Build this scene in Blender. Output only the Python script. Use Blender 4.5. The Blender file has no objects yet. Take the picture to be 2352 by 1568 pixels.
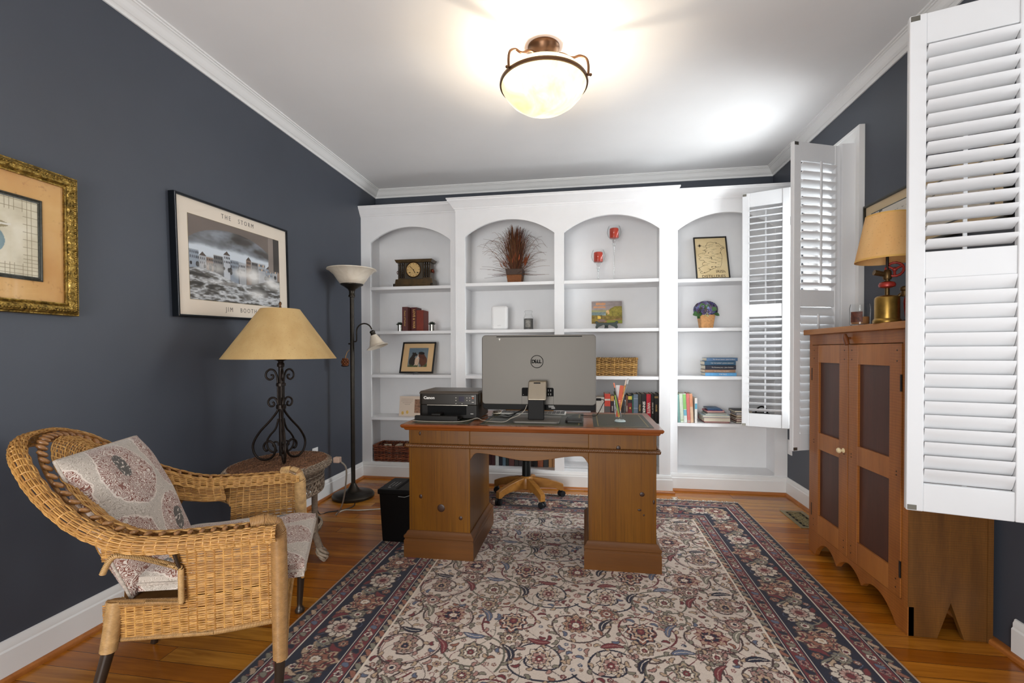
WORLD,WINP,FILLP,BULB,EXPO,GLOW=1.45,(135,22),68,38,0.40,0.95
import bpy, math, random
import numpy as np
from mathutils import Vector, Matrix
random.seed(7); RNG = np.random.default_rng(7)
PI = math.pi
COL = bpy.context.scene.collection
WM = {}                       # world matrix of every thing / part that can carry children

def lin(c):
    c = c/255.0
    return c/12.92 if c <= .04045 else ((c+.055)/1.055)**2.4
def C(r, g, b): return (lin(r), lin(g), lin(b), 1.0)
def CV(c): return np.array([lin(v) for v in c])

# ------------------------------------------------------------------ mesh builder
class MB:
    def __init__(s): s.v = []; s.f = []; s.m = []; s.k = 0
    def add(s, V, F, M=None):
        b = len(s.v)
        if M is not None: V = [tuple(M @ Vector(p)) for p in V]
        s.v.extend([tuple(p) for p in V]); s.f.extend([tuple(i+b for i in f) for f in F]); s.m.extend([s.k]*len(F))
        return s
    def box(s, x0, x1, y0, y1, z0, z1, M=None):
        V = [(x0,y0,z0),(x1,y0,z0),(x1,y1,z0),(x0,y1,z0),(x0,y0,z1),(x1,y0,z1),(x1,y1,z1),(x0,y1,z1)]
        return s.add(V, [(0,3,2,1),(4,5,6,7),(0,1,5,4),(1,2,6,5),(2,3,7,6),(3,0,4,7)], M)
    def frustum(s, cx, cy, z0, z1, a0, b0, a1, b1, M=None):
        V = [(cx-a0,cy-b0,z0),(cx+a0,cy-b0,z0),(cx+a0,cy+b0,z0),(cx-a0,cy+b0,z0),(cx-a1,cy-b1,z1),(cx+a1,cy-b1,z1),(cx+a1,cy+b1,z1),(cx-a1,cy+b1,z1)]
        return s.add(V, [(0,3,2,1),(4,5,6,7),(0,1,5,4),(1,2,6,5),(2,3,7,6),(3,0,4,7)], M)
    def prism(s, poly, axis, d0, d1, M=None):
        def mk(u, v, d): return {'x': (d,u,v), 'y': (u,d,v), 'z': (u,v,d)}[axis]
        n = len(poly)
        ar = sum(poly[i][0]*poly[(i+1)%n][1]-poly[(i+1)%n][0]*poly[i][1] for i in range(n))
        if (ar < 0): poly = poly[::-1]
        V = [mk(u,v,d0) for u,v in poly]+[mk(u,v,d1) for u,v in poly]
        F = [tuple(range(n))[::-1], tuple(range(n,2*n))]+[(i,(i+1)%n,n+(i+1)%n,n+i) for i in range(n)]
        if axis == 'y': F = [f[::-1] for f in F]
        return s.add(V, F, M)
    def lathe(s, prof, n=24, c=(0,0,0), M=None, sx=1, sy=1, cap=True):
        V=[]; F=[]
        for r,z in prof:
            for i in range(n):
                t=2*PI*i/n; V.append((c[0]+sx*r*math.cos(t), c[1]+sy*r*math.sin(t), c[2]+z))
        for k in range(len(prof)-1):
            for i in range(n):
                j=(i+1)%n; F.append((k*n+i,k*n+j,(k+1)*n+j,(k+1)*n+i))
        if cap:
            if prof[0][0]>1e-6: F.append(tuple(range(n))[::-1])
            if prof[-1][0]>1e-6: F.append(tuple(range((len(prof)-1)*n,len(prof)*n)))
        return s.add(V,F,M)
    def ball(s, c, r, n=12, m=8, M=None):
        if not hasattr(r,'__len__'): r=(r,r,r)
        V=[(c[0],c[1],c[2]-r[2])]; F=[]
        for k in range(1,m):
            p=-PI/2+PI*k/m
            for i in range(n):
                t=2*PI*i/n; V.append((c[0]+r[0]*math.cos(p)*math.cos(t),c[1]+r[1]*math.cos(p)*math.sin(t),c[2]+r[2]*math.sin(p)))
        V.append((c[0],c[1],c[2]+r[2])); L=len(V)-1
        for i in range(n):
            j=(i+1)%n; F.append((0,1+j,1+i)); F.append((L,1+(m-2)*n+i,1+(m-2)*n+j))
            for k in range(m-2): F.append((1+k*n+i,1+k*n+j,1+(k+1)*n+j,1+(k+1)*n+i))
        return s.add(V,F,M)
    def tube(s, pts, r, n=8, closed=False, caps=True, M=None, flat=1.0, up=None):
        P=[Vector(p) for p in pts]; N=len(P)
        R=[r]*N if not hasattr(r,'__len__') else list(r)
        T=[]
        for i in range(N):
            a=P[i-1] if (i>0 or closed) else P[i]; b=P[(i+1)%N] if (i<N-1 or closed) else P[i]
            t=(b-a); T.append(t.normalized() if t.length>1e-9 else Vector((0,0,1)))
        u=Vector(up) if up else (Vector((0,0,1)) if abs(T[0].z)<.9 else Vector((1,0,0)))
        V=[];F=[]
        for i in range(N):
            u=(u-T[i]*u.dot(T[i]));u.normalize(); w=T[i].cross(u)
            for k in range(n):
                t=2*PI*k/n; V.append(P[i]+(u*math.cos(t)*flat+w*math.sin(t))*R[i])
        for i in range(N if closed else N-1):
            a=i*n;b=((i+1)%N)*n
            for k in range(n):
                j=(k+1)%n; F.append((a+k,a+j,b+j,b+k))
        if caps and not closed: F.append(tuple(range(n))[::-1]); F.append(tuple(range((N-1)*n,N*n)))
        return s.add(V,F,M)
    def cyl(s,p0,p1,r0,r1=None,n=16,M=None): return s.tube([p0,p1],[r0,r0 if r1 is None else r1],n,M=M)
    def sweep(s, path, prof, closed=False, flip=False, M=None):
        """extrude a profile [(offset, z)] along a plan path with mitred corners; offset is to the left of travel (right if flip)"""
        P=[Vector((a[0],a[1])) for a in path]; N=len(P); V=[];F=[];m=len(prof)
        for i in range(N):
            d0=(P[i]-P[i-1]).normalized() if (i>0 or closed) else None
            d1=(P[(i+1)%N]-P[i]).normalized() if (i<N-1 or closed) else None
            if d0 is None: d0=d1
            if d1 is None: d1=d0
            n0=Vector((-d0.y,d0.x)); n1=Vector((-d1.y,d1.x)); b=(n0+n1); b=b/max(b.length_squared,1e-9)*2
            if flip: b=-b
            for o,z in prof: V.append((P[i].x+b.x*o,P[i].y+b.y*o,z))
        for i in range(N if closed else N-1):
            a=i*m;b2=((i+1)%N)*m
            for k in range(m):
                j=(k+1)%m; F.append((a+k,b2+k,b2+j,a+j) if not flip else (a+k,a+j,b2+j,b2+k))
        if not closed: F.append(tuple(range(m))); F.append(tuple(range((N-1)*m,N*m))[::-1])
        return s.add(V,F,M)
    def build(s, name, mats, parent=None, smooth=None, bevel=0, seg=2, world=True):
        me=bpy.data.meshes.new(name)
        V=s.v
        if parent is not None and world:
            Mi=WM[parent.name].inverted(); V=[Mi @ Vector(p) for p in V]
        me.from_pydata([tuple(p) for p in V],[],s.f)
        if not isinstance(mats,(list,tuple)): mats=[mats]
        for m in mats: me.materials.append(m)
        if len(mats)>1: me.polygons.foreach_set('material_index',s.m)
        import bmesh
        bm=bmesh.new(); bm.from_mesh(me); bmesh.ops.recalc_face_normals(bm,faces=bm.faces); bm.to_mesh(me); bm.free()
        if smooth: 
            me.polygons.foreach_set('use_smooth',[True]*len(me.polygons)); me.set_sharp_from_angle(angle=math.radians(smooth))
        return link(name,me,parent,bevel,seg)

def link(name, me, parent=None, bevel=0, seg=2):
    o=bpy.data.objects.new(name,me); COL.objects.link(o)
    if parent is not None:
        o.parent=parent; WM[o.name]=WM[parent.name].copy()
    else: WM[o.name]=Matrix.Identity(4)
    if bevel:
        b=o.modifiers.new('edge','BEVEL'); b.width=bevel; b.segments=seg; b.limit_method='ANGLE'; b.angle_limit=math.radians(40)
    return o
def tag(o,label,cat,group=None,kind=None):
    o['label']=label; o['category']=cat
    if group: o['group']=group
    if kind: o['kind']=kind
    return o
def thing(name,label,cat,loc=(0,0,0),rz=0,group=None):
    o=bpy.data.objects.new(name,None); COL.objects.link(o); o.empty_display_size=.05
    o.location=loc; o.rotation_euler=(0,0,rz); WM[o.name]=Matrix.Translation(loc) @ Matrix.Rotation(rz,4,'Z')
    return tag(o,label,cat,group)
def dup(root, loc, rz=None, label=None, group=None):
    r=root.copy(); COL.objects.link(r); r.location=loc
    if rz is not None: r.rotation_euler=(0,0,rz)
    if label: r['label']=label
    if group: r['group']=group
    for ch in list(root.children):
        c=ch.copy(); COL.objects.link(c); c.parent=r
        for g in ch.children:
            d=g.copy(); COL.objects.link(d); d.parent=c
    return r
def struct(name,mb,mat,**k):
    o=mb.build(name,mat,**k); o['kind']='structure'; return o
def npmesh(name, V, F, mats, parent=None, colors=None, smooth=False, world=True):
    """numpy mesh: V (n,3), F (m,4) quads; colors (n,3) go to the point attribute 'Col'"""
    V=np.asarray(V,dtype=np.float32)
    if parent is not None and world:
        Mi=np.array(WM[parent.name].inverted()); V=(V@Mi[:3,:3].T+Mi[:3,3]).astype(np.float32)
    me=bpy.data.meshes.new(name); F=np.asarray(F,dtype=np.int32); m=len(F); q=F.shape[1]
    me.vertices.add(len(V)); me.vertices.foreach_set('co',V.ravel())
    me.loops.add(m*q); me.loops.foreach_set('vertex_index',F.ravel())
    me.polygons.add(m); me.polygons.foreach_set('loop_start',np.arange(0,m*q,q,dtype=np.int32))
    if smooth: me.polygons.foreach_set('use_smooth',np.ones(m,dtype=bool))
    me.update(calc_edges=True)
    if colors is not None:
        at=me.color_attributes.new('Col','FLOAT_COLOR','POINT')
        c=np.ones((len(V),4),dtype=np.float32); c[:,:3]=colors; at.data.foreach_set('color',c.ravel())
    for x in (mats if isinstance(mats,(list,tuple)) else [mats]): me.materials.append(x)
    return link(name,me,parent)
def grid_faces(nu,nv):
    i=np.arange(nu-1)[:,None]*nv+np.arange(nv-1)[None,:]
    return np.stack([i,i+nv,i+nv+1,i+1],-1).reshape(-1,4)
def text(name, s, size, mat, parent, M, align='CENTER', extrude=.0004, sx=1.0, space=1.0, bold=0):
    """raised lettering; M places the text plane (x right, y up, z out) in the world"""
    cu=bpy.data.curves.new(name,'FONT'); cu.body=s; cu.size=size; cu.align_x=align; cu.align_y='CENTER'; cu.extrude=extrude; cu.resolution_u=3; cu.space_character=space; cu.offset=bold
    o=bpy.data.objects.new(name,cu); COL.objects.link(o)
    dg=bpy.context.evaluated_depsgraph_get(); dg.update()
    me=bpy.data.meshes.new_from_object(o.evaluated_get(dg)); me.name=name
    bpy.data.objects.remove(o); bpy.data.curves.remove(cu)
    Mt=M @ Matrix.Diagonal((sx,1,1,1))
    if parent is not None: Mt=WM[parent.name].inverted() @ Mt
    me.transform(Mt); me.materials.clear(); me.materials.append(mat)
    return link(name,me,parent)
def plane_M(o, x, y):
    """matrix with origin o, x axis and y axis (z = x cross y)"""
    x=Vector(x).normalized(); y=Vector(y).normalized(); z=x.cross(y)
    return Matrix(((x.x,y.x,z.x,o[0]),(x.y,y.y,z.y,o[1]),(x.z,y.z,z.z,o[2]),(0,0,0,1)))

# ------------------------------------------------------------------ material helpers
class G:
    def __init__(s,name,rough=.5,metal=0,color=None,spec=None):
        s.m=bpy.data.materials.new(name); s.m.use_nodes=True; s.t=s.m.node_tree; s.b=s.t.nodes['Principled BSDF']
        s.b.inputs['Roughness'].default_value=rough; s.b.inputs['Metallic'].default_value=metal
        if color: s.b.inputs['Base Color'].default_value=color
        if spec is not None: s.b.inputs['Specular IOR Level'].default_value=spec
    def n(s,typ,ins={},**at):
        x=s.t.nodes.new('ShaderNode'+typ)
        for k,v in at.items(): setattr(x,k,v)
        for k,v in ins.items(): s.set(x.inputs[k],v)
        return x
    def set(s,sock,v):
        if isinstance(v,bpy.types.NodeSocket): s.t.links.new(v,sock)
        elif isinstance(v,bpy.types.Node): s.t.links.new(v.outputs[0],sock)
        else: sock.default_value=v
    def co(s,scale=(1,1,1),rot=(0,0,0),src='Object',loc=(0,0,0)):
        c=s.n('TexCoord'); m=s.n('Mapping',{'Scale':scale,'Rotation':rot,'Location':loc}); s.t.links.new(c.outputs[src],m.inputs[0]); return m.outputs[0]
    def noise(s,vec,scale,detail=3,rough=.55,dist=0): return s.n('TexNoise',{'Vector':vec,'Scale':scale,'Detail':detail,'Roughness':rough,'Distortion':dist}).outputs[0]
    def ramp(s,fac,stops,interp='LINEAR'):
        r=s.n('ValToRGB'); r.color_ramp.interpolation=interp; e=r.color_ramp.elements
        while len(e)<len(stops): e.new(.5)
        for i,(p,c) in enumerate(stops): e[i].position=p; e[i].color=c
        s.set(r.inputs[0],fac); return r.outputs[0]
    def mix(s,fac,a,b,mode='MIX'):
        x=s.n('Mix',data_type='RGBA',blend_type=mode); s.set(x.inputs[0],fac); s.set(x.inputs[6],a); s.set(x.inputs[7],b); return x.outputs[2]
    def math(s,op,a,b=0.0,c=None):
        x=s.n('Math',operation=op); s.set(x.inputs[0],a); s.set(x.inputs[1],b)
        if c is not None: s.set(x.inputs[2],c)
        return x.outputs[0]
    def bump(s,h,strength=.3,dist=.002): 
        b=s.n('Bump',{'Height':h,'Strength':strength,'Distance':dist}); s.set(s.b.inputs['Normal'],b.outputs[0]); return s
    def col(s,c): s.set(s.b.inputs['Base Color'],c); return s
    def attr(s,name='Col'): return s.n('Attribute',attribute_name=name).outputs[0]
_M={}
def plain(name,c,rough=.5,metal=0,var=.0,scale=8,bump=0,bscale=60,spec=None):
    if name in _M: return _M[name]
    g=G(name,rough,metal,c,spec); v=g.co()
    k=[max(0,x*(1-var)) for x in c[:3]]+[1]; h=[min(1,x*(1+var)) for x in c[:3]]+[1]
    g.col(g.ramp(g.noise(v,scale,4),[(.3,tuple(k)),(.7,tuple(h))]))
    if bump: g.bump(g.noise(v,bscale,3),bump)
    _M[name]=g.m; return g.m
def wood(name,c0,c1,axis='z',rough=.4,grain=14,stretch=.09,knots=None,bands=0,fine=.35,coat=0):
    if name in _M: return _M[name]
    g=G(name,rough); sc={'x':(stretch,1,1),'y':(1,stretch,1),'z':(1,1,stretch)}[axis]
    v=g.co(sc); big=g.noise(v,grain,4,.6,.6); c=g.ramp(big,[(.28,c0),(.72,c1)])
    f=g.noise(g.co(tuple(x*8 for x in sc)),grain*1.6,2,.7)
    c=g.mix(g.math('MULTIPLY',f,fine),c,tuple(x*.45 for x in c0[:3])+(1,))
    if bands:   # curly figure across the grain
        w=g.n('TexWave',{'Vector':g.co({'z':(.25,.25,1)}.get(axis,(1,.25,.25))),'Scale':bands,'Distortion':5.0,'Detail':2.0,'Detail Scale':1.4},bands_direction='Z' if axis=='z' else 'X')
        c=g.mix(g.math('MULTIPLY',w.outputs[0],.22),c,tuple(x*.35 for x in c0[:3])+(1,))
    g.col(c); g.bump(f,.12,.001)
    if coat: g.b.inputs['Coat Weight'].default_value=coat; g.b.inputs['Coat Roughness'].default_value=.12
    _M[name]=g.m; return g.m
# ================================================================== materials of the room
white=plain('white paint',C(238,238,239),.42,var=.015)
trimw=plain('white trim paint',C(232,232,231),.34,var=.01)
shutw=plain('white shutter paint',C(222,223,225),.38,var=.008)
ceilm=plain('flat ceiling paint',C(236,236,236),.9,var=.015,scale=3)
def wall_paint():
    g=G('navy eggshell paint',.50); v=g.co()
    g.col(g.ramp(g.noise(v,1.6,3),[(.3,C(62,67,77)),(.7,C(68,73,83))])); g.bump(g.noise(v,420,2),.12,.0006); return g.m
navy=wall_paint()
def floor_mat():
    g=G('oak strip floor',.26); v=g.co()
    br=g.n('TexBrick',{'Vector':v,'Color1':(0,0,0,1),'Color2':(1,1,1,1),'Mortar':(.5,.5,.5,1),'Scale':1.0,'Mortar Size':.0011,'Mortar Smooth':.2,'Bias':0.0,'Brick Width':1.15,'Row Height':.083},offset=.37,offset_frequency=3)
    rnd=br.outputs[0]
    sep=g.n('SeparateXYZ',{0:v}); row=g.math('FLOOR',g.math('DIVIDE',sep.outputs[1],.083)); off=g.math('MULTIPLY',g.math('SINE',g.math('MULTIPLY',row,78.233)),37.7)
    cv=g.n('CombineXYZ',{0:g.math('ADD',g.math('MULTIPLY',sep.outputs[0],1.6),off),1:g.math('MULTIPLY',sep.outputs[1],22),2:rnd})
    gr=g.noise(cv,1.7,5,.62,.9)
    c=g.ramp(rnd,[(0,C(142,76,12)),(.35,C(172,100,22)),(.7,C(186,114,30)),(1,C(202,138,50))])
    c=g.mix(g.ramp(gr,[(.35,(0,0,0,1)),(.75,(.75,.75,.75,1))]),c,C(112,58,8))
    c=g.mix(br.outputs[1],c,C(60,32,14)); g.col(c)
    g.bump(g.math('ADD',g.math('MULTIPLY',br.outputs[1],-1.0),g.math('MULTIPLY',gr,.08)),.25,.0012)
    g.b.inputs['Coat Weight'].default_value=.15; g.b.inputs['Coat Roughness'].default_value=.15; g.b.inputs['Specular IOR Level'].default_value=.4
    return g.m
floorm=floor_mat()
shoem=wood('stained oak shoe moulding',C(150,86,32),C(186,116,54),'x',.35)
XL,XR,YB,YF,ZC=-2.02,1.605,4.29,-1.15,2.72
# ---- shell
struct('floor',MB().box(XL-.2,XR+.2,YF-.2,YB+.2,-.06,0),floorm)
struct('ceiling',MB().box(XL-.2,XR+.2,YF-.2,YB+.2,ZC,ZC+.08),ceilm)
struct('wall_left',MB().box(XL-.14,XL,YF-.14,YB+.14,0,ZC),navy)
struct('wall_back',MB().box(XL,XR,YB,YB+.14,0,ZC),navy)
# right wall pierced by two windows: (far) y 3.055..3.685, (near) y 1.145..1.775
WZ0,WZ1=.60,2.375
WINS=[(3.060,3.760),(1.125,1.825)]
w=MB(); ys=[YF-.14,WINS[1][0],WINS[1][1],WINS[0][0],WINS[0][1],YB+.14]
for i in range(0,6,2): w.box(XR,XR+.16,ys[i],ys[i+1],0,ZC)
for a,b in WINS: w.box(XR,XR+.16,a,b,0,WZ0); w.box(XR,XR+.16,a,b,WZ1,ZC)
struct('wall_right',w,navy)
# unseen wall behind the camera; wide opening added to let in frontal fill
w=MB().box(XL,-1.45,YF-.14,YF,0,ZC).box(1.15,XR,YF-.14,YF,0,ZC).box(-1.45,1.15,YF-.14,YF,2.25,ZC)
struct('wall_front',w,navy)
# ---- crown moulding round the ceiling
cr=[(0,2.65),(.008,2.65),(.010,2.662),(.016,2.667),(.020,2.668),(.030,2.678),(.042,2.694),(.052,2.704),(.058,2.706),(.060,2.711),(.068,2.713),(.070,ZC),(0,ZC)]
struct('trim_1',MB().sweep([(XL,YF),(XR,YF),(XR,YB),(XL,YB)],cr,closed=True),trimw)
# ---- baseboards and shoe
BB=[(0,0),(.016,0),(.016,.106),(.013,.110),(.011,.112),(.011,.128),(.007,.135),(.006,.141),(.002,.143),(0,.143)]
SH=[(0,0),(.033,0),(.032,.008),(.028,.016),(.021,.02),(0,.02)]
FS,FCN=3.985,3.90          # face planes: side units, centre unit
CX0,CX1=-1.103,.690
backpath=[(XR,FS),(CX1,FS),(CX1,FCN),(CX0,FCN),(CX0,FS),(XL,FS)]
for nm,path in [('left',[(XL,FS),(XL,YF)]),('right',[(XR,YF),(XR,2.0)]),('back',backpath)]:
    struct('baseboard_'+nm,MB().sweep(path,BB),trimw,smooth=35)
struct('baseboard_right_far',MB().sweep([(XR,2.93),(XR,FS)],BB),trimw,smooth=35)
pathall=[(XR,YF),(XR,FS),(CX1,FS),(CX1,FCN),(CX0,FCN),(CX0,FS),(XL,FS),(XL,YF)]
struct('trim_2',MB().sweep(pathall,SH),shoem,smooth=50)

# ---- windows
glassm=None
def mk_glass(name,tint=(1,1,1,1),amt=.07,rough=0.0,bl=.14):
    m=bpy.data.materials.new(name); m.use_nodes=True; t=m.node_tree; t.nodes.clear()
    o=t.nodes.new('ShaderNodeOutputMaterial'); mx=t.nodes.new('ShaderNodeMixShader'); tr=t.nodes.new('ShaderNodeBsdfTransparent'); gl=t.nodes.new('ShaderNodeBsdfGlossy'); lw=t.nodes.new('ShaderNodeLayerWeight'); mm=t.nodes.new('ShaderNodeMath')
    tr.inputs[0].default_value=tint; gl.inputs['Roughness'].default_value=rough; lw.inputs[0].default_value=bl
    mm.operation='MULTIPLY_ADD'; mm.inputs[1].default_value=.55; mm.inputs[2].default_value=amt*.5
    t.links.new(lw.outputs['Fresnel'],mm.inputs[0]); t.links.new(mm.outputs[0],mx.inputs[0]); t.links.new(tr.outputs[0],mx.inputs[1]); t.links.new(gl.outputs[0],mx.inputs[2]); t.links.new(mx.outputs[0],o.inputs[0])
    return m
pane=mk_glass('window glass'); clearglass=mk_glass('clear glass',(.98,.985,.985,1),.03,bl=.08); picglass=mk_glass('picture glazing',(1,1,1,1),.02,bl=.06)
casing=[(0,0),(.088,0),(.088,.030),(.080,.032),(.074,.026),(.020,.020),(.012,.016),(0,.014)]
def window(idx,y0,y1,side):
    win=bpy.data.objects.new('window_%d'%idx,None); COL.objects.link(win); win.location=(XR,(y0+y1)/2,WZ0); win['kind']='structure'; WM[win.name]=Matrix.Translation(win.location)
    # casing on the room side: two legs and a head, mitred (profile runs outwards from the opening)
    mb=MB(); W=.088
    prof=[(0,0),(0,.014),(.012,.016),(.020,.020),(.070,.024),(.074,.030),(.088,.030),(.088,0)]
    rect=[(y0,WZ0),(y0,WZ1),(y1,WZ1),(y1,WZ0)]
    V=[];F=[];m=len(prof)
    for i,(yy,zz) in enumerate(rect):
        sy=-1 if yy==y0 else 1; sz=1 if zz==WZ1 else 0
        for o,h in prof: V.append((XR-h,yy+sy*o,zz+sz*o))
    for i in range(3):
        for k in range(m): F.append((i*m+k,i*m+(k+1)%m,(i+1)*m+(k+1)%m,(i+1)*m+k))
    mb.add(V,F); mb.build('window_casing',trimw,win)
    mb=MB().box(XR-.06,XR+.05,y0-.105,y1+.105,WZ0-.028,WZ0); mb.build('window_stool',trimw,win,bevel=.006,seg=3)
    ap=[(XR,WZ0-.115),(XR-.012,WZ0-.115),(XR-.018,WZ0-.108),(XR-.018,WZ0-.085),(XR-.026,WZ0-.075),(XR-.030,WZ0-.055),(XR-.046,WZ0-.036),(XR-.05,WZ0-.028),(XR,WZ0-.028)]
    MB().prism(ap,'y',y0-.085,y1+.085).build('window_apron',trimw,win)
    mb=MB()
    for a,b,c,d in [(y0,y0+.02,WZ0,WZ1),(y1-.02,y1,WZ0,WZ1),(y0,y1,WZ1-.02,WZ1),(y0,y1,WZ0,WZ0+.02)]: mb.box(XR+.01,XR+.15,a,b,c,d)
    mb.build('window_jamb',trimw,win)
    zm=(WZ0+WZ1)/2
    for z0,z1,x in [(WZ0+.02,zm+.02,XR+.05),(zm-.02,WZ1-.02,XR+.09)]:
        f=MB()
        for a,b,c,d in [(y0+.02,y0+.06,z0,z1),(y1-.06,y1-.02,z0,z1),(y0+.06,y1-.06,z1-.04,z1),(y0+.06,y1-.06,z0,z0+.05)]: f.box(x,x+.035,a,b,c,d)
        for k in (1,2):
            yy=y0+.06+(y1-y0-.12)*k/3; f.box(x+.006,x+.03,yy-.009,yy+.009,z0+.05,z1-.04)
        zz=(z0+z1)/2; f.box(x+.006,x+.03,y0+.06,y1-.06,zz-.009,zz+.009)
        s=f.build('window_sash',trimw,win)
        MB().box(x+.015,x+.019,y0+.06,y1-.06,z0+.05,z1-.04).build('window_pane',pane,s)
    # hang strips that carry the shutters
    f=MB().box(XR-.095,XR-.018,y0-.036,y0-.002,.566,2.378).box(XR-.095,XR-.018,y1+.002,y1+.036,.566,2.378)
    f.build('shutter_frame',shutw,win,bevel=.002)
    return win
window(1,*WINS[0],1); window(2,*WINS[1],1)

# ---- wall outlets
blackp=plain('black plastic',C(24,22,20),.4,var=.1)
def outlet(label,x,y,z,nx):
    t=thing('outlet',label,'outlet',(x,y,z))
    MB().box(min(x,x+nx*.006),max(x,x+nx*.006),y-.036,y+.036,z-.058,z+.058).build('cover_plate',trimw,t,bevel=.002)
    for dz in (-.02,.02):
        MB().box(min(x,x+nx*.008),max(x,x+nx*.008),y-.017,y+.017,z+dz-.014,z+dz+.014).build('socket',white,t,bevel=.003)
    return t
outlet('white wall outlet low on the navy wall beside the floor lamp',XL,3.225,.37,1)
outlet('white wall outlet on the right wall just past the bookcase corner',XR,3.932,.39,-1)
# ================================================================== built-in bookcase
bc=thing('built_in_bookcase','wide white built-in bookcase with four arched bays on the back wall','bookcase',(-.2,4.1,0))
ZT,ZB,SPR,APX=2.373,.147,2.147,2.278
SHZ=[1.744,1.341,.945,.557]
def face_frame(x0,x1,y,opens):
    mb=MB(); xs=x0
    for a,b in opens:
        mb.box(xs,a,y,y+.022,.0,SPR); xs=b
        mb.box(a,b,y,y+.022,0,ZB)
        n=28; hw=(b-a)/2; h=APX-SPR; R=(hw*hw+h*h)/(2*h); cz=APX-R; cx=(a+b)/2; arc=[]
        for i in range(n+1):
            x=a+(b-a)*i/n; arc.append((x,cz+math.sqrt(max(R*R-(x-cx)**2,0))))
        for i in range(n):
            (xa,za),(xb,zb)=arc[i],arc[i+1]
            V=[(xa,y,za),(xb,y,zb),(xb,y,ZT+.09),(xa,y,ZT+.09)]; V+=[(p[0],y+.022,p[2]) for p in V]
            F=[(0,1,2,3),(7,6,5,4),(0,4,5,1),(3,2,6,7)]
            mb.add(V,F)
    mb.box(xs,x1,y,y+.022,0,SPR)
    # spandrel pieces above the stiles
    xs=x0
    for a,b in list(opens)+[(x1,x1)]:
        if a>xs+1e-6: mb.box(xs,a,y,y+.022,SPR,ZT+.09)
        xs=b
    return mb
L,C1,C2,R_=(-1.930,-1.174),(-1.018,-.247),(-.167,.603),(.762,1.510)
face_frame(XL,CX0,FS,[L]).build('face_frame',white,bc)
face_frame(CX0,CX1,FCN,[C1,C2]).build('face_frame',white,bc)
face_frame(CX1,XR,FS,[R_]).build('face_frame',white,bc)
MB().box(XL,XR,4.255,4.285,0,ZT+.06).build('back_panel',white,bc)
mb=MB()
for x0,x1,y in [(XL,-1.966,FS+.022),(-1.140,CX0+.03,FS+.022),(-.215,-.197,FCN+.022),(CX1-.03,.728,FS+.022),(1.545,XR,FS+.022)]: mb.box(x0,x1,y,4.255,0,ZT+.05)
mb.box(CX0,CX0+.052,FCN+.022,4.255,0,ZT+.06); mb.box(CX1-.054,CX1,FCN+.022,4.255,0,ZT+.06)
mb.build('partition',white,bc)
mb=MB().box(XL,XR,FS+.022,4.255,ZB-.02,ZB).box(CX0+.05,CX1-.05,FCN+.022,FS+.03,ZB-.02,ZB); mb.build('bottom_panel',white,bc)
MB().box(XL,XR,FS,4.285,ZT+.06,ZT+.085).box(CX0,CX1,FCN,FS,ZT+.06,ZT+.085).build('top_panel',white,bc)
for z in SHZ:
    for x0,x1,y in [(-1.966,-1.140,FS),(CX0+.052,-.215,FCN),(-.197,CX1-.054,FCN),(.728,1.545,FS)]:
        MB().box(x0,x1,y+.024,4.255,z-.025,z).box(max(x0,{-1.966:L[0],CX0+.052:C1[0],-.197:C2[0],.728:R_[0]}[x0])+.001,{-1.140:L[1],-.215:C1[1],CX1-.054:C2[1],1.545:R_[1]}[x1]-.001,y+.003,y+.024,z-.026,z).build('shelf',white,bc)
CO=[(0,2.373),(.004,2.373),(.006,2.380),(.012,2.384),(.014,2.391),(.022,2.398),(.034,2.416),(.046,2.432),(.054,2.440),(.058,2.443),(.060,2.455),(.066,2.457),(.066,2.466),(0,2.466)]
COS=[(o*.85,z+.004) for o,z in CO]
MB().sweep([(CX1,4.28),(CX1,FCN),(CX0,FCN),(CX0,4.28)],CO).build('cornice',white,bc,smooth=30)
MB().sweep([(CX0-.002,FS),(XL,FS)],COS).build('cornice',white,bc,smooth=30)
MB().sweep([(XR,FS),(CX1+.002,FS)],COS).build('cornice',white,bc,smooth=30)

# ================================================================== pedestal desk
def pine(name,axis):
    g=G(name,.36); sc={'x':(.10,1,1),'z':(1,1,.10)}[axis]
    v=g.co(sc); big=g.noise(v,10,4,.6,.7); c=g.ramp(big,[(.28,C(98,56,2)),(.5,C(110,66,3)),(.72,C(122,76,7))])
    # glued-up boards
    b=g.n('SeparateXYZ',{0:g.co()}).outputs[0 if axis=='z' else 2]
    brd=g.noise(g.n('CombineXYZ',{0:g.math('FLOOR',g.math('MULTIPLY',b,8.5))}).outputs[0],3.1,0); c=g.mix(g.math('MULTIPLY',brd,.32),c,C(134,88,12))
    f=g.noise(g.co(tuple(x*9 for x in sc)),16,2,.7); st=g.noise(g.co(tuple(x*(4 if x==1 else .6) for x in sc)),30,3,.7); c=g.mix(g.ramp(st,[(.50,(0,0,0,1)),(.70,(.55,.55,.55,1))]),c,C(70,38,2)); c=g.mix(g.math('MULTIPLY',f,.3),c,C(62,34,2)); g.col(c); g.bump(f,.08,.001)
    g.b.inputs['Specular IOR Level'].default_value=.3; return g.m
pinev=pine('honey pine, upright grain','z'); pineh=pine('honey pine, level grain','x')
pined=wood('darker pine moulding',C(88,49,3),C(112,65,6),'x',.4,fine=.35)
pinet=wood('polished desk top edge',C(118,58,16),C(148,80,26),'x',.25,fine=.25,coat=.4)
rope_m=wood('rope moulding wood',C(86,52,22),C(116,74,36),'x',.4)
knotm=plain('pine knot',C(52,26,10),.4,var=.35,scale=90)
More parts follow.
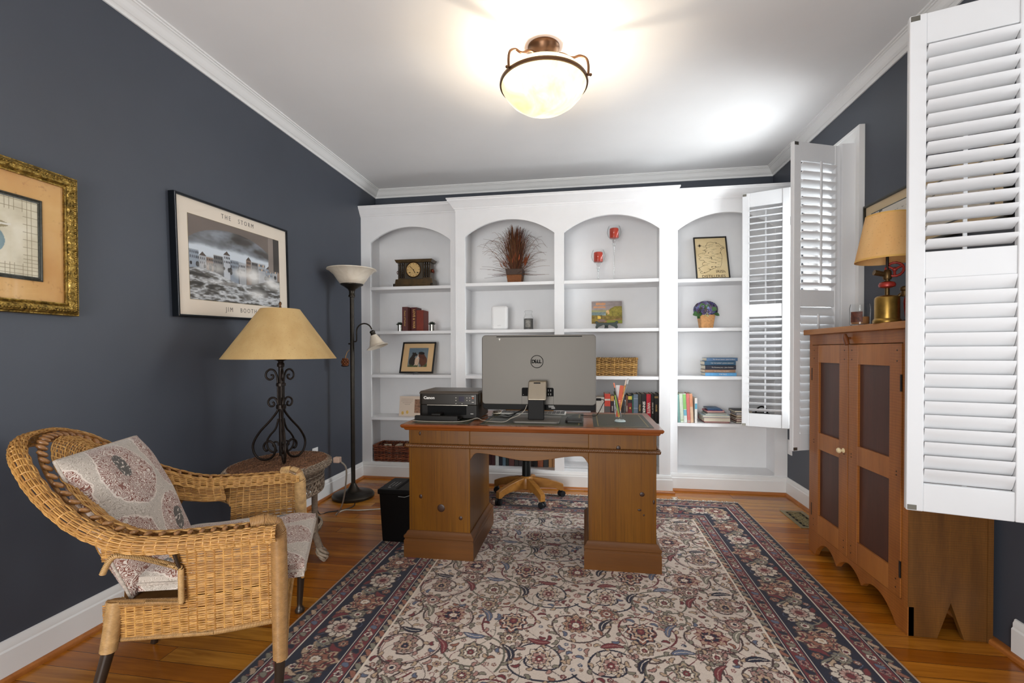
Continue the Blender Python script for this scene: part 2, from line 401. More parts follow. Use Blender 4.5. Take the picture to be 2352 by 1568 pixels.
def leather():
    g=G('green tooled leather',.42,color=C(44,47,38)); v=g.co(); g.col(g.ramp(g.noise(v,30,4),[(.3,C(40,43,34)),(.7,C(54,56,44))])); g.bump(g.n('TexVoronoi',{'Vector':v,'Scale':700.0}).outputs[0],.25,.0006); return g.m
leath=leather(); gilt=plain('gilt tooling',C(128,112,66),.4,.3,var=.3,scale=120)
desk=thing('pedestal_desk','honey pine pedestal desk with rope moulding and green leather top','desk',(-.3,2.73,.010))
DZ=.757; DX0,DX1,DY0,DY1=-.998,.397,2.405,3.045
tp=[(0,DZ-.034),(.004,DZ-.034),(.010,DZ-.028),(.012,DZ-.022),(.020,DZ-.020),(.026,DZ-.012),(.027,DZ-.005),(.022,DZ),(0,DZ)]
ix0,ix1,iy0,iy1=DX0+.027,DX1-.027,DY0+.027,DY1-.027
mb=MB().sweep([(ix0,iy0),(ix0,iy1),(ix1,iy1),(ix1,iy0)],tp,closed=True).box(ix0,ix1,iy0,iy1,DZ-.034,DZ)
dtop=mb.build('desk_top',pinet,desk)
for a,b in [(DX0+.045,-.628),(-.565,-.005),(.048,DX1-.042)]:
    l=MB().box(a,b,DY0+.052,DY1-.075,DZ,DZ+.0012).build('leather_inlay',leath,dtop)
    y0,y1=DY0+.052,DY1-.075; g_=MB(); e=.022
    for p,q,r,s in [(a+e,b-e,y0+e,y0+e+.006),(a+e,b-e,y1-e-.006,y1-e),(a+e,a+e+.006,y0+e,y1-e),(b-e-.006,b-e,y0+e,y1-e)]: g_.box(p,q,r,s,DZ+.0012,DZ+.0016)
    g_.build('gilt_border',gilt,dtop)
def knot(parent,x,y,z,rx,rz):
    MB().ball((x,y,z),(rx,.0025,rz),14,8).build('knot',knotm,parent,smooth=60)
PY0,PY1=2.468,2.985
PLP=[(0,.010),(.024,.010),(.024,.104),(.020,.108),(.020,.116),(.024,.120),(.024,.132),(.014,.140),(.010,.150),(.003,.156),(0,.156)]
for x0,x1,kn in [(-.972,-.622,[(-.905,.345,.010,.012),(-.787,.285,.022,.022),(-.675,.235,.011,.011),(-.908,.698,.006,.011)]),(.022,.368,[(.176,.648,.011,.013),(.296,.410,.013,.012),(.355,.372,.006,.012),(.283,.328,.010,.006),(.305,.302,.005,.005)])]:
    p=MB().box(x0,x1,PY0,PY1,.010,DZ-.034).build('pedestal',pinev,desk,bevel=.002)
    MB().sweep([(x0,PY0),(x0,PY1),(x1,PY1),(x1,PY0)],PLP,closed=True).build('plinth',[pined],p,smooth=30)
    for k in kn: knot(p,k[0],PY0,k[1],k[2],k[3])
    s=MB()
    for xx in (x0+.012,x1-.014): s.box(xx,xx+.002,PY0-.0012,PY0,.16,DZ-.036)
    s.build('corner_bead',pined,p)
# apron with a wavy lower edge between the pedestals
pts=[(-.622,DZ-.034),(.022,DZ-.034)]
xx=np.linspace(0,1,61)
low=[]
for t in xx:
    x=.022-.644*t; d=min(t,1-t)
    if d<.06: z=.555+.042*math.sin(d/.06*PI/2)
    else:
        q=(d-.06)/.44; z=.597-.034*(1-math.cos(q*PI))/2
    low.append((x,z))
MB().prism(pts+low,'y',2.472,2.492).build('apron',pineh,desk,bevel=.0015)
MB().box(-.622,.022,2.960,2.980,.60,DZ-.034).build('drawer_front',pineh,desk)
# rope moulding: a twisted strip all along the front and round the ends
def rope(p0,p1,r,pitch,strands=3,n=None):
    p0,p1=Vector(p0),Vector(p1); Ln=(p1-p0).length; d=(p1-p0)/Ln; u=Vector((0,0,1)); w=d.cross(u); mb=MB(); N=int(Ln/pitch*12)
    for k in range(strands):
        pts=[]
        for i in range(N+1):
            t=i/N; a=2*PI*(t*Ln/pitch+k/strands); pts.append(p0+d*(t*Ln)+(u*math.cos(a)+w*math.sin(a))*r*.45)
        mb.tube(pts,r*.62,6)
    return mb
rp=rope((-.986,2.459,.632),(.382,2.459,.632),.0115,.030)
q=rope((.380,2.459,.632),(.380,2.98,.632),.0115,.030); rp.add(q.v,q.f)
q=rope((-.984,2.98,.632),(-.984,2.459,.632),.0115,.030); rp.add(q.v,q.f)
rp.build('rope_moulding',rope_m,desk,smooth=60)

# ================================================================== pie safe
cab0=wood('amber maple',C(138,78,24),C(176,108,44),'z',.42,bands=26,fine=.35)
cabh=wood('amber maple rail',C(148,86,30),C(184,118,54),'z',.42,grain=9,bands=0,fine=.4)
cabs=wood('scrubbed side board',C(92,56,16),C(130,84,30),'z',.5,bands=34,fine=.5)
cabp=wood('dark door panel',C(66,34,22),C(88,46,30),'z',.45,fine=.5)
cabt=wood('worn cabinet top',C(158,98,44),C(196,136,74),'y',.5,fine=.5)
darkhole=plain('dark iron',C(28,20,16),.6)
safe=thing('pie_safe','old amber wooden cupboard with two panelled doors and scalloped feet','cupboard',(1.43,2.505,0))
CXF=1.290; CY0,CY1=2.080,2.912; CH=1.243
MB().box(1.262,1.602,2.045,2.928,CH,CH+.030).build('top_board',cabt,safe,bevel=.004)
# front frame with scalloped base
poly=[(CY1,CH),(CY1,0),(2.840,0)]
def arc(a,b,z0,z1,zt,n=12):
    return [(a+(b-a)*i/n, (z0+(z1-z0)*i/n)+zt*math.sin(PI*i/n)**.75) for i in range(1,n)]
poly+=arc(2.840,2.620,0,.035,.074)+[(2.620,.036),(2.612,.036)]+arc(2.612,2.402,.036,.046,.058)+[(2.402,.046),(2.394,.046)]+arc(2.394,2.150,.046,0,.066)+[(2.150,0),(CY0,0),(CY0,CH)]
fr=MB(); DO=[(2.118,2.508),(2.512,2.880)]; DZ0,DZ1=.128,1.186
base=[p for p in poly if p[1]<CH]
fr.prism([(CY1,DZ0)]+base+[(CY0,DZ0)],'x',CXF,CXF+.024)
fr.box(CXF,CXF+.024,CY0,DO[0][0],DZ0,CH).box(CXF,CXF+.024,DO[1][1],CY1,DZ0,CH).box(CXF,CXF+.024,DO[0][0],DO[1][1],DZ1,CH)
fr.build('front_frame',cab0,safe,bevel=.0015)
side=[(1.292,0),(1.397,0),(1.444,.145),(1.492,0),(1.585,0),(1.585,CH),(1.292,CH)]
MB().prism(side,'y',CY0,CY0+.022).build('side_panel',cabs,safe,bevel=.0015)
MB().prism(side,'y',CY1-.022,CY1).build('side_panel',cabs,safe,bevel=.0015)
MB().box(1.314,1.585,CY0+.022,CY1-.022,.128,.148).box(1.575,1.588,CY0,CY1,.05,CH).build('carcass',cabp,safe)
st=MB().box(1.5685,1.588,CY0-.004,CY0,.0,CH).box(CXF,CXF+.028,CY0-.003,CY0,.12,CH); st.build('edge_strip',cabs,safe)
for k,(a,b) in enumerate(DO):
    x=CXF-.004; d=MB(); s=.078
    d.box(x,x+.022,a+.002,a+s,DZ0+.003,DZ1-.003).box(x,x+.022,b-s,b-.002,DZ0+.003,DZ1-.003)
    door=d.build('door',cab0,safe,bevel=.0015)
    for z0,z1 in [(DZ0+.003,.236),(.606,.697),(1.088,DZ1-.003)]: MB().box(x+.001,x+.021,a+s,b-s,z0,z1).build('door_rail',cabh,door,bevel=.001)
    MB().box(x+.012,x+.018,a+s-.004,b-s+.004,.23,1.09).build('door_panel',cabp,door)
    pg=MB()
    for yy in (a+.03,b-.03):
        for z in (1.11,1.155,.65,.635,.20,.165): pg.cyl((x-.0006,yy,z),(x+.004,yy,z),.0035,n=8)
    pg.build('peg',darkhole,door)
    hy=a+.006 if k==0 else b-.006
    h=MB()
    for z in (.25,1.02): h.box(x-.001,x+.004,hy-.004,hy+.004,z-.035,z+.035)
    h.build('hinge',darkhole,door)
ivory=plain('ivory knob',C(226,208,166),.3,var=.1)
kx=CXF-.004
kn=MB(); Mx=Matrix.Translation((kx,2.545,.652)) @ Matrix.Rotation(-PI/2,4,'Y')
kn.lathe([(.012,0),(.012,.003),(.006,.006),(.006,.014),(.013,.018),(.014,.024),(.010,.030),(.004,.032)],16,M=Mx); kn.build('door_knob',ivory,safe,smooth=50)
tb=MB(); tb.tube([(kx+.004,2.498,1.215),(kx-.014,2.497,1.213)],.006,8).tube([(kx-.016,2.510,1.232),(kx-.018,2.497,1.213),(kx-.016,2.487,1.182)],[.008,.013,.010],10)
tb.build('turn_button',wood('turn button wood',C(92,48,20),C(120,66,28),'z',.4),safe,smooth=60)

# ================================================================== shutters
steel=plain('dull steel',C(120,118,110),.4,.8,var=.1)
KS=1.01246; ZS0=1.156-.585*KS
def shutter_panel(name,label,E,D,ang_up,ang_lo,rodside,group):
    """E: free lower corner in plan, D: hinge corner; local x runs from the free edge to the hinge, local y is the panel thickness"""
    E=(E[0]*KS,E[1]*KS); D=(D[0]*KS,D[1]*KS)
    d=Vector((D[0]-E[0],D[1]-E[1])); W=d.length; rz=math.atan2(d.y,d.x)
    t=thing(name,label,'shutter',(E[0],E[1],ZS0),rz,group); H=1.811; T=.014
    def z(v): return 1.156+(v-1.156)*KS-ZS0
    st=MB().box(0,.050,-T,T,0,H); st.build('stile',shutw,t,bevel=.004,seg=3,world=False)
    MB().box(W-.050,W,-T,T,0,H).build('stile',shutw,t,bevel=.004,seg=3,world=False)
    for z0,z1 in [(0,z(.672)),(z(1.412),z(1.508)),(z(2.252),H)]:
        MB().box(.050,W-.050,-T+.003,T-.003,z0,z1).build('rail',shutw,t,bevel=.003,world=False)
    x0,x1=.0515,W-.0515
    def louvers(za,zb,n,ang):
        p=(zb-za)/n; hw=.0315; th=.0052
        prof=[(-hw,0),(-hw*.75,th*.72),(-hw*.3,th),(hw*.3,th),(hw*.75,th*.72),(hw,0),(hw*.75,-th*.72),(hw*.3,-th),(-hw*.3,-th),(-hw*.75,-th*.72)]
        ca,sa=math.cos(ang),math.sin(ang)
        lm=None
        for i in range(n):
            zc=za+p*(i+.5)
            if lm is None:
                mb=MB(); V=[];m=len(prof)
                for x in (x0,x1): V+=[(x,u*ca-v*sa,u*sa+v*ca) for u,v in prof]
                F=[(k,(k+1)%m,m+(k+1)%m,m+k) for k in range(m)]+[tuple(range(m))[::-1],tuple(range(m,2*m))]
                mb.add(V,F); o=mb.build('louver',shutw,t,smooth=40,world=False); lm=o; o.location=(0,0,zc)
            else:
                o=lm.copy(); COL.objects.link(o); o.parent=t; o.location=(0,0,zc)
        return za+p*.5,zb-p*.5,ang,hw
    for (za,zb,n,ang) in [(z(1.508)+.003,z(2.252)-.003,15,ang_up),(z(.672)+.003,z(1.412)-.003,15,ang_lo)]:
        a,b,g_,hw=louvers(za,zb,n,ang)
        y=rodside*(hw*abs(math.cos(g_))+.005); dz=rodside*hw*math.sin(g_)*(1 if math.cos(g_)>0 else -1)
        MB().box(W/2-.006,W/2+.006,y-.004,y+.004,a+dz-.012,b+dz+.012).build('tilt_rod',shutw,t,bevel=.002,world=False)
    c=MB()
    for z0 in (.004,H-.022): c.box(.003,.030,-T-.0012,-T,z0,z0+.018)
    c.build('catch_plate',steel,t,world=False)
    hg=MB()
    for zz in (.25,H-.25): hg.box(W-.001,W+.006,-.003,.003,zz-.03,zz+.03).cyl((W+.004,rodside*-.006,zz-.032),(W+.004,rodside*-.006,zz+.032),.004,n=8)
    hg.build('hinge',steel,t,world=False)
    return t
GS='white louvered shutter panels folded open from the windows'
shutter_panel('shutter_panel','large white louvered shutter nearest the camera, swung out beside the cupboard',(1.168,1.902),(1.493,1.801),math.radians(-27),math.radians(-62),1,GS)
shutter_panel('shutter_panel','narrow backlit white shutter standing behind the end of the cupboard',(1.188,2.903),(1.503,3.030),math.radians(-24),math.radians(62),-1,GS)
shutter_panel('shutter_panel','white shutter swung open across the right bay of the bookcase',(1.210,3.826),(1.506,3.711),math.radians(4),math.radians(-22),1,GS)

# ================================================================== floor register
brass=plain('aged brass',C(150,118,58),.34,.9,var=.2,scale=30)
vent=thing('floor_register','cut-brass floor register in the oak floor beside the cupboard','vent',(1.465,3.41,0))
vb=plain('antique brass plate',C(150,134,96),.4,.6,var=.2,scale=40)
fr=MB()
vx0,vx1,vy0,vy1=1.39,1.545,3.243,3.577
for a,b,c,d in [(vx0,vx0+.026,vy0,vy1),(vx1-.026,vx1,vy0,vy1),(vx0+.026,vx1-.026,vy0,vy0+.028),(vx0+.026,vx1-.026,vy1-.028,vy1)]: fr.box(a,b,c,d,0,.005)
fr.build('frame',vb,vent,bevel=.0015)
MB().box(vx0+.02,vx1-.02,vy0+.02,vy1-.02,.0002,.0008).build('opening',plain('painted duct shade',C(8,7,6),.9),vent)  # near-black sheet: the shade inside the duct is put into its colour
gr=MB()
for i in range(5):
    cy=vy0+.062+i*.053; cx=(vx0+vx1)/2
    for r in (.012,.025): gr.tube([(cx+r*math.cos(2*PI*k/20),cy+r*math.sin(2*PI*k/20),.003) for k in range(20)],.0026,5,closed=True)
    for k in range(8): 
        a=2*PI*k/8; gr.tube([(cx+.012*math.cos(a),cy+.012*math.sin(a),.003),(cx+.05*math.cos(a),cy+.03*math.sin(a),.003)],.0025,5)
gr.build('scroll_grille',vb,vent)
# ================================================================== wicker
def wicker_mat(name,c0,c1,rough=.45):
    g=G(name,rough); a=g.attr('Col'); v=g.co()
    c=g.mix(a,c0,c1); n=g.noise(v,55,3); c=g.mix(g.ramp(n,[(.35,(0,0,0,1)),(.8,(.55,.55,.55,1))]),c,tuple(x*.5 for x in c0[:3])+(1,)); g.col(c)
    g.b.inputs['Coat Weight'].default_value=.15; return g.m
def tubes_np(paths, rad, n=5, flat=None):
    """many tubes at once: paths is a list of (k,3) arrays; returns V,F,strand index per vertex"""
    Vs=[];Fs=[];Is=[];b=0
    ang=np.arange(n)*2*PI/n; ca,sa=np.cos(ang),np.sin(ang)
    for i,P in enumerate(paths):
        P=np.asarray(P,float); k=len(P)
        if k<2: continue
        T=np.gradient(P,axis=0); T/=np.linalg.norm(T,axis=1)[:,None]+1e-12
        up=np.tile([0.,0,1.],(k,1)); bad=np.abs(T[:,2])>.9; up[bad]=[1.,0,0]
        u=up-T*(up*T).sum(1)[:,None]; u/=np.linalg.norm(u,axis=1)[:,None]+1e-12; w=np.cross(T,u)
        r=rad[i] if hasattr(rad,'__len__') else rad
        r=np.broadcast_to(np.asarray(r,float),(k,))[:,None,None]
        V=P[:,None,:]+(u[:,None,:]*ca[None,:,None]+w[:,None,:]*sa[None,:,None])*r
        Vs.append(V.reshape(-1,3)); Is.append(np.full(k*n,i))
        ii=(np.arange(k-1)[:,None]*n+np.arange(n)[None,:]); jj=(np.arange(k-1)[:,None]*n+(np.arange(n)[None,:]+1)%n)
        Fs.append((np.stack([ii,jj,jj+n,ii+n],-1).reshape(-1,4))+b); b+=k*n
    return np.concatenate(Vs),np.concatenate(Fs),np.concatenate(Is)
def strand_colors(I,lo=.15,hi=.95,seed=0):
    r=np.random.default_rng(seed); c=r.uniform(lo,hi,int(I.max())+1)[I]; return np.stack([c,c,c],1)
def weave(S, nu, pitch_len, nstake, r=.0024, rs=.0034, amp=.0032, mask=None, jitter=.0006, seed=1, samp=4):
    """S(u,v)->(P,N): u runs along the weavers (0..1), v across them (0..1). nu weavers, nstake stakes."""
    rg=np.random.default_rng(seed); paths=[];rad=[]
    K=nstake*samp+1
    for j in range(nu):
        v=(j+.5)/nu; u=np.linspace(0,1,K); P,Nn=S(u,np.full(K,v))
        ph=np.cos(PI*(u*nstake)+PI*j)
        Q=P+Nn*(amp*ph)[:,None]+rg.normal(0,jitter,(1,3))
        if mask is None: paths.append(Q); rad.append(r*rg.uniform(.85,1.12))
        else:
            ok=mask(u,np.full(K,v)); i=0
            while i<K:
                if ok[i]:
                    k=i
                    while k<K and ok[k]: k+=1
                    if k-i>=2: paths.append(Q[i:k]); rad.append(r*rg.uniform(.85,1.12))
                    i=k
                else: i+=1
    for i in range(nstake):
        u=(i+.5)/nstake; K2=24; v=np.linspace(0,1,K2); P,Nn=S(np.full(K2,u),v)
        if mask is None: paths.append(P); rad.append(rs)
        else:
            ok=mask(np.full(K2,u),v); a=0
            while a<K2:
                if ok[a]:
                    k=a
                    while k<K2 and ok[k]: k+=1
                    if k-a>=2: paths.append(P[a:k]); rad.append(rs)
                    a=k
                else: a+=1
    return paths,rad
def wrap(pts, r, pitch=.0042, rr=.0023):
    """cane wound round a post: a helix of flat rings with the core inside"""
    P=np.asarray(pts,float); seg=np.r_[0,np.cumsum(np.linalg.norm(np.diff(P,axis=0),axis=1))]; L=seg[-1]; n=int(L/pitch*10)
    t=np.linspace(0,L,n); Q=np.stack([np.interp(t,seg,P[:,k]) for k in range(3)],1)
    T=np.gradient(Q,axis=0); T/=np.linalg.norm(T,axis=1)[:,None]+1e-12
    up=np.tile([.31,.95,0.],(n,1)); u=up-T*(up*T).sum(1)[:,None]; u/=np.linalg.norm(u,axis=1)[:,None]; w=np.cross(T,u)
    a=t/pitch*2*PI; R=np.interp(t,seg,np.broadcast_to(np.asarray(r,float),(len(P),)))
    return Q+(u*np.cos(a)[:,None]+w*np.sin(a)[:,None])*R[:,None]
wick=wicker_mat('honey wicker',C(150,100,42),C(214,164,92))
wickd=wicker_mat('pale cane wrap',C(152,110,62),C(214,176,120))  # wound cane, slightly paler than the woven strands
legw=plain('dark turned leg',C(44,32,22),.35,var=.15,scale=20)
beadm=wood('varnished bead',C(128,82,40),C(184,132,78),'x',.25,grain=60,coat=.4)
# ------------------------------------------------------------------ armchair (local: +x forward, +y to its left)
CM=(-1.0995,1.5975); CRZ=math.atan2(.46581,.88488)
chair=thing('wicker_armchair','honey-coloured wicker armchair with beaded rolled rim facing the desk','armchair',(CM[0],CM[1],0),CRZ)
def np_part(name,paths,rad,mat,parent,seed=0,n=5,lo=.1,hi=.95):
    V,F,I=tubes_np(paths,rad,n); return npmesh(name,V,F,mat,parent,strand_colors(I,lo,hi,seed),smooth=True,world=False)
TH=np.array([0,15,30,45,60,75,90.])
ZO=np.array([.624,.637,.695,.785,.870,.905,.905]); ZI=np.array([.622,.625,.665,.722,.780,.845,.868])
U0=.15
def plan(u,hw,ac,dp):
    u=np.asarray(u,float); th=np.clip((u-U0)/(1-2*U0),0,1)*PI
    a=ac-dp*np.sin(th); b=hw*np.cos(th)
    s=u<U0; a=np.where(s,-(u/U0)*abs(ac),a); b=np.where(s,hw,b)
    s=u>1-U0; a=np.where(s,-((1-u)/U0)*abs(ac),a); b=np.where(s,-hw,b)
    return a,b,np.degrees(th)
def zth(thd,tab): d=np.where(thd>90,180-thd,thd); return np.interp(d,TH,tab)
def smooth1(y,k=9):
    y=np.pad(y,(k,k),'edge'); return np.convolve(y,np.ones(2*k+1)/(2*k+1),'valid')
_ug=np.linspace(0,1,400)
def curve(hw,ac,dp,tab):
    a,b,t=plan(_ug,hw,ac,dp); z=smooth1(zth(t,tab),8); return np.stack([a,b,z],1)
OUT=curve(.372,-.25,.515,ZO); INN=curve(.283,-.25,.405,ZI)
def at(Cv,u): return np.stack([np.interp(u,_ug,Cv[:,k]) for k in range(3)],1)
def nrm(v): return v/(np.linalg.norm(v,axis=1)[:,None]+1e-12)
# outer roll of the rim: a band that rolls over from the bead groove, outwards and down
def rim_outer(u,v):
    O=at(OUT,u); I=at(INN,u); d=nrm(O-I); up=np.tile([0,0,1.],(len(u),1)); T=nrm(at(OUT,np.clip(u+.004,0,1))-at(OUT,np.clip(u-.004,0,1)))
    nn=nrm(np.cross(T,d)); nn*=np.sign(nn[:,2:3]+1e-9)
    R=.0225; ang=PI*.62-v*PI*1.2; cx=O-d*.020-nn*.024
    N_=d*np.cos(ang)[:,None]+nn*np.sin(ang)[:,None]
    return cx+N_*R,N_
pa,ra=weave(rim_outer,19,0,84,r=.0025,rs=.0028,amp=.0017,seed=3,samp=3)
np_part('rim_band',pa,ra,wick,chair,3)
def rim_inner(u,v):
    O=at(OUT,u); I=at(INN,u); d=O-I; th=plan(u,.3,-.25,.4)[2]; back=np.clip(np.sin(np.radians(th)),0,1); P=I+d*(.32-(.42+.35*back)*v)[:,None]
    P=P+np.stack([back*.0,back*0,-.05*np.clip(v-.35,0,1)*(1-back*.4)],1)
    T=nrm(at(INN,np.clip(u+.004,0,1))-at(INN,np.clip(u-.004,0,1))); Nn=nrm(np.cross(T,nrm(d))); Nn*=np.sign(Nn[:,2:3]+1e-9); return P,Nn
pa,ra=weave(rim_inner,17,0,76,r=.0025,rs=.0028,amp=.0018,seed=4,samp=3)
np_part('rim_band',pa,ra,wick,chair,4)
# beads in the groove
bd=MB(); uu=np.linspace(.16,.968,46); O=at(OUT,uu); I=at(INN,uu)
for i in range(len(uu)):
    d=Vector(O[i]-I[i]); c=Vector(I[i])+d*.50; d.normalize(); q=d.to_track_quat('Z','Y').to_matrix().to_4x4()
    bd.lathe([(0,-.0155),(.0042,-.0145),(.0066,-.008),(.0076,0),(.0066,.008),(.0042,.0145),(0,.0155)],10,M=Matrix.Translation(c) @ q,cap=False)
bd.build('bead_trim',beadm,chair,smooth=60,world=False)
ud=np.linspace(.01,.99,160); dk=MB(); gp=at(INN,ud)*.46+at(OUT,ud)*.54
dk.tube([tuple(p-np.array([0,0,.014])) for p in gp],.006,6); dk.build('rim_core',wickd,chair,smooth=60,world=False)
# back: inside face from the rim down to the seat
def back(u,v):
    u2=U0+.02+u*(1-2*U0-.04); I=at(INN,u2); a,b,t=plan(u2,.255,-.22,.285); B=np.stack([a,b,np.full(len(u2),.40)],1)
    th=np.radians(t); I=I+(at(OUT,u2)-I)*-.18; I[:,2]-=.02
    w=v**.85; P=I*(1-w)[:,None]+B*w[:,None]; P[:,0]-=.03*np.sin(PI*v)*np.sin(th)
    Nn=np.stack([np.sin(th),-np.cos(th),np.full(len(u),.25)],1); return P,nrm(Nn)
def back_mask(u,v):
    th=(u*(1-2*U0-.04)+.02)/(1-2*U0)*180; side=(th<44)|(th>136); return ~(side&(v>.24))
pa,ra=weave(back,84,0,44,r=.0024,rs=.0028,amp=.0018,mask=back_mask,seed=5,samp=3)
np_part('back_panel',pa,ra,wick,chair,5)
# side panels with an arched opening at the rear
def side(sg):
    def S(u,v):
        a=-.018-u*.452; bt=sg*(.322-.05*np.clip((u-.45)/.55,0,1)); bb=sg*(.292-.075*np.clip((u-.35)/.65,0,1))
        zt=.612+0*u; zb=.302-.012*u
        P=np.stack([a-.02*v*u,bt*(1-v)+bb*v,zt*(1-v)+zb*v],1); return P,np.tile([0,sg*1.,0],(len(u),1))
    def mask(u,v):
        a=-.018-u*.452; z=.612-.31*v; xo=(a+.255)/-.20
        inside=(a<-.262)&(z>.410)&(z<.545+.03*np.sin(np.clip((-a-.262)/.19,0,1)*PI)-.05*(np.clip((-.30-a)/-.04,0,1)))
        return ~inside
    return S,mask
for sg,sd in ((1,6),(-1,7)):
    S,mk=side(sg); pa,ra=weave(S,82,0,19,r=.0022,rs=.0030,amp=.0016,mask=mk,seed=sd,samp=4)
    o=np_part('side_panel',pa,ra,wick,chair,sd)
    # wrapped edge of the opening and the wrapped bottom rail
    arch=[]
    for t in np.linspace(0,1,30):
        if t<.35: arch.append((-.262,sg*.312,.41+.105*t/.35))
        elif t<.75:
            q=(t-.35)/.4*PI/2; arch.append((-.262-.06*math.sin(q)*1.0-.10*(t-.35)/.4,sg*(.312-.012*(t-.35)/.4),.515+.055*math.sin(q)))
        else: arch.append((-.422-.035*(t-.75)/.25,sg*.298,.570-.05*((t-.75)/.25)**2))
    bot=[(-.015-.46*t,sg*(.292-.075*max(0,(t-.35)/.65)),.300-.012*t) for t in np.linspace(0,1,12)]
    mid=[(-.26-.215*t,sg*(.292-.06*t),.405) for t in np.linspace(0,1,6)]
    pt=[wrap(arch,.0065),wrap(bot,.0075),wrap(mid,.0085)]
    np_part('opening_binding',pt,.0023,wickd,o,sd+20)
# front posts: cane wrapped, bending over into the arm
for sg in (1,-1):
    pts=[(-.075,sg*.325,.628),(-.04,sg*.318,.630),(-.012,sg*.312,.618),(0,sg*.31,.585),(.002,sg*.31,.45),(.002,sg*.31,.30),(.002,sg*.31,.185)]
    rr=[.018,.021,.022,.022,.022,.021,.020]
    V=wrap(pts,rr,.0042); o=np_part('front_post',[V],.0026,wickd,chair,30+sg,n=5)
    c=MB().tube(pts,[x-.0005 for x in rr],12); c.build('post_core',wickd,o,smooth=60,world=False)
    # dark leg and glide
    lg=MB().tube([(.002,sg*.31,.20),(-.006,sg*.312,.04)],[.0165,.0115],14).lathe([(.009,.0),(.019,.002),(.021,.010),(.016,.020),(.011,.028),(.011,.04)],16,c=(-.006,sg*.312,.0102 if sg<0 else 0.0)); lg.build('leg',legw,chair,smooth=50,world=False)
for sg in (1,-1):
    top=(-.452,sg*.232,.41); mid=(-.470,sg*.240,.265); ft=(-.530,sg*.262,.004)
    V=wrap([top,mid],[.021,.020],.0042); o=np_part('rear_post',[V],.0026,wickd,chair,40+sg,n=5)
    MB().tube([top,mid],[.020,.0195],12).build('post_core',wickd,o,smooth=60,world=False)
    MB().tube([mid,ft],[.0165,.0125],14).build('leg',legw,chair,smooth=50,world=False)
# brace rods that carry the arms
br=MB()
for sg in (1,-1): br.tube([(-.285,sg*.325,.60),(-.262,sg*.312,.50)],.0055,8)
br.build('arm_brace',legw,chair,smooth=50,world=False)
# front apron with an arched lower edge, and the seat deck
def apron(u,v):
    b=.29-.58*u; zb=.335-.17*np.abs(2*u-1)**2.6; zt=np.full(len(u),.415)
    return np.stack([np.full(len(u),.004),b,zt*(1-v)+zb*v],1),np.tile([1.,0,0],(len(u),1))
pa,ra=weave(apron,36,0,24,r=.0023,rs=.003,amp=.003,seed=9,samp=4)
e=[(.010,.29-.58*t,.335-.17*abs(2*t-1)**2.6) for t in np.linspace(0,1,40)]
pa.append(wrap(e,.0065)); ra.append(.0022)
np_part('front_apron',pa,ra,wick,chair,9)
sd=MB().prism([(.0,-.29),(.0,.29),(-.25,.27),(-.44,.215),(-.475,.12),(-.48,0),(-.475,-.12),(-.44,-.215),(-.25,-.27)],'z',.380,.394); sd.build('seat_deck',wickd,chair,world=False)
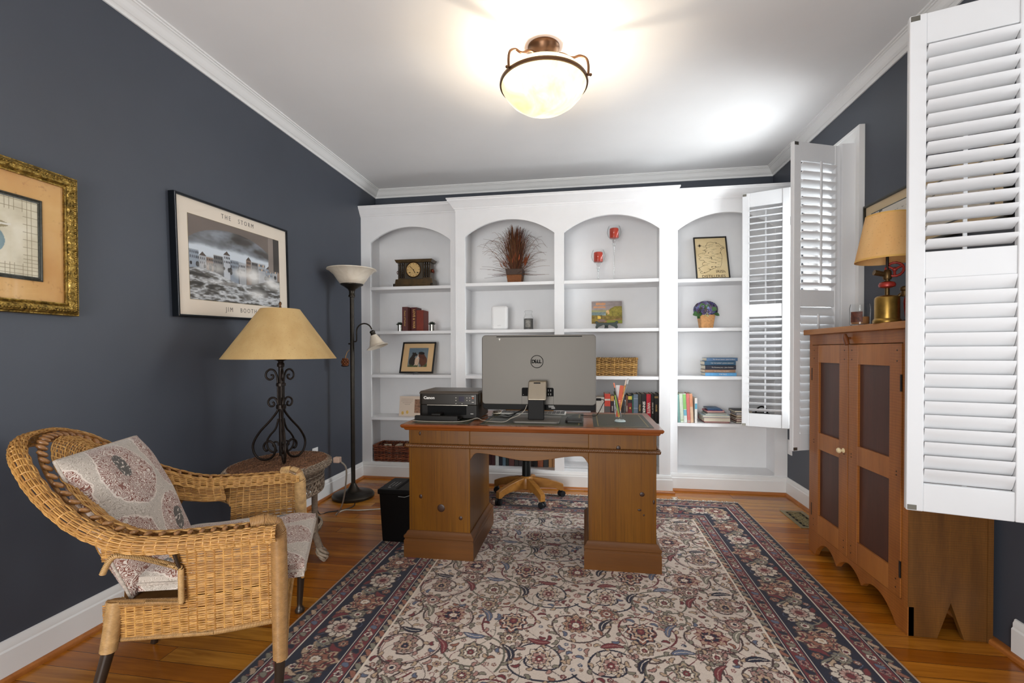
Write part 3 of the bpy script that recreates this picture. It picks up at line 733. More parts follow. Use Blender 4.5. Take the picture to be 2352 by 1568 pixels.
# ------------------------------------------------------------------ cushions
def paisley():
    """cream ground, rust paisley filigree in big drop medallions with a charcoal heart, grey lacy ground between"""
    g=G('paisley print cotton',.9); v=g.co((1,1,1),src='UV')
    sep=g.n('SeparateXYZ',{0:v}); x,y=sep.outputs[0],sep.outputs[1]
    row=g.math('FLOOR',g.math('MULTIPLY',y,2.1)); xs=g.math('ADD',x,g.math('MULTIPLY',row,.235))
    fx=g.math('SUBTRACT',g.math('FRACT',g.math('MULTIPLY',xs,2.15)),.5); fy=g.math('SUBTRACT',g.math('FRACT',g.math('MULTIPLY',y,2.1)),.5)
    wob=g.math('MULTIPLY',g.math('SUBTRACT',g.noise(v,9,2),.5),.16)
    d=g.math('ADD',g.math('SQRT',g.math('ADD',g.math('MULTIPLY',g.math('POWER',fx,2),1.0),g.math('MULTIPLY',g.math('POWER',fy,2),.78))),wob)
    def sn(fac,k,thr): return g.ramp(g.math('ADD',g.math('MULTIPLY',g.math('SINE',g.math('MULTIPLY',fac,k)),.5),.5),[(thr-.09,(0,0,0,1)),(thr+.09,(1,1,1,1))])
    def lines(sc,k,seed,thr): return sn(g.noise(g.co((1.9,1.9,1.9),loc=(seed,seed*.7,0)),sc,1.2,.5,.6),k,thr)
    vor=g.n('TexVoronoi',{'Vector':g.co((1.9,1.9,1.9)),'Scale':30.0,'Smoothness':.4},feature='SMOOTH_F1').outputs[0]
    pick=g.ramp(g.noise(v,14,1),[(.48,(0,0,0,1)),(.52,(1,1,1,1))])
    fil=g.mix(pick,lines(22,66,1.3,.5),sn(vor,36,.5)); fil2=lines(30,40,4.1,.6); lace=g.mix(pick,sn(vor,44,.45),lines(30,70,7.7,.45))
    cream=C(214,203,192); rust=C(126,80,68); ch=C(78,73,68); grey=C(176,166,154); taupe=C(142,130,118)
    med=g.mix(fil,cream,rust); med=g.mix(g.math('MULTIPLY',fil2,.35),med,C(112,70,60))
    gr=g.mix(lace,taupe,cream); gr=g.mix(.5,gr,grey)
    heart=g.mix(g.ramp(g.noise(v,46,2,.6),[(.57,(0,0,0,1)),(.62,(1,1,1,1))]),ch,cream)
    hm=g.ramp(g.math('ADD',g.math('SQRT',g.math('ADD',g.math('MULTIPLY',g.math('POWER',g.math('ADD',fx,.02),2),2.4),g.math('MULTIPLY',g.math('POWER',g.math('SUBTRACT',fy,.10),2),1.1))),g.math('MULTIPLY',wob,.8)),[(.175,(1,1,1,1)),(.183,(0,0,0,1))])
    c=g.mix(g.ramp(d,[(.440,(0,0,0,1)),(.450,(1,1,1,1))]),med,gr)
    c=g.mix(g.math('SUBTRACT',g.ramp(d,[(.425,(0,0,0,1)),(.435,(1,1,1,1))]),g.ramp(d,[(.440,(0,0,0,1)),(.450,(1,1,1,1))])),c,cream)
    c=g.mix(hm,c,heart); g.col(c)
    g.bump(g.noise(v,260,2),.25,.0008); g.b.inputs['Sheen Weight'].default_value=.25; return g.m
pais=paisley()
def cushion(name,label,loc,M,w,d,t,outline=None,seed=0,puff=2.4,edge=.012):
    """soft pad: a closed grid cushion with a welted seam; M orients it (local x width, y depth, z thickness)"""
    n=40; rg=np.random.default_rng(seed); u=np.linspace(-1,1,n); X,Y=np.meshgrid(u,u,indexing='ij')
    r=np.maximum(np.abs(X),np.abs(Y)); hgt=(1-np.abs(X)**puff)*(1-np.abs(Y)**puff); hgt=np.clip(hgt,0,1)**.55
    ox,oy=X*w/2,Y*d/2
    k=1-.035*(np.abs(X)*np.abs(Y))**2*0
    ox=ox*(1-.05*(1-np.abs(Y)**2)*0-.03*np.abs(Y)**4*0); 
    if outline is not None: ox=ox*outline(Y)
    wr=.004*np.sin(9*X+3*Y+seed)*hgt+.003*np.sin(5*X-8*Y+2*seed)*hgt
    top=np.stack([ox,oy,hgt*t*.62+edge/2+wr],-1).reshape(-1,3); bot=np.stack([ox,oy,-hgt*t*.38-edge/2],-1).reshape(-1,3)
    V=np.concatenate([top,bot]); F=grid_faces(n,n); N2=n*n
    ring=[i*n for i in range(n)]+[(n-1)*n+j for j in range(1,n)]+[i*n+n-1 for i in range(n-2,-1,-1)]+[j for j in range(n-2,0,-1)]
    rf=[(ring[i],ring[(i+1)%len(ring)],ring[(i+1)%len(ring)]+N2,ring[i]+N2) for i in range(len(ring))]
    Fa=np.concatenate([F,F[:,::-1]+N2,np.array(rf)])
    M4=np.array(M); Vw=V@M4[:3,:3].T+M4[:3,3]
    o=npmesh(name,Vw,Fa,pais,None,smooth=True); me=o.data
    uvx=np.concatenate([np.stack([X.ravel()*(w/2+q)+.5+seed*.13,Y.ravel()*(d/2+q)+.5],1) for q in (0,edge)])*1.9
    uv=me.uv_layers.new(name='UVMap'); uv.data.foreach_set('uv',uvx[Fa.ravel()].astype(np.float32).ravel())
    me.set_sharp_from_angle(angle=math.radians(70))
    # welt
    pts=[tuple(Vw[i]*.5+Vw[i+N2]*.5) for i in ring]
    wl=MB().tube(pts,.005,6,closed=True).build('piping',plain('taupe welt',C(178,166,154),.9,var=.25,scale=160),None,smooth=60); wl.parent=o; 
    WM[o.name]=Matrix.Identity(4); return o
MW=WM[chair.name]
seat=cushion('seat_cushion','paisley seat cushion lying flat on the wicker armchair',None,MW @ Matrix.Translation((-.168,0,.436)) @ Matrix.Rotation(math.radians(1.5),4,'Y') @ Matrix.Rotation(PI/2,4,'Z'),.50,.47,.034,outline=lambda Y:1.0-.14*np.clip(Y,0,1),seed=2,puff=6,edge=.045)
tag(seat,'paisley seat cushion lying flat on the wicker armchair','cushion')
Mb=MW @ Matrix.Translation((-.498,.015,.614)) @ Matrix.Rotation(-.11,4,'Z') @ Matrix.Rotation(1.15,4,'Y') @ Matrix.Rotation(PI/2,4,'Z') 
bk=cushion('back_cushion','paisley back cushion leaning against the wicker armchair back',None,Mb,.42,.475,.12,seed=5,puff=2.6)
tag(bk,'paisley back cushion leaning against the wicker armchair back','cushion')

# ================================================================== wicker side table
wgrey=wicker_mat('weathered wicker',C(120,100,84),C(206,190,168),.6)
wbrown=wicker_mat('brown woven top',C(96,62,42),C(168,122,88),.55)
TC=(-1.655,2.31); TA,TB,TZ=.235,.30,.545
tbl=thing('wicker_side_table','weathered oval wicker side table against the navy wall','table',(TC[0],TC[1],0))
def ell(t,a,b,z): return np.stack([TC[0]+a*np.cos(t),TC[1]+b*np.sin(t),np.broadcast_to(z,t.shape)],-1)
def np_w(name,paths,rad,mat,parent,seed,n=5):
    V,F,I=tubes_np(paths,rad,n); return npmesh(name,V,F,mat,parent,strand_colors(I,.05,.95,seed),smooth=True)
# top: basket weave of flat strands clipped to the oval, with a rolled border
paths=[];rad=[]
k=0
for i,xx in enumerate(np.arange(-TA+.02,TA-.015,.0105)):
    L_=TB*math.sqrt(max(0,1-(xx/TA)**2))-.012
    if L_<.02: continue
    y=np.linspace(-L_,L_,int(L_/.0052)+4); z=TZ+.0026*np.cos(PI*np.floor((y+1)/.0105)+PI*(i//2)); paths.append(np.stack([TC[0]+xx+0*y,TC[1]+y,z],1)); rad.append(.0042)
for i,yy in enumerate(np.arange(-TB+.02,TB-.015,.0105)):
    L_=TA*math.sqrt(max(0,1-(yy/TB)**2))-.012
    if L_<.02: continue
    x=np.linspace(-L_,L_,int(L_/.0052)+4); z=TZ-.0026*np.cos(PI*np.floor((x+1)/.0105)+PI*(i//2)); paths.append(np.stack([TC[0]+x,TC[1]+yy+0*x,z],1)); rad.append(.0042)
np_w('woven_top',paths,rad,wbrown,tbl,50,6)
sub=MB().lathe([(1,TZ-.012),(1,TZ-.004)],40,c=(TC[0],TC[1],0),sx=TA-.01,sy=TB-.01); sub.build('top_core',plain('dark core',C(60,40,28),.8),tbl)
def band(a0,a1,z0,z1,nw,ns,seed,name,mat,r=.0026,bul=0.0,amp=.003):
    def S(u,v):
        t=u*2*PI; q=v; da=a0*(1-q)+a1*q+bul*np.sin(PI*q)
        P=np.stack([TC[0]+(TA+da)*np.cos(t),TC[1]+(TB+da)*np.sin(t),z0*(1-q)+z1*q],1); return P,np.stack([np.cos(t),np.sin(t),0*t],1)
    pa,ra=weave(S,nw,0,ns,r=r,rs=.003,amp=amp,seed=seed,samp=3); return np_w(name,pa,ra,mat,tbl,seed)
band(-.012,-.012,TZ+.004,TZ-.042,13,96,51,'top_border',wgrey,bul=.024,r=.0027)
band(-.030,-.034,TZ-.045,TZ-.095,11,90,52,'skirt_band',wgrey)
# braided diagonal apron
pa=[]
for s in (1,-1):
    for i in range(54):
        t0=2*PI*i/54; q=np.linspace(0,1,9); t=t0+s*q*.26; pa.append(np.stack([TC[0]+(TA-.034+s*.003*np.cos(q*PI*4))*np.cos(t),TC[1]+(TB-.034+s*.003*np.cos(q*PI*4))*np.sin(t),TZ-.10-.062*q],1))
for zz in (TZ-.098,TZ-.166): 
    t=np.linspace(0,2*PI,90); pa.append(ell(t,TA-.033,TB-.033,zz))
np_w('braided_apron',pa,.0058,wgrey,tbl,53)
# lower shelf
pa=[];
for r in np.arange(.02,.99,.022):
    t=np.linspace(0,2*PI,int(60*max(r,.3))+8); pa.append(ell(t,(TA-.055)*r,(TB-.055)*r,.165)+np.stack([0*t,0*t,.003*np.cos(t*32)],1))
np_w('lower_shelf',pa,.0046,wbrown,tbl,54)
MB().lathe([(1,.154),(1,.162)],36,c=(TC[0],TC[1],0),sx=TA-.06,sy=TB-.06).build('shelf_core',plain('dark core',C(60,40,28),.8),tbl)
pa=[]
t=np.linspace(0,2*PI,70)
for dz,dr in ((.012,.006),(.004,.012),(-.005,.012),(-.013,.006)): pa.append(ell(t,TA-.055+dr,TB-.055+dr,.166+dz)+np.stack([0*t,0*t,.003*np.sin(t*24+dz*900)],1))
np_w('shelf_border',pa,.0055,wgrey,tbl,55)
for t in (math.radians(8),math.radians(100),math.radians(188),math.radians(280)):
    cx,cy=TC[0]+(TA-.05)*math.cos(t),TC[1]+(TB-.05)*math.sin(t); fx,fy=TC[0]+(TA+.0)*math.cos(t),TC[1]+(TB+.0)*math.sin(t)
    pts=[(cx,cy,TZ-.05),(cx,cy,.30),(cx,cy,.15),(cx*.45+fx*.55,cy*.45+fy*.55,.075),(fx,fy,.03),(fx,fy,.0)]
    V=wrap(pts[:4],[.014,.014,.015,.016],.0055); o=np_w('leg',[V],.003,wgrey,tbl,60)
    MB().tube(pts,[.0135,.0135,.0145,.0155,.014,.009],12).build('leg_core',plain('pale cane core',C(176,160,140),.7,var=.2,scale=60),o,smooth=60)
    b=[pts[3],(cx*.25+fx*.75,cy*.25+fy*.75,.05),pts[4],(fx,fy,.008)]
    tw=[]
    for k in range(5):
        q=np.linspace(0,1,14); c=np.stack([np.interp(q,[0,.35,.7,1],[p[j] for p in b]) for j in range(3)],1); R=np.interp(q,[0,.4,.75,1],[.014,.026,.022,.006]); a=q*3.2+k*2*PI/5
        tw.append(c+np.stack([np.cos(a)*R,np.sin(a)*R,0*q],1))
    np_w('foot_knot',tw,.008,wgrey,o,61)
# ================================================================== wrought-iron table lamp
iron=plain('wrought iron, rubbed brown',C(40,31,25),.42,.55,var=.35,scale=26,bump=.15,bscale=90)
def paper(name,c0,c1,emit=0):
    g=G(name,.85); v=g.co(); n=g.noise(g.co((1,1,1)),140,4,.7); w=g.noise(g.co((1,1,.35)),9,3)
    c=g.ramp(w,[(.3,c0),(.7,c1)]); c=g.mix(g.ramp(n,[(.60,(0,0,0,1)),(.68,(.5,.5,.5,1))]),c,C(140,104,62)); g.col(c)
    g.b.inputs['Transmission Weight'].default_value=0; g.b.inputs['Subsurface Weight'].default_value=.08; return g.m
parch=paper('parchment shade paper',C(182,146,94),C(200,166,114)); parch2=paper('mustard shade cloth',C(212,160,100),C(224,178,122))
LX,LY=-1.662,2.335; LZ=TZ+.005
lamp=thing('table_lamp','scrolled black iron table lamp with a wide cone parchment shade','lamp',(LX,LY,LZ))
MB().cyl((LX,LY,LZ+.03),(LX,LY,LZ+.565),.0125,n=14).lathe([(.012,.52),(.019,.525),(.019,.54),(.013,.548),(.016,.556),(.050,.568),(.052,.572),(.014,.570)],24,c=(LX,LY,LZ)).cyl((LX,LY,LZ+.565),(LX,LY,LZ+.60),.016,n=14).build('stem',iron,lamp,smooth=45)
def spiral(c,r0,r1,a0,turns,n=34):
    return [(c[0]+(r0+(r1-r0)*i/n)*math.cos(a0+turns*2*PI*i/n), c[1]+(r0+(r1-r0)*i/n)*math.sin(a0+turns*2*PI*i/n)) for i in range(n+1)]
def sm(pts,n=60):
    P=[Vector((p[0],p[1],0)) for p in pts]; out=[]
    for i in range(len(P)-1):
        p0=P[max(i-1,0)];p1=P[i];p2=P[i+1];p3=P[min(i+2,len(P)-1)]; m=max(2,int(n/len(P)))
        for k in range(m):
            t=k/m; q=.5*((2*p1)+(p2-p0)*t+(2*p0-5*p1+4*p2-p3)*t*t+(3*p1-p0-3*p2+p3)*t**3); out.append((q.x,q.y))
    out.append((P[-1].x,P[-1].y)); return out
for ang in (-48,72,192):
    a=math.radians(ang); ux,uy=math.cos(a),math.sin(a)
    def to3(p): return [(LX+ux*q[0],LY+uy*q[0],LZ+q[1]) for q in p]
    # big scroll: from the collar out and down, round the foot and curling in
    big=sm([(.016,.30),(.022,.275),(.060,.225),(.115,.165),(.150,.105),(.152,.060),(.130,.022),(.090,.008),(.052,.022),(.034,.058),(.040,.092),(.064,.110),(.088,.100),(.096,.078),(.086,.060),(.072,.062)],150)
    inn=sm([(.016,.235),(.022,.205),(.034,.175),(.060,.145),(.078,.110),(.072,.072),(.048,.050),(.022,.060)],80)
    inn2=sm([(.014,.085),(.022,.105),(.040,.104),(.046,.086),(.034,.078)],40)
    up1=sm([(.016,.30),(.022,.335),(.040,.352),(.062,.345),(.070,.325),(.060,.306),(.042,.306),(.038,.320),(.046,.328)],70)
    up2=sm([(.017,.42),(.020,.465),(.034,.500),(.058,.508),(.078,.492),(.080,.466),(.062,.452),(.044,.460),(.042,.475),(.054,.478)],80)
    s_=MB().tube(to3(big),.0062,8).tube(to3(inn),.0052,8).tube(to3(inn2),.0045,8).tube(to3(up1),.0055,8).tube(to3(up2),.0055,8).tube([(LX+ux*.016,LY+uy*.016,LZ+.30),(LX+ux*.016,LY+uy*.016,LZ+.43)],.006,8)
    s_.build('scroll_leg',iron,lamp,smooth=60)
MB().lathe([(.018,.29),(.026,.292),(.026,.312),(.018,.314)],20,c=(LX,LY,LZ)).build('collar',iron,lamp,smooth=45)
MB().lathe([(.018,.415),(.025,.417),(.025,.432),(.018,.434)],20,c=(LX,LY,LZ)).build('collar',iron,lamp,smooth=45)
sb,stp=1.118,1.392
sh=MB().lathe([(.290,sb),(.100,stp),(.0985,stp),(.2885,sb)],64,c=(LX,LY,0),cap=False); V=sh.v; sh.f+= [(i,(i+1)%64,3*64+(i+1)%64,3*64+i) for i in range(64)]; sh.m+=[0]*64
sh.build('lamp_shade',parch,lamp,smooth=50)
spd=MB()
for k in range(3):
    a=2*PI*k/3; spd.tube([(LX,LY,stp-.012),(LX+.099*math.cos(a),LY+.099*math.sin(a),stp-.004)],.002,6)
spd.cyl((LX,LY,1.14),(LX,LY,stp+.01),.003,n=8); spd.build('shade_spider',iron,lamp)
MB().lathe([(.002,1.39),(.010,1.394),(.007,1.400),(.004,1.412),(.0075,1.420),(.0075,1.426),(.004,1.432),(0,1.434)],14,c=(LX,LY,0)).build('finial',plain('bronze finial',C(92,62,36),.35,.7),lamp,smooth=60)
MB().ball((LX,LY,1.20),(.026,.026,.035),14,10).build('bulb',white,lamp,smooth=60)
# ================================================================== floor lamp
FX,FY=-1.815,3.425
bronze=plain('dark bronze',C(46,40,32),.35,.6,var=.2,scale=30)
def alab(name,c0,c1,emit=0,rough=.35):
    g=G(name,rough); n=g.noise(g.co(),7,4,.6,1.2); c=g.ramp(n,[(.3,c0),(.65,c1)]); g.col(c)
    g.b.inputs['Subsurface Weight'].default_value=.25; g.b.inputs['Subsurface Radius'].default_value=(.05,.04,.03); g.b.inputs['Subsurface Scale'].default_value=.2
    if emit: g.set(g.b.inputs['Emission Color'],c); g.b.inputs['Emission Strength'].default_value=emit
    return g.m
frost=alab('frosted alabaster glass',C(206,194,176),C(226,216,200))
fl=thing('floor_lamp','tall bronze torchiere floor lamp with frosted bowl and side reading arm','lamp',(FX,FY,0))
MB().lathe([(.150,0),(.160,.004),(.162,.020),(.156,.030),(.150,.034),(.120,.040),(.075,.046),(.052,.056),(.036,.078),(.024,.100),(.019,.112)],48,c=(FX,FY,0)).build('base',bronze,fl,smooth=35)
MB().cyl((FX,FY,.11),(FX,FY,1.615),.0165,n=18).lathe([(.018,1.585),(.026,1.588),(.027,1.598),(.022,1.606),(.021,1.630),(.030,1.648),(.060,1.668),(.086,1.682),(.088,1.690),(.02,1.69)],32,c=(FX,FY,0)).build('pole',bronze,fl,smooth=40)
MB().lathe([(.03,1.676),(.084,1.684),(.112,1.722),(.138,1.762),(.170,1.790),(.190,1.800),(.188,1.806),(.168,1.798),(.134,1.768),(.108,1.728),(.08,1.690),(.03,1.684)],56,c=(FX,FY,0),cap=False).build('bowl_shade',frost,fl,smooth=50)
ax,ay=math.cos(math.radians(5)),math.sin(math.radians(5))
def fa(d,z): return (FX+ax*d,FY+ay*d,z)
ar=[fa(.018,1.235),fa(.030,1.235),fa(.036,1.245),fa(.036,1.30)]+[fa(.036+.062*(1-math.cos(t)),1.315+.062*math.sin(t)) for t in np.linspace(0,PI*.93,16)]
MB().tube(ar,.0055,10).ball(fa(-.024,1.218),(.009,.009,.007)).cyl(fa(0,1.218),fa(-.02,1.218),.004).build('reading_arm',bronze,fl,smooth=60)
Mr=Matrix.Translation(fa(.163,1.312)) @ Matrix.Rotation(math.radians(-20),4,'Y') @ Matrix.Rotation(PI,4,'X')
MB().lathe([(.004,-.012),(.014,-.010),(.022,.000),(.019,.012),(.020,.024),(.030,.040)],24,M=Mr).build('socket_cup',bronze,fl,smooth=50)
MB().lathe([(.026,.030),(.034,.050),(.046,.076),(.052,.096),(.064,.114),(.086,.126),(.084,.129),(.062,.118),(.048,.098),(.042,.078),(.030,.052),(.022,.034)],36,M=Mr,cap=False).build('bell_shade',frost,fl,smooth=50)
MB().ball((0,0,.088),(.02,.02,.03),12,8,M=Mr).build('bulb',plain('unlit bulb',C(150,128,98),.3),fl,smooth=60)
orn=thing('hanging_ornament','small brown pine-cone ornament hanging on the floor lamp pole','ornament',(FX-.045,FY-.03,1.05))
ob=plain('amber pine cone',C(112,62,28),.4,.1,var=.5,scale=60)
m=MB(); bx,by=FX-.045,FY-.028
for k in range(5):
    for i in range(7):
        t=2*PI*(i+k*.5)/7; r=.010+.014*math.sin((k+.6)/5.2*PI); m.ball((bx+r*math.cos(t),by+r*math.sin(t),1.050+k*.012),(.010,.010,.007),7,5)
m.build('cone_scales',ob,orn,smooth=60)
MB().tube([(bx-.03,by,1.046),(bx-.012,by-.004,1.042),(bx+.01,by,1.043),(bx+.028,by+.004,1.048)],.006,7).build('twig_base',plain('dark twig',C(34,26,20),.7),orn)
MB().tube([(bx,by,1.095),(bx+.004,by,1.12),(bx+.012,by+.006,1.150),(bx+.0275,by+.016,1.17)],.0022,6).build('hanging_cord',plain('gold cord',C(186,140,70),.5,.3),orn)
# ================================================================== ceiling light
KX,KY=-.205,2.40
cl=thing('ceiling_light','lit amber alabaster bowl light hanging close under the ceiling','ceiling light',(KX,KY,ZC))
brz=plain('oil-rubbed bronze',C(92,66,46),.32,.75,var=.15)
def glow():
    g=G('lit alabaster',.3); n=g.noise(g.co(),5.5,4,.6,1.4); vein=g.noise(g.co((1,1,2)),9,5,.7,2.5)
    c=g.ramp(n,[(.30,C(255,214,140)),(.5,C(255,236,182)),(.68,C(255,250,226))]); c=g.mix(g.ramp(vein,[(.66,(0,0,0,1)),(.72,(.5,.5,.5,1))]),c,C(210,150,80))
    g.col(C(230,215,180)); g.set(g.b.inputs['Emission Color'],c); g.b.inputs['Emission Strength'].default_value=GLOW; return g.m
lit=glow()
MB().lathe([(0,2.388),(.04,2.390),(.085,2.400),(.130,2.420),(.170,2.448),(.200,2.482),(.216,2.512),(.2185,2.522),(.2105,2.522),(.193,2.486),(.163,2.453),(.125,2.426),(.082,2.407),(.04,2.397),(0,2.395)],72,c=(KX,KY,0),cap=False).build('glass_bowl',lit,cl,smooth=60)
MB().lathe([(.222,2.534),(.216,2.552),(.198,2.572),(.176,2.584),(.172,2.580),(.192,2.568),(.209,2.549),(.214,2.534)],72,c=(KX,KY,0),cap=False).build('glass_lip',lit,cl,smooth=60)
MB().lathe([(.2185,2.520),(.2265,2.520),(.228,2.528),(.2265,2.536),(.2185,2.536)],72,c=(KX,KY,0)).build('ring',brz,cl,smooth=40)
MB().lathe([(.012,2.630),(.040,2.632),(.058,2.645),(.066,2.668),(.070,2.700),(.082,2.712),(.082,ZC)],40,c=(KX,KY,0)).build('canopy',brz,cl,smooth=40)
for ang in (-12,108,228):
    a=math.radians(ang); ux,uy=math.cos(a),math.sin(a)
    pp=sm([(.050,2.655),(.075,2.668),(.105,2.662),(.135,2.640),(.160,2.632),(.190,2.634),(.222,2.612),(.232,2.575),(.231,2.530)],60)
    q=MB().tube([(KX+ux*p[0],KY+uy*p[0],p[1]) for p in pp],.0065,8).ball((KX+ux*.243,KY+uy*.243,2.528),.0075,10,7).cyl((KX+ux*.226,KY+uy*.226,2.528),(KX+ux*.243,KY+uy*.243,2.528),.004)
    q.build('bracket_arm',brz,cl,smooth=60)
# ================================================================== torch lamp and candle on the pie safe
TX,TY,T0=1.306,2.25,1.273
redp=plain('worn red enamel',C(150,44,34),.4,.2,var=.4,scale=60)
tl=thing('torch_lamp','lamp made from a brass blowtorch with red valve wheel and mustard drum shade','lamp',(TX,TY,T0))
MB().lathe([(.050,0),(.052,.006),(.050,.014),(.045,.020),(.045,.104),(.043,.112),(.036,.118),(.010,.122)],40,c=(TX,TY,T0)).build('brass_tank',brass,tl,smooth=35)
MB().cyl((TX,TY,T0+.118),(TX,TY,T0+.20),.009,n=14).lathe([(.008,.155),(.026,.160),(.028,.168),(.024,.178),(.009,.184)],20,c=(TX,TY,T0)).lathe([(.014,.19),(.017,.196),(.015,.225),(.010,.232)],16,c=(TX,TY,T0)).cyl((TX-.052,TY,T0+.222),(TX,TY,T0+.21),.012,.010).build('valve_body',plain('tarnished brass fitting',C(96,74,44),.4,.8,var=.3,scale=50),tl,smooth=40)
MB().lathe([(.008,.152),(.029,.158),(.031,.167),(.027,.177),(.009,.183)],24,c=(TX,TY,T0)).build('red_collar',redp,tl,smooth=50)
MB().cyl((TX,TY,T0+.225),(TX,TY,1.70),.0055,n=10).build('lamp_rod',iron,tl)
Mw=Matrix.Translation((TX+.022,TY-.012,T0+.232)) @ Matrix.Rotation(math.radians(-28),4,'Z') @ Matrix.Rotation(math.radians(80),4,'X')
wv=MB(); wv.tube([(.030*math.cos(2*PI*k/32),.030*math.sin(2*PI*k/32),0) for k in range(32)],[.0062 if k%2 else .0046 for k in range(32)],8,closed=True,M=Mw)
for k in range(3): wv.tube([(0,0,0),(.03*math.cos(2*PI*k/3+.5),.03*math.sin(2*PI*k/3+.5),0)],.0052,8,M=Mw)
wv.ball((0,0,0),(.010,.010,.007),10,6,M=Mw); wv.build('valve_wheel',redp,tl,smooth=60)
sx,sy,s0,s1=TX+.002,TY,1.545,1.742
MB().lathe([(.118,s0),(.080,s1),(.0785,s1),(.1165,s0)],56,c=(sx,sy,0),cap=False).build('lamp_shade',parch2,tl,smooth=60)
MB().lathe([(.1188,s0-.001),(.1174,s0+.007),(.116,s0+.007)],56,c=(sx,sy,0),cap=False).lathe([(.0812,s1-.006),(.0806,s1+.001),(.078,s1+.001)],56,c=(sx,sy,0),cap=False).build('shade_trim',plain('gold tape',C(206,160,84),.7),tl)
hx,hy=TX+.064,TY-.034
MB().cyl((TX+.03,TY-.01,T0+.108),(hx,hy,T0+.150),.007,n=10).lathe([(.012,.112),(.015,.12),(.013,.135),(.018,.14),(.017,.150),(.010,.156)],14,c=(hx-.015,hy,T0)).build('pump_fitting',plain('tarnished brass fitting',C(96,74,44),.4,.8),tl,smooth=40)
MB().lathe([(.010,0.012),(.014,.03),(.017,.06),(.019,.09),(.016,.108),(.008,.112)],18,c=(hx,hy,T0)).build('wooden_handle',redp,tl,smooth=50)
MB().tube([(TX+.04,TY-.02,T0+.006),(hx,hy,T0+.012)],.006,8).build('handle_bracket',iron,tl)
waxm=plain('brown wax',C(150,104,62),.5,var=.15); labelm=plain('autumn photo label',C(86,44,30),.6,var=.7,scale=70)
cj=thing('candle_jar','square-shouldered glass candle jar half burned, on the wooden cupboard','candle',(1.312,2.462,T0))
jx,jy=1.312,2.462
MB().lathe([(.036,.002),(.041,.006),(.042,.085),(.040,.094),(.038,.104),(.036,.104),(.037,.094),(.039,.085),(.038,.008),(0,.006)],32,c=(jx,jy,T0),cap=False).build('glass',clearglass,cj,smooth=40)
MB().lathe([(.0,.008),(.037,.008),(.037,.042),(0,.041)],32,c=(jx,jy,T0)).build('wax',waxm,cj,smooth=40)
lb=MB(); n=10
V=[];
for i in range(n+1):
    a=math.radians(188+ i*68/n); V+=[(jx+.0432*math.cos(a),jy+.0432*math.sin(a),T0+.016),(jx+.0432*math.cos(a),jy+.0432*math.sin(a),T0+.066)]
lb.add(V,[(2*i,2*i+2,2*i+3,2*i+1) for i in range(n)]); lb.build('label',labelm,cj,smooth=60)
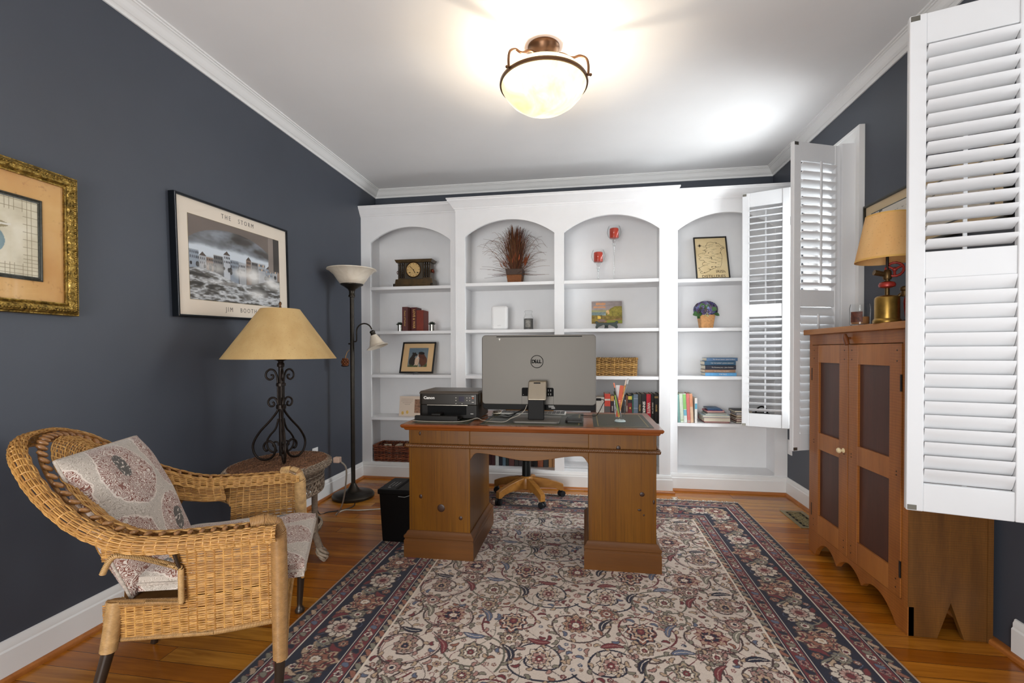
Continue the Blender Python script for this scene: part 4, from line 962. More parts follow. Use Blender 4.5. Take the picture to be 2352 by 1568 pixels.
# ================================================================== persian rug: knots laid out on a fine grid, one colour per knot
RX0,RX1,RY0,RY1=-1.220,1.148,.66,3.690; RES=.0029
def knots():
    W_,H_=int((RX1-RX0)/RES),int((RY1-RY0)/RES); rg=np.random.default_rng(11)
    IV=CV((204,189,176)); NV=CV((32,33,50)); RD=CV((112,46,50)); RU=CV((142,92,74)); TN=CV((178,152,126)); OL=CV((128,122,106)); BG=CV((92,100,122)); BR=CV((72,54,52)); CR=CV((214,200,184)); PK=CV((164,124,114))
    img=np.empty((W_,H_,3)); img[:]=IV
    mx=(np.arange(W_)+.5)*RES; my=(np.arange(H_)+.5)*RES; LX_,LY_=W_*RES,H_*RES
    def stamp(cx,cy,R,fn):
        i0,i1=max(0,int((cx-R)/RES)),min(W_,int((cx+R)/RES)+2); j0,j1=max(0,int((cy-R)/RES)),min(H_,int((cy+R)/RES)+2)
        if i0>=i1 or j0>=j1: return
        X,Y=np.meshgrid(mx[i0:i1]-cx,my[j0:j1]-cy,indexing='ij'); fn(img[i0:i1,j0:j1],X,Y)
    def rosette(cx,cy,R,k,cols,ph=0.0,tip=None):
        def fn(I,X,Y):
            r=np.hypot(X,Y); t=np.arctan2(Y,X)-ph
            rr=R*(.78+.22*np.abs(np.cos(k*t/2))); 
            if tip: rr=rr*(1+.35*np.clip(np.cos(t),0,1)**6-.12*np.clip(-np.cos(t),0,1)**2)
            q=r/rr
            I[q<1]=cols[0]; I[q<.90]=cols[1]; pet=np.abs(np.cos(k*t/2))<.22; I[(q<.90)&(q>.55)&pet]=cols[0]
            I[q<.58]=cols[0]; I[q<.50]=cols[2]; I[(q<.50)&(np.abs(np.sin(k*t/2))<.3)&(q>.3)]=cols[1]; I[q<.27]=cols[0]; I[q<.20]=cols[3]
        stamp(cx,cy,R*1.45,fn)
    def palm(cx,cy,R,ph,cols):
        def fn(I,X,Y):
            c,s=np.cos(ph),np.sin(ph); x=X*c+Y*s; y=-X*s+Y*c; r=np.hypot(x*.86,y); t=np.arctan2(y,x*.86)
            n=9; lob=1-.20*np.abs(np.sin(n*t/2)); rr=R*lob*(1+.25*np.clip(np.cos(t),0,1)**3-.25*np.clip(-np.cos(t),0,1)**3)
            q=r/rr
            I[q<1]=cols[0]; I[q<.92]=cols[1]; I[(q<.92)&(q>.62)&(np.abs(np.sin(n*t/2))>.86)]=cols[0]
            I[(q<.80)&(q>.70)]=cols[4]
            I[q<.62]=cols[0]; I[q<.55]=cols[2]; lob2=np.abs(np.sin(5*t/2)); I[(q<.55)&(q>.34)&(lob2<.30)]=cols[1]
            I[q<.33]=cols[0]; I[q<.26]=cols[3]; I[q<.10]=cols[1]
        stamp(cx,cy,R*1.4,fn)
    def leaf(x0,y0,x1,y1,w,bend,col,out,vein=None):
        n=40; t=np.linspace(0,1,n); dx,dy=x1-x0,y1-y0; L=np.hypot(dx,dy); nx,ny=-dy/L,dx/L
        px=x0+dx*t+nx*bend*np.sin(PI*t); py=y0+dy*t+ny*bend*np.sin(PI*t); ww=w*np.sin(PI*t**.8)**.8+.0012
        for k in (0,1):
            for i in range(n):
                R=ww[i]*(1+.25*((i%5)<2))+(.0032 if k==0 else 0)
                def fn(I,X,Y): I[np.hypot(X,Y)<R]=out if k==0 else col
                stamp(px[i],py[i],R,fn)
        if vein is not None: line(np.stack([px[4:-4],py[4:-4]],1),vein,.0022)
    def line(P,col,w):
        P=np.asarray(P); seg=np.hypot(*np.diff(P,axis=0).T); tt=np.r_[0,np.cumsum(seg)]; n=max(2,int(tt[-1]/(RES*.7))); q=np.linspace(0,tt[-1],n); x=np.interp(q,tt,P[:,0]); y=np.interp(q,tt,P[:,1])
        k=int(np.ceil(w/RES))
        for a in range(-k,k+1):
            for b in range(-k,k+1):
                if np.hypot(a,b)*RES<=w/2+RES*.3:
                    i=np.clip((x/RES).astype(int)+a,0,W_-1); j=np.clip((y/RES).astype(int)+b,0,H_-1); img[i,j]=col
    def spiral_vine(cx,cy,R,ph,d,col):
        t=np.linspace(0,1,70); a=ph+d*t*4.3; r=R*(1-.72*t); line(np.stack([cx+r*np.cos(a),cy+r*np.sin(a)],1),col,.0046)
        for q in range(4,66,4):
            x,y=cx+r[q]*np.cos(a[q]),cy+r[q]*np.sin(a[q]); tx,ty=-np.sin(a[q])*d,np.cos(a[q])*d; sgn=1 if (q//4)%2 else -1; nx,ny=np.cos(a[q])*sgn,np.sin(a[q])*sgn; L=.021*(.6+.4*r[q]/R)
            if (q//4)%5==3: rosette(x+nx*.012,y+ny*.012,.0105,5,[BR,[RU,PK,TN,RD][(q//4)%4],CR,RD],q)
            else: leaf(x,y,x+tx*L*.8+nx*L*.75,y+ty*L*.8+ny*L*.75,.0042,.004*sgn,[TN,OL,PK,RU,BG,TN][(q//4)%6],BR)
    # ---------- field: mirrored lattice of scrolling vines, each curling in to a palmette
    B=.425; fx0,fx1,fy0,fy1=B,LX_-B,B,LY_-B; cxm=LX_/2
    def vine(cx,cy,R,ph,d,col,turns=1.35,two=False,seed=0):
        n=130; t=np.linspace(0,1,n); a=ph+d*t*turns*2*PI; r=R*(1-.66*t**.85)*(1+.05*np.sin(a*3+seed)); P=np.stack([cx+r*np.cos(a)*1.12,cy+r*np.sin(a)],1)
        line(P,col,.0050); 
        if two: line(np.stack([cx+(r-.009)*np.cos(a)*1.12,cy+(r-.009)*np.sin(a)],1)[:90],RD,.0030)
        tg=np.gradient(P,axis=0); tg/=np.hypot(tg[:,0],tg[:,1])[:,None]; nn=np.stack([-tg[:,1],tg[:,0]],1)
        for j,q in enumerate(range(5,n-14,7)):
            sg=1 if j%2 else -1; x,y=P[q]; L=.024*(.55+.45*r[q]/R); m=(j+seed)%7
            if m==3: rosette(x+nn[q,0]*sg*.016,y+nn[q,1]*sg*.016,.0125,5,[BR,[RU,PK,TN,RD][seed%4],CR,RD],j)
            elif m==6: 
                line([(x,y),(x+nn[q,0]*sg*.014,y+nn[q,1]*sg*.014)],col,.003); rosette(x+nn[q,0]*sg*.020,y+nn[q,1]*sg*.020,.0085,4,[BR,TN,RD,CR],j)
            else: leaf(x,y,x+tg[q,0]*L*.75+nn[q,0]*sg*L*.7,y+tg[q,1]*L*.75+nn[q,1]*sg*L*.7,.0040,.005*sg,[TN,OL,PK,RU,TN,OL,BG][m],BR)
    jobs=[]
    TX,TY=.262,.232; ny=int((fy1-fy0)/TY)+3
    for jy in range(ny):
        for ix in range(0,5):
            x=(ix+.5*(jy%2))*TX; y=fy0-.08+jy*TY
            for s in ((1,-1) if x>1e-6 else (1,)): jobs.append((cxm+s*x,y,s,ix,jy))
    for (x,y,s,ix,jy) in jobs:
        k=(ix*2+jy*3)%6; ph=[.4,2.2,-1.1,3.6,1.2,-2.4][k]; d=1 if (ix+jy)%2 else -1
        if s<0: ph=PI-ph; d=-d
        vine(x,y,.132,ph,d,[BR,BR,RD*.8,NV,BR,OL*.55][k],1.25+.2*(k%2),k in(1,4),k)
        vine(x+s*TX*.5,y+TY*.46,.075,ph+2.1*s,-d,[RD,BR,OL*.6,BR,RD*.8,BR][k],1.0,False,k+2)
        for q in range(2):  # linking stems to the neighbours
            t=np.linspace(0,1,30); e2=(TX*.5*s*(1-2*q),TY); line(np.stack([x+e2[0]*t+.03*np.sin(t*PI*2),y+.03+e2[1]*t+.02*np.sin(t*PI)],1),[OL*.6,BR,RD*.85][(k+q)%3],.0030)
    for (x,y,s,ix,jy) in jobs:
        k=(ix*2+jy*3)%6; 
        leaf(x+s*.105,y-.02,x+s*.150,y+.065,.0085,s*.016,[NV,RD,BG,NV,OL,RD][k],BR,[CR,PK,TN,CR,CR,PK][k])
        if k%2: leaf(x-s*.03,y+.105,x+s*.055,y+.118,.010,.010,[RD,NV,OL,RD,NV,BG][k],BR,[PK,CR,CR,PK,TN,CR][k])
        R=[.062,.052,.066,.056,.062,.050][k]; c5=[[BR,TN,RD,CR,RU],[BR,PK,TN,NV,OL],[NV,RU,TN,RD,CR],[BR,CR*.95,PK,RD,TN],[RD*.8,TN,NV,CR,PK],[BR,OL,CR,RD,TN]][k]
        palm(x,y,R,[PI/2,PI/2,-PI/2,PI/2,0 if s>0 else PI,PI/2][k],c5)
        if k%2==0: rosette(x+s*TX*.5,y+TY*.46,.035,8,[[BR,RU,CR,RD],[NV,TN,RD,CR],[BR,PK,CR,NV]][k//2],.3*k)
        else: palm(x+s*TX*.5,y+TY*.46,.038,PI/2,[BR,[RU,TN,PK][k//2],CR,RD,OL])
    def clear(x,y,R,thr):
        i,j,k=int(x/RES),int(y/RES),int(R/RES)+1; w=img[max(0,i-k):i+k+1,max(0,j-k):j+k+1]; return np.abs(w-IV).sum()<thr
    for R,n,thr in [(.022,1500,1.1),(.014,4200,.8)]:
        for k in range(n):
            x,y=rg.uniform(fx0,fx1),rg.uniform(fy0,fy1)
            if not clear(x,y,R*.95,thr): continue
            cc=[[BR,RU,CR,RD],[NV,BG,CR,NV],[RD,PK,CR,RD],[BR,OL,TN,RD],[BR,TN,PK,NV]][k%5]; ph=rg.uniform(0,6.3)
            if R>.03: palm(x,y,R*.86,ph,cc+[RU])
            elif R>.02: rosette(x,y,R*.86,6+k%3,cc,ph)
            else: rosette(x,y,R*.72,5,cc,ph)
    for k in range(7000):
        x,y=rg.uniform(fx0,fx1),rg.uniform(fy0,fy1); a=rg.uniform(0,6.28); L=rg.uniform(.018,.034)
        if clear(x+L*.5*np.cos(a),y+L*.5*np.sin(a),.0075,.5):
            leaf(x,y,x+L*np.cos(a),y+L*np.sin(a),.0036,.007*rg.choice([-1,1]),[RU,OL,BG,PK,TN,RD][k%6],BR)
    for k in range(4200):
        x,y=rg.uniform(fx0,fx1),rg.uniform(fy0,fy1)
        if clear(x,y,.007,.25):
            t=np.linspace(0,1,14); a=rg.uniform(0,6.28)+t*rg.choice([-1,1])*4; r_=.004+.010*t; line(np.stack([x+r_*np.cos(a),y+r_*np.sin(a)],1),[BR,RD,OL*.7,RU][k%4],.0028)
    # ---------- borders
    X,Y=np.meshgrid(mx,my,indexing='ij'); e=np.minimum.reduce([X,LX_-X,Y,LY_-Y])
    BD=[(.0,.012,TN*.9),(.012,.020,NV),(.020,.058,NV*1.05),(.058,.062,CR),(.062,.066,NV),(.066,.116,RD),(.116,.120,NV),(.120,.124,CR),(.124,.322,NV),(.322,.326,CR),(.326,.330,NV),(.330,.378,RD),(.378,.382,NV),(.382,.386,CR),(.386,.418,NV),(.418,.425,CR)]
    for a,b,c in BD: img[(e>=a)&(e<b)]=c
    def sides(off):
        return [((off,off),(LX_-off,off),(0,1)),((LX_-off,off),(LX_-off,LY_-off),(-1,0)),((LX_-off,LY_-off),(off,LY_-off),(0,-1)),((off,LY_-off),(off,off),(1,0))]
    def run(off,step,fn):
        for (p,q,nn) in sides(off):
            L=np.hypot(q[0]-p[0],q[1]-p[1]); n=max(1,int(round(L/step))); d=((q[0]-p[0])/L,(q[1]-p[1])/L)
            for k in range(n): s=(k+.5)*L/n; fn(p[0]+d[0]*s,p[1]+d[1]*s,d,nn,k,L/n)
    def clipband(a,b,mask_save):
        m=(e<a)|(e>=b); img[m]=mask_save[m]
    for off,a,b,step in [(.039,.021,.058,.042),(.402,.387,.418,.040)]:
        sv=img.copy()
        def f(x,y,d,nn,k,L_):
            leaf(x-d[0]*.018-nn[0]*.010,y-d[1]*.018-nn[1]*.010,x+d[0]*.014+nn[0]*.010,y+d[1]*.014+nn[1]*.010,.0062,.006,[TN,OL,RU][k%3],BR*.6); rosette(x+d[0]*.018,y+d[1]*.018,.0085,5,[BR,[RD,CR,PK][k%3],TN,RD])
        run(off,step,f); clipband(a,b,sv)
    for off,a,b in [(.091,.067,.116),(.354,.331,.378)]:
        sv=img.copy()
        def f(x,y,d,nn,k,L_):
            w=np.linspace(-.5,.5,24)*L_; am=.014*np.cos(PI*(w/L_*2)); line(np.stack([x+d[0]*w+nn[0]*am,y+d[1]*w+nn[1]*am],1),OL,.0045)
            rosette(x,y,.0185,6,[NV,[TN,PK,CR][k%3],RD,NV],k); 
            leaf(x+d[0]*.024-nn[0]*.012,y+d[1]*.024-nn[1]*.012,x+d[0]*.04+nn[0]*.010,y+d[1]*.04+nn[1]*.010,.0066,.005,[NV,BG,OL][k%3],BR,None)
            rosette(x-d[0]*.030-nn[0]*.010,y-d[1]*.030-nn[1]*.010,.010,5,[NV,RU,CR,NV])
        run(off,.078,f); clipband(a,b,sv)
    sv=img.copy()
    def f(x,y,d,nn,k,L_):
        sg=1 if k%2 else -1; w=np.linspace(-.5,.5,60)*L_
        for c,wd,am0,phs in [(OL,.0075,.066,0),(TN*.85,.006,.052,1.3),(BG*.8,.004,.075,2.4)]:
            am=am0*np.sin(PI*w/L_*2+PI/2*k*0+phs); line(np.stack([x+d[0]*w+nn[0]*am,y+d[1]*w+nn[1]*am],1),c,wd)
        for q in (-.30,.24):
            bx,by=x+d[0]*q*L_,y+d[1]*q*L_; s2=1 if int(q*100)%2 else -1
            leaf(bx-nn[0]*.07*sg,by-nn[1]*.07*sg,bx+d[0]*.04-nn[0]*.015*sg,by+d[1]*.04-nn[1]*.015*sg,.0085,.016*s2,[OL,TN,OL,TN][int((q+.5)*8)%4],BR*.7,None)
            leaf(bx+nn[0]*.075*sg,by+nn[1]*.075*sg,bx-d[0]*.035+nn[0]*.02*sg,by-d[1]*.035+nn[1]*.02*sg,.0085,-.014*s2,[TN,RD,OL,RU][int((q+.5)*8)%4],BR*.7,None)
            rosette(bx+nn[0]*.055*-sg,by+nn[1]*.055*-sg,.017,6,[BR,CR,RD,NV],q*7); rosette(bx+nn[0]*.062*sg+d[0]*.03,by+nn[1]*.062*sg+d[1]*.03,.014,5,[BR,RU,CR,RD],q*3)
        ph=math.atan2(nn[1]*sg,nn[0]*sg)
        (palm(x,y,.076,ph,[BR,TN,RU,CR,RD]) if k%2 else rosette(x,y,.070,10,[BR,CR*.88,PK,RD],ph))
        hx,hy=x+d[0]*L_/2,y+d[1]*L_/2
        rosette(hx+nn[0]*.02*sg,hy+nn[1]*.02*sg,.036,8,[BR,OL,CR,RD],.4); rosette(hx-nn[0]*.062*sg,hy-nn[1]*.062*sg,.022,6,[BR,RU,TN,NV])
    run(.223,.205,f); clipband(.125,.322,sv)
    for (cx,cy) in [(.223,.223),(LX_-.223,.223),(.223,LY_-.223),(LX_-.223,LY_-.223)]: rosette(cx,cy,.082,10,[BR,TN,RD,CR])
    # abrash and knot-to-knot variation
    n=rg.normal(0,.05,(W_,H_,1)); img=img*(1+n); band=np.interp(np.arange(H_),np.linspace(0,H_,26),rg.normal(1,.03,26))[None,:,None]
    return np.clip(img*band,0,1),W_,H_
rimg,rw,rh=knots()
def rug_mat():
    g=G('rug pile',.95); g.col(g.attr('Col')); v=g.co(); g.bump(g.noise(v,700,2),.5,.0015); g.b.inputs['Sheen Weight'].default_value=.15; g.b.inputs['Specular IOR Level'].default_value=.15; return g.m
rugm=rug_mat()
rx=np.linspace(RX0,RX1,rw); ry=np.linspace(RY0,RY1,rh); GX,GY=np.meshgrid(rx,ry,indexing='ij')
GZ=.0098+.0002*np.sin(GX*40)*np.sin(GY*31); GZ[0,:]=.002; GZ[-1,:]=.002
rug=thing('persian_rug','large ivory persian rug with navy floral border under the desk','rug',(-.04,2.17,0))
npmesh('rug_pile',np.stack([GX,GY,GZ],-1).reshape(-1,3),grid_faces(rw,rh),rugm,rug,rimg.reshape(-1,3),smooth=True)
MB().box(RX0+.003,RX1-.003,RY0+.003,RY1-.003,.0005,.009).build('rug_backing',plain('rug backing',C(150,130,104),.95),rug)
fr_=[];rr=[]; rg=np.random.default_rng(4)
for x in np.arange(RX0+.01,RX1-.005,.0062):
    L=rg.uniform(.022,.046); a=rg.normal(0,.25); fr_.append(np.array([[x,RY1-.004,.008],[x+a*.010,RY1+L*.4,.007],[x+a*L*.7,RY1+L*.8,.004],[x+a*L+rg.normal(0,.003),RY1+L,.0035]])); rr.append(np.array([.0026,.0024,.0026,.0012]))
for k in range(16): fr_.append(np.array([[.685+rg.normal(0,.006),RY1-.004,.008],[.69+rg.normal(0,.006),RY1+.03,.012],[.695+rg.normal(0,.01),RY1+.07,.008]])); rr.append(.0022)
V,F,I=tubes_np(fr_,rr,4); fo=npmesh('rug_fringe',V,F,plain('cream fringe',C(214,206,192),.95,var=.12,scale=90),rug,strand_colors(I),smooth=True); fo['kind']='stuff'
# ================================================================== things on the desk
DT=DZ+.0014
silver=plain('brushed aluminium back',C(100,96,90),.5,.4,var=.03,scale=3)
darkp=plain('piano black plastic',C(16,14,13),.45,var=.05,spec=.10)
greyp=plain('grey anodised metal',C(152,142,126),.38,.7,var=.04)
inkw=plain('white print',C(236,232,226),.6); inkb=plain('black print',C(14,14,14),.6,spec=.08); inkr=plain('red print',C(190,40,34),.5)
cord=plain('black cable',C(22,20,18),.5); cordw=plain('white cable',C(176,168,154),.5)
def rrect(x0,x1,z0,z1,r,n=6,corners=(1,1,1,1)):
    P=[]
    for (cx,cz,a0,on) in [(x1-r,z1-r,0,corners[0]),(x0+r,z1-r,90,corners[1]),(x0+r,z0+r,180,corners[2]),(x1-r,z0+r,270,corners[3])]:
        if on:
            for i in range(n+1):
                a=math.radians(a0+90*i/n); P.append((cx+r*math.cos(a),cz+r*math.sin(a)))
        else: P.append((x1 if a0 in (0,270) else x0, z1 if a0 in (0,90) else z0))
    return P
mon=thing('desktop_computer','large silver all-in-one computer seen from behind on the desk','computer',(-.27,2.66,DT))
MX0,MX1,MY=-.602,.067,2.690
Bk=MB().prism(rrect(MX0,MX1,0.8418,1.2502,.022),'y',MY,MY+.022); Bk.build('rear_shell',silver,mon,bevel=.004,seg=3)
MB().prism(rrect(MX0+.003,MX1-.003,0.8094,1.2473,.020),'y',MY+.010,MY+.038).build('bezel',darkp,mon,bevel=.002)
MB().box(-.5125,-.0118,MY-.0012,MY+.001,1.2385,1.2430).build('vent_slot',inkb,mon)
ring=MB().tube([(-.273+.036*math.cos(2*PI*k/48),MY-.0006,1.0941+.036*math.sin(2*PI*k/48)) for k in range(48)],.0019,6,closed=True); ring.build('logo_ring',inkb,mon)
Ml=plane_M((-.273,MY-.0012,1.0941),(1,0,0),(0,0,1))
for s,x,rot in [('D',-.0215,0),('E',-.0075,28),('L',.0075,0),('L',.0195,0)]:
    o=text('logo_lettering',s,.027,inkb,mon,Ml @ Matrix.Translation((x,0,0)) @ Matrix.Rotation(math.radians(rot),4,'Z'),sx=1.0,bold=.0012)
MB().box(-.499,-.490,MY-.001,MY,1.2237,1.2296).box(-.496,-.494,MY-.001,MY,1.2169,1.2247).build('small_sticker',inkw,mon)
MB().prism(rrect(-.3625,-.1758,.892,.942,.008,corners=(1,1,0,0)),'y',MY-.0010,MY+.002).build('port_panel',inkb,mon)
pm=MB()
for x in (-.208,-.1945):
    for z in (.9045,.926): pm.box(x,x+.004,MY-.0018,MY-.001,z-.006,z+.006)
pm.box(-.354,-.351,MY-.0018,MY-.001,.8995,.9025); pm.build('port_marking',plain('grey legend',C(150,148,144),.5),mon)
gl=MB()
for a,b in [(-.3627,-.3619),(-.1764,-.1756)]: gl.box(a,b,MY-.0006,MY+.001,0.8418,.892)
gl.build('panel_seam',inkb,mon)
MB().prism(rrect(-.392,-.136,2.520,2.775,.016),'z',DT,DT+.011).build('stand_base',silver,mon,bevel=.002)
LEG=[(2.585,DT+.011),(2.610,DT+.011),(2.640,.884),(2.590,.884)]
MB().prism(LEG,'x',-.314,-.224).build('stand_column',darkp,mon,bevel=.003)
ARM=[(2.578,.880),(2.638,.880),(2.665,.952),(2.688,.962),(2.688,.986),(2.640,.986),(2.620,.980)]
MB().prism(ARM,'x',-.316,-.212).build('stand_arm',greyp,mon,bevel=.006,seg=3)
MB().box(-.284,-.246,2.616,2.622,.970,.978).build('cable_clip',darkp,mon)
lab=MB().box(-.296,-.246,2.5985,2.5995,.805,.846); lab.build('rating_label',inkb,mon)
MB().box(-.295,-.279,2.5975,2.5985,.832,.845).build('label_mark',inkr,mon)
lt=MB()
for k in range(4): lt.box(-.274,-.248,2.5975,2.5985,.842-.006*k,.8445-.006*k)
lt.box(-.282,-.252,2.5975,2.5985,.812,.815); lt.build('label_lines',inkw,mon)
lt=MB()
for k,(a,b) in enumerate([(-.208,-.176),(-.206,-.170),(-.190,-.168)]): lt.box(a,b,MY+.0092,MY+.0098,.834-.007*k,.8365-.007*k)
lt.build('bezel_lines',inkw,mon)
# keyboard, mouse, external drive
kb=thing('keyboard','slim white and silver keyboard behind the computer stand','keyboard',(-.32,2.92,DT))
MB().box(-.53,-.115,2.865,2.985,DT,DT+.009).build('keyboard_tray',plain('pale keyboard plastic',C(206,202,196),.45),kb,bevel=.002)
k_=MB()
for r in range(5):
    for c in range(15): k_.box(-.522+c*.0268,-.522+c*.0268+.0235,2.872+r*.0215,2.872+r*.0215+.0185,DT+.009,DT+.012)
k_.build('keys',plain('dark key caps',C(60,58,56),.5),kb)
ms=thing('computer_mouse','black and silver computer mouse near the printer','mouse',(-.545,2.86,DT))
MB().ball((-.545,2.865,DT+.009),(.031,.05,.0095),20,10).build('mouse_shell',plain('silver mouse rim',C(186,178,160),.35,.5),ms,smooth=60)
MB().ball((-.545,2.863,DT+.016),(.025,.042,.012),20,10).build('mouse_top',plain('brown-black mouse top',C(58,44,28),.3),ms,smooth=60)
dr=thing('external_drive','small flat black external drive to the right of the computer stand','hard drive',(-.056,2.63,DT))
MB().prism([(-.092,2.575),(-.012,2.575),(-.012,2.69),(-.105,2.69),(-.105,2.60)],'z',DT,DT+.011).build('drive_case',plain('matt black drive',C(34,33,30),.5),dr,bevel=.002)
tag(MB().tube([(-.085,2.69,DT+.006),(-.10,2.74,DT+.006),(-.09,2.80,DT+.004),(-.06,2.86,DT+.004),(-.03,2.92,DT+.004)],.0022,6).build('drive_cable',cord),'thin black cable running back from the external drive','cable')
# printer
pr=thing('printer','black inkjet printer with open paper tray on the left of the desk','printer',(-.78,2.77,DT))
p0,p1,q0,q1=-.968,-.607,2.622,2.905
pb=plain('matt black printer plastic',C(24,21,18),.45,var=.06,spec=.2)
MB().prism(rrect(p0,p1,q0,q1,.02),'z',DT+.004,.842).build('printer_base',pb,pr,bevel=.003)
MB().prism(rrect(p0-.001,p1+.001,q0-.002,q1,.022),'z',.842,.906).build('control_front',plain('glossy dark printer front',C(36,31,25),.3,spec=.3),pr,bevel=.003)
MB().frustum((p0+p1)/2,(q0+q1)/2,.906,.922,(p1-p0)/2+.001,(q1-q0)/2+.002,(p1-p0)/2-.006,(q1-q0)/2-.006).build('scanner_lid',plain('brown-black scanner lid',C(62,52,42),.38),pr,bevel=.003)
MB().box(-.915,-.680,q0-.0025,q0-.001,.784,.838).build('tray_slot',inkb,pr)
MB().box(-.918,-.672,q0-.0035,q0-.001,.8385,.8415).build('chrome_line',plain('chrome strip',C(186,182,172),.25,.9),pr)
tr=MB().box(-.905,-.70,2.540,q0,DT+.006,DT+.014).box(-.962,-.708,2.530,2.556,DT+.001,DT+.030); tr.build('paper_tray',pb,pr,bevel=.002)
MB().box(-.868,-.815,2.55,2.62,DT+.030,DT+.040).build('tray_guide',pb,pr,bevel=.002)
Mp=plane_M((-.905,q0-.0028,.882),(1,0,0),(0,0,1)); text('brand_lettering','Canon',.022,inkw,pr,Mp,sx=1.15,bold=.0007)
MB().box(-.725,-.692,q0-.003,q0-.0015,.862,.892).build('screen',plain('dark printer screen',C(48,44,58),.15),pr)
bt=MB()
for (x,z) in [(-.742,.884),(-.742,.868),(-.676,.884),(-.676,.869),(-.659,.884),(-.659,.869),(-.742,.850),(-.705,.850)]: bt.ball((x,q0-.0028,z),(.0035,.0012,.0025),8,5)
bt.build('buttons',plain('button legends',C(186,180,170),.5),pr)
MB().ball((-.640,q0-.003,.883),(.0055,.0014,.0055),14,6).build('stop_button',plain('orange ring',C(170,92,60),.5),pr)
bt=MB().box(-.648,-.634,q0-.003,q0-.0022,.893,.8955).box(-.647,-.635,q0-.003,q0-.0022,.858,.8605).box(-.655,-.638,q0-.0016,q0-.0006,.790,.7925); bt.build('button_words',inkw,pr)
# cables on the desk top
wc=[(-.322,2.605,.85),(-.335,2.60,.82),(-.365,2.575,.795),(-.405,2.555,.780),(-.44,2.54,DT+.004),(-.50,2.540,DT+.003),(-.57,2.57,DT+.004),(-.61,2.60,DT+.012),(-.645,2.56,DT+.006),(-.69,2.515,DT+.003),(-.78,2.500,DT+.003),(-.87,2.500,DT+.003),(-.94,2.512,DT+.003),(-.974,2.53,DT+.003),(-.978,2.60,DT+.003),(-.984,2.72,DT+.003)]
def curve3(P,n=8):
    P=[Vector(p) for p in P]; out=[]
    for i in range(len(P)-1):
        a,b,c,d=P[max(i-1,0)],P[i],P[i+1],P[min(i+2,len(P)-1)]
        for k in range(n):
            t=k/n; out.append(.5*((2*b)+(c-a)*t+(2*a-5*b+4*c-d)*t*t+(3*b-a-3*c+d)*t**3))
    out.append(P[-1]); return out
tag(MB().tube(curve3(wc),.0019,6).build('usb_cable',cordw,smooth=60),'thin white cable curling from the computer stand across the desk past the printer','cable')
tag(MB().tube(curve3([(-.322,2.63,.835),(-.385,2.66,.80),(-.44,2.70,DT+.006),(-.50,2.73,DT+.004),(-.575,2.72,DT+.004),(-.598,2.66,DT+.004),(-.615,2.612,DT+.003),(-.65,2.60,DT+.003)]),.003,6).build('power_cable',cord,smooth=60),'black power cable running from the computer stand to the printer','cable')
tag(MB().tube(curve3([(-.322,2.64,.825),(-.40,2.72,.79),(-.46,2.80,DT+.004),(-.49,2.84,DT+.004)]),.0024,6).build('mouse_cable',cord,smooth=60),'short black cable from the computer stand to the mouse','cable')
pl=thing('usb_plug','black plug and looping lead at the right side of the computer','cable',(.085,2.755,.87))
MB().box(.069,.098,2.748,2.762,.864,.878).build('plug',darkp,pl,bevel=.002)
MB().tube(curve3([(.098,2.755,.871),(.112,2.755,.869),(.116,2.76,.856),(.108,2.765,.842),(.090,2.79,.80),(.070,2.82,.768),(.04,2.84,DT+.004),(-.02,2.86,DT+.004)]),.0024,6).build('lead',cord,pl,smooth=60)
tag(MB().tube(curve3([(-.985,2.85,DT+.004),(-1.005,2.80,DT+.014),(-1.012,2.76,DT+.03),(-1.008,2.79,.79),(-.985,2.86,DT+.006)]),.0024,6).build('loose_wire',plain('olive wire',C(96,88,62),.5),smooth=60),'short stiff wire end sticking out beyond the printer at the desk edge','cable')
# glass of pens
PGX,PGY=.198,2.655
pg=thing('pen_glass','footed drinking glass used as a pen holder on the desk','glass',(PGX,PGY,DT))
MB().lathe([(0,.0),(.030,0),(.031,.004),(.024,.009),(.021,.016),(.024,.030),(.030,.060),(.0325,.100),(.0325,.124),(.0310,.124),(.0308,.100),(.028,.060),(.022,.034),(.012,.022),(0,.020)],36,c=(PGX,PGY,DT),cap=False).build('glass_body',clearglass,pg,smooth=60)
MB().lathe([(.0305,.001),(.0315,.004),(.026,.009),(.024,.008)],36,c=(PGX,PGY,DT),cap=True).build('glass_foot',plain('thick glass foot',C(190,206,206),.08,.0,spec=1.0),pg,smooth=60)
def stick(name,label,cat,p0,p1,w,col,tip=None,flat=None):
    t=thing(name,label,cat,p0)
    d=(Vector(p1)-Vector(p0)); 
    if flat: 
        zz=d.normalized(); xx_=(Vector((1,0,0))-zz*zz.x).normalized(); yy_=zz.cross(xx_); Mt=Matrix(((xx_.x,yy_.x,zz.x,p0[0]),(xx_.y,yy_.y,zz.y,p0[1]),(xx_.z,yy_.z,zz.z,p0[2]),(0,0,0,1)))
        MB().box(-w/2,w/2,-flat/2,flat/2,0,d.length,M=Mt).build('body',col,t,bevel=.0005)
    else: MB().tube([p0,Vector(p0)+d*.86],w/2,6).build('body',col,t)
    if tip: MB().tube([Vector(p0)+d*(.86 if not flat else .97),p1],w/2*1.02,8).build('tip',tip,t)
    return t
b=DT+.026; GP='pens and rulers in the glass'
def P(x,y,z): return (PGX+x,PGY+y,z)
stick('ruler','orange-red flat ruler leaning in the pen glass','ruler',P(-.012,.004,b),P(.010,-.006,.962),.021,plain('orange ruler',C(196,76,34),.45),None,.003)['group']=GP
stick('plastic_strip','pale grey plastic strip standing in the pen glass','ruler',P(-.006,.012,b),P(-.010,.014,.962),.026,plain('pale plastic',C(196,196,196),.4),None,.002)['group']=GP
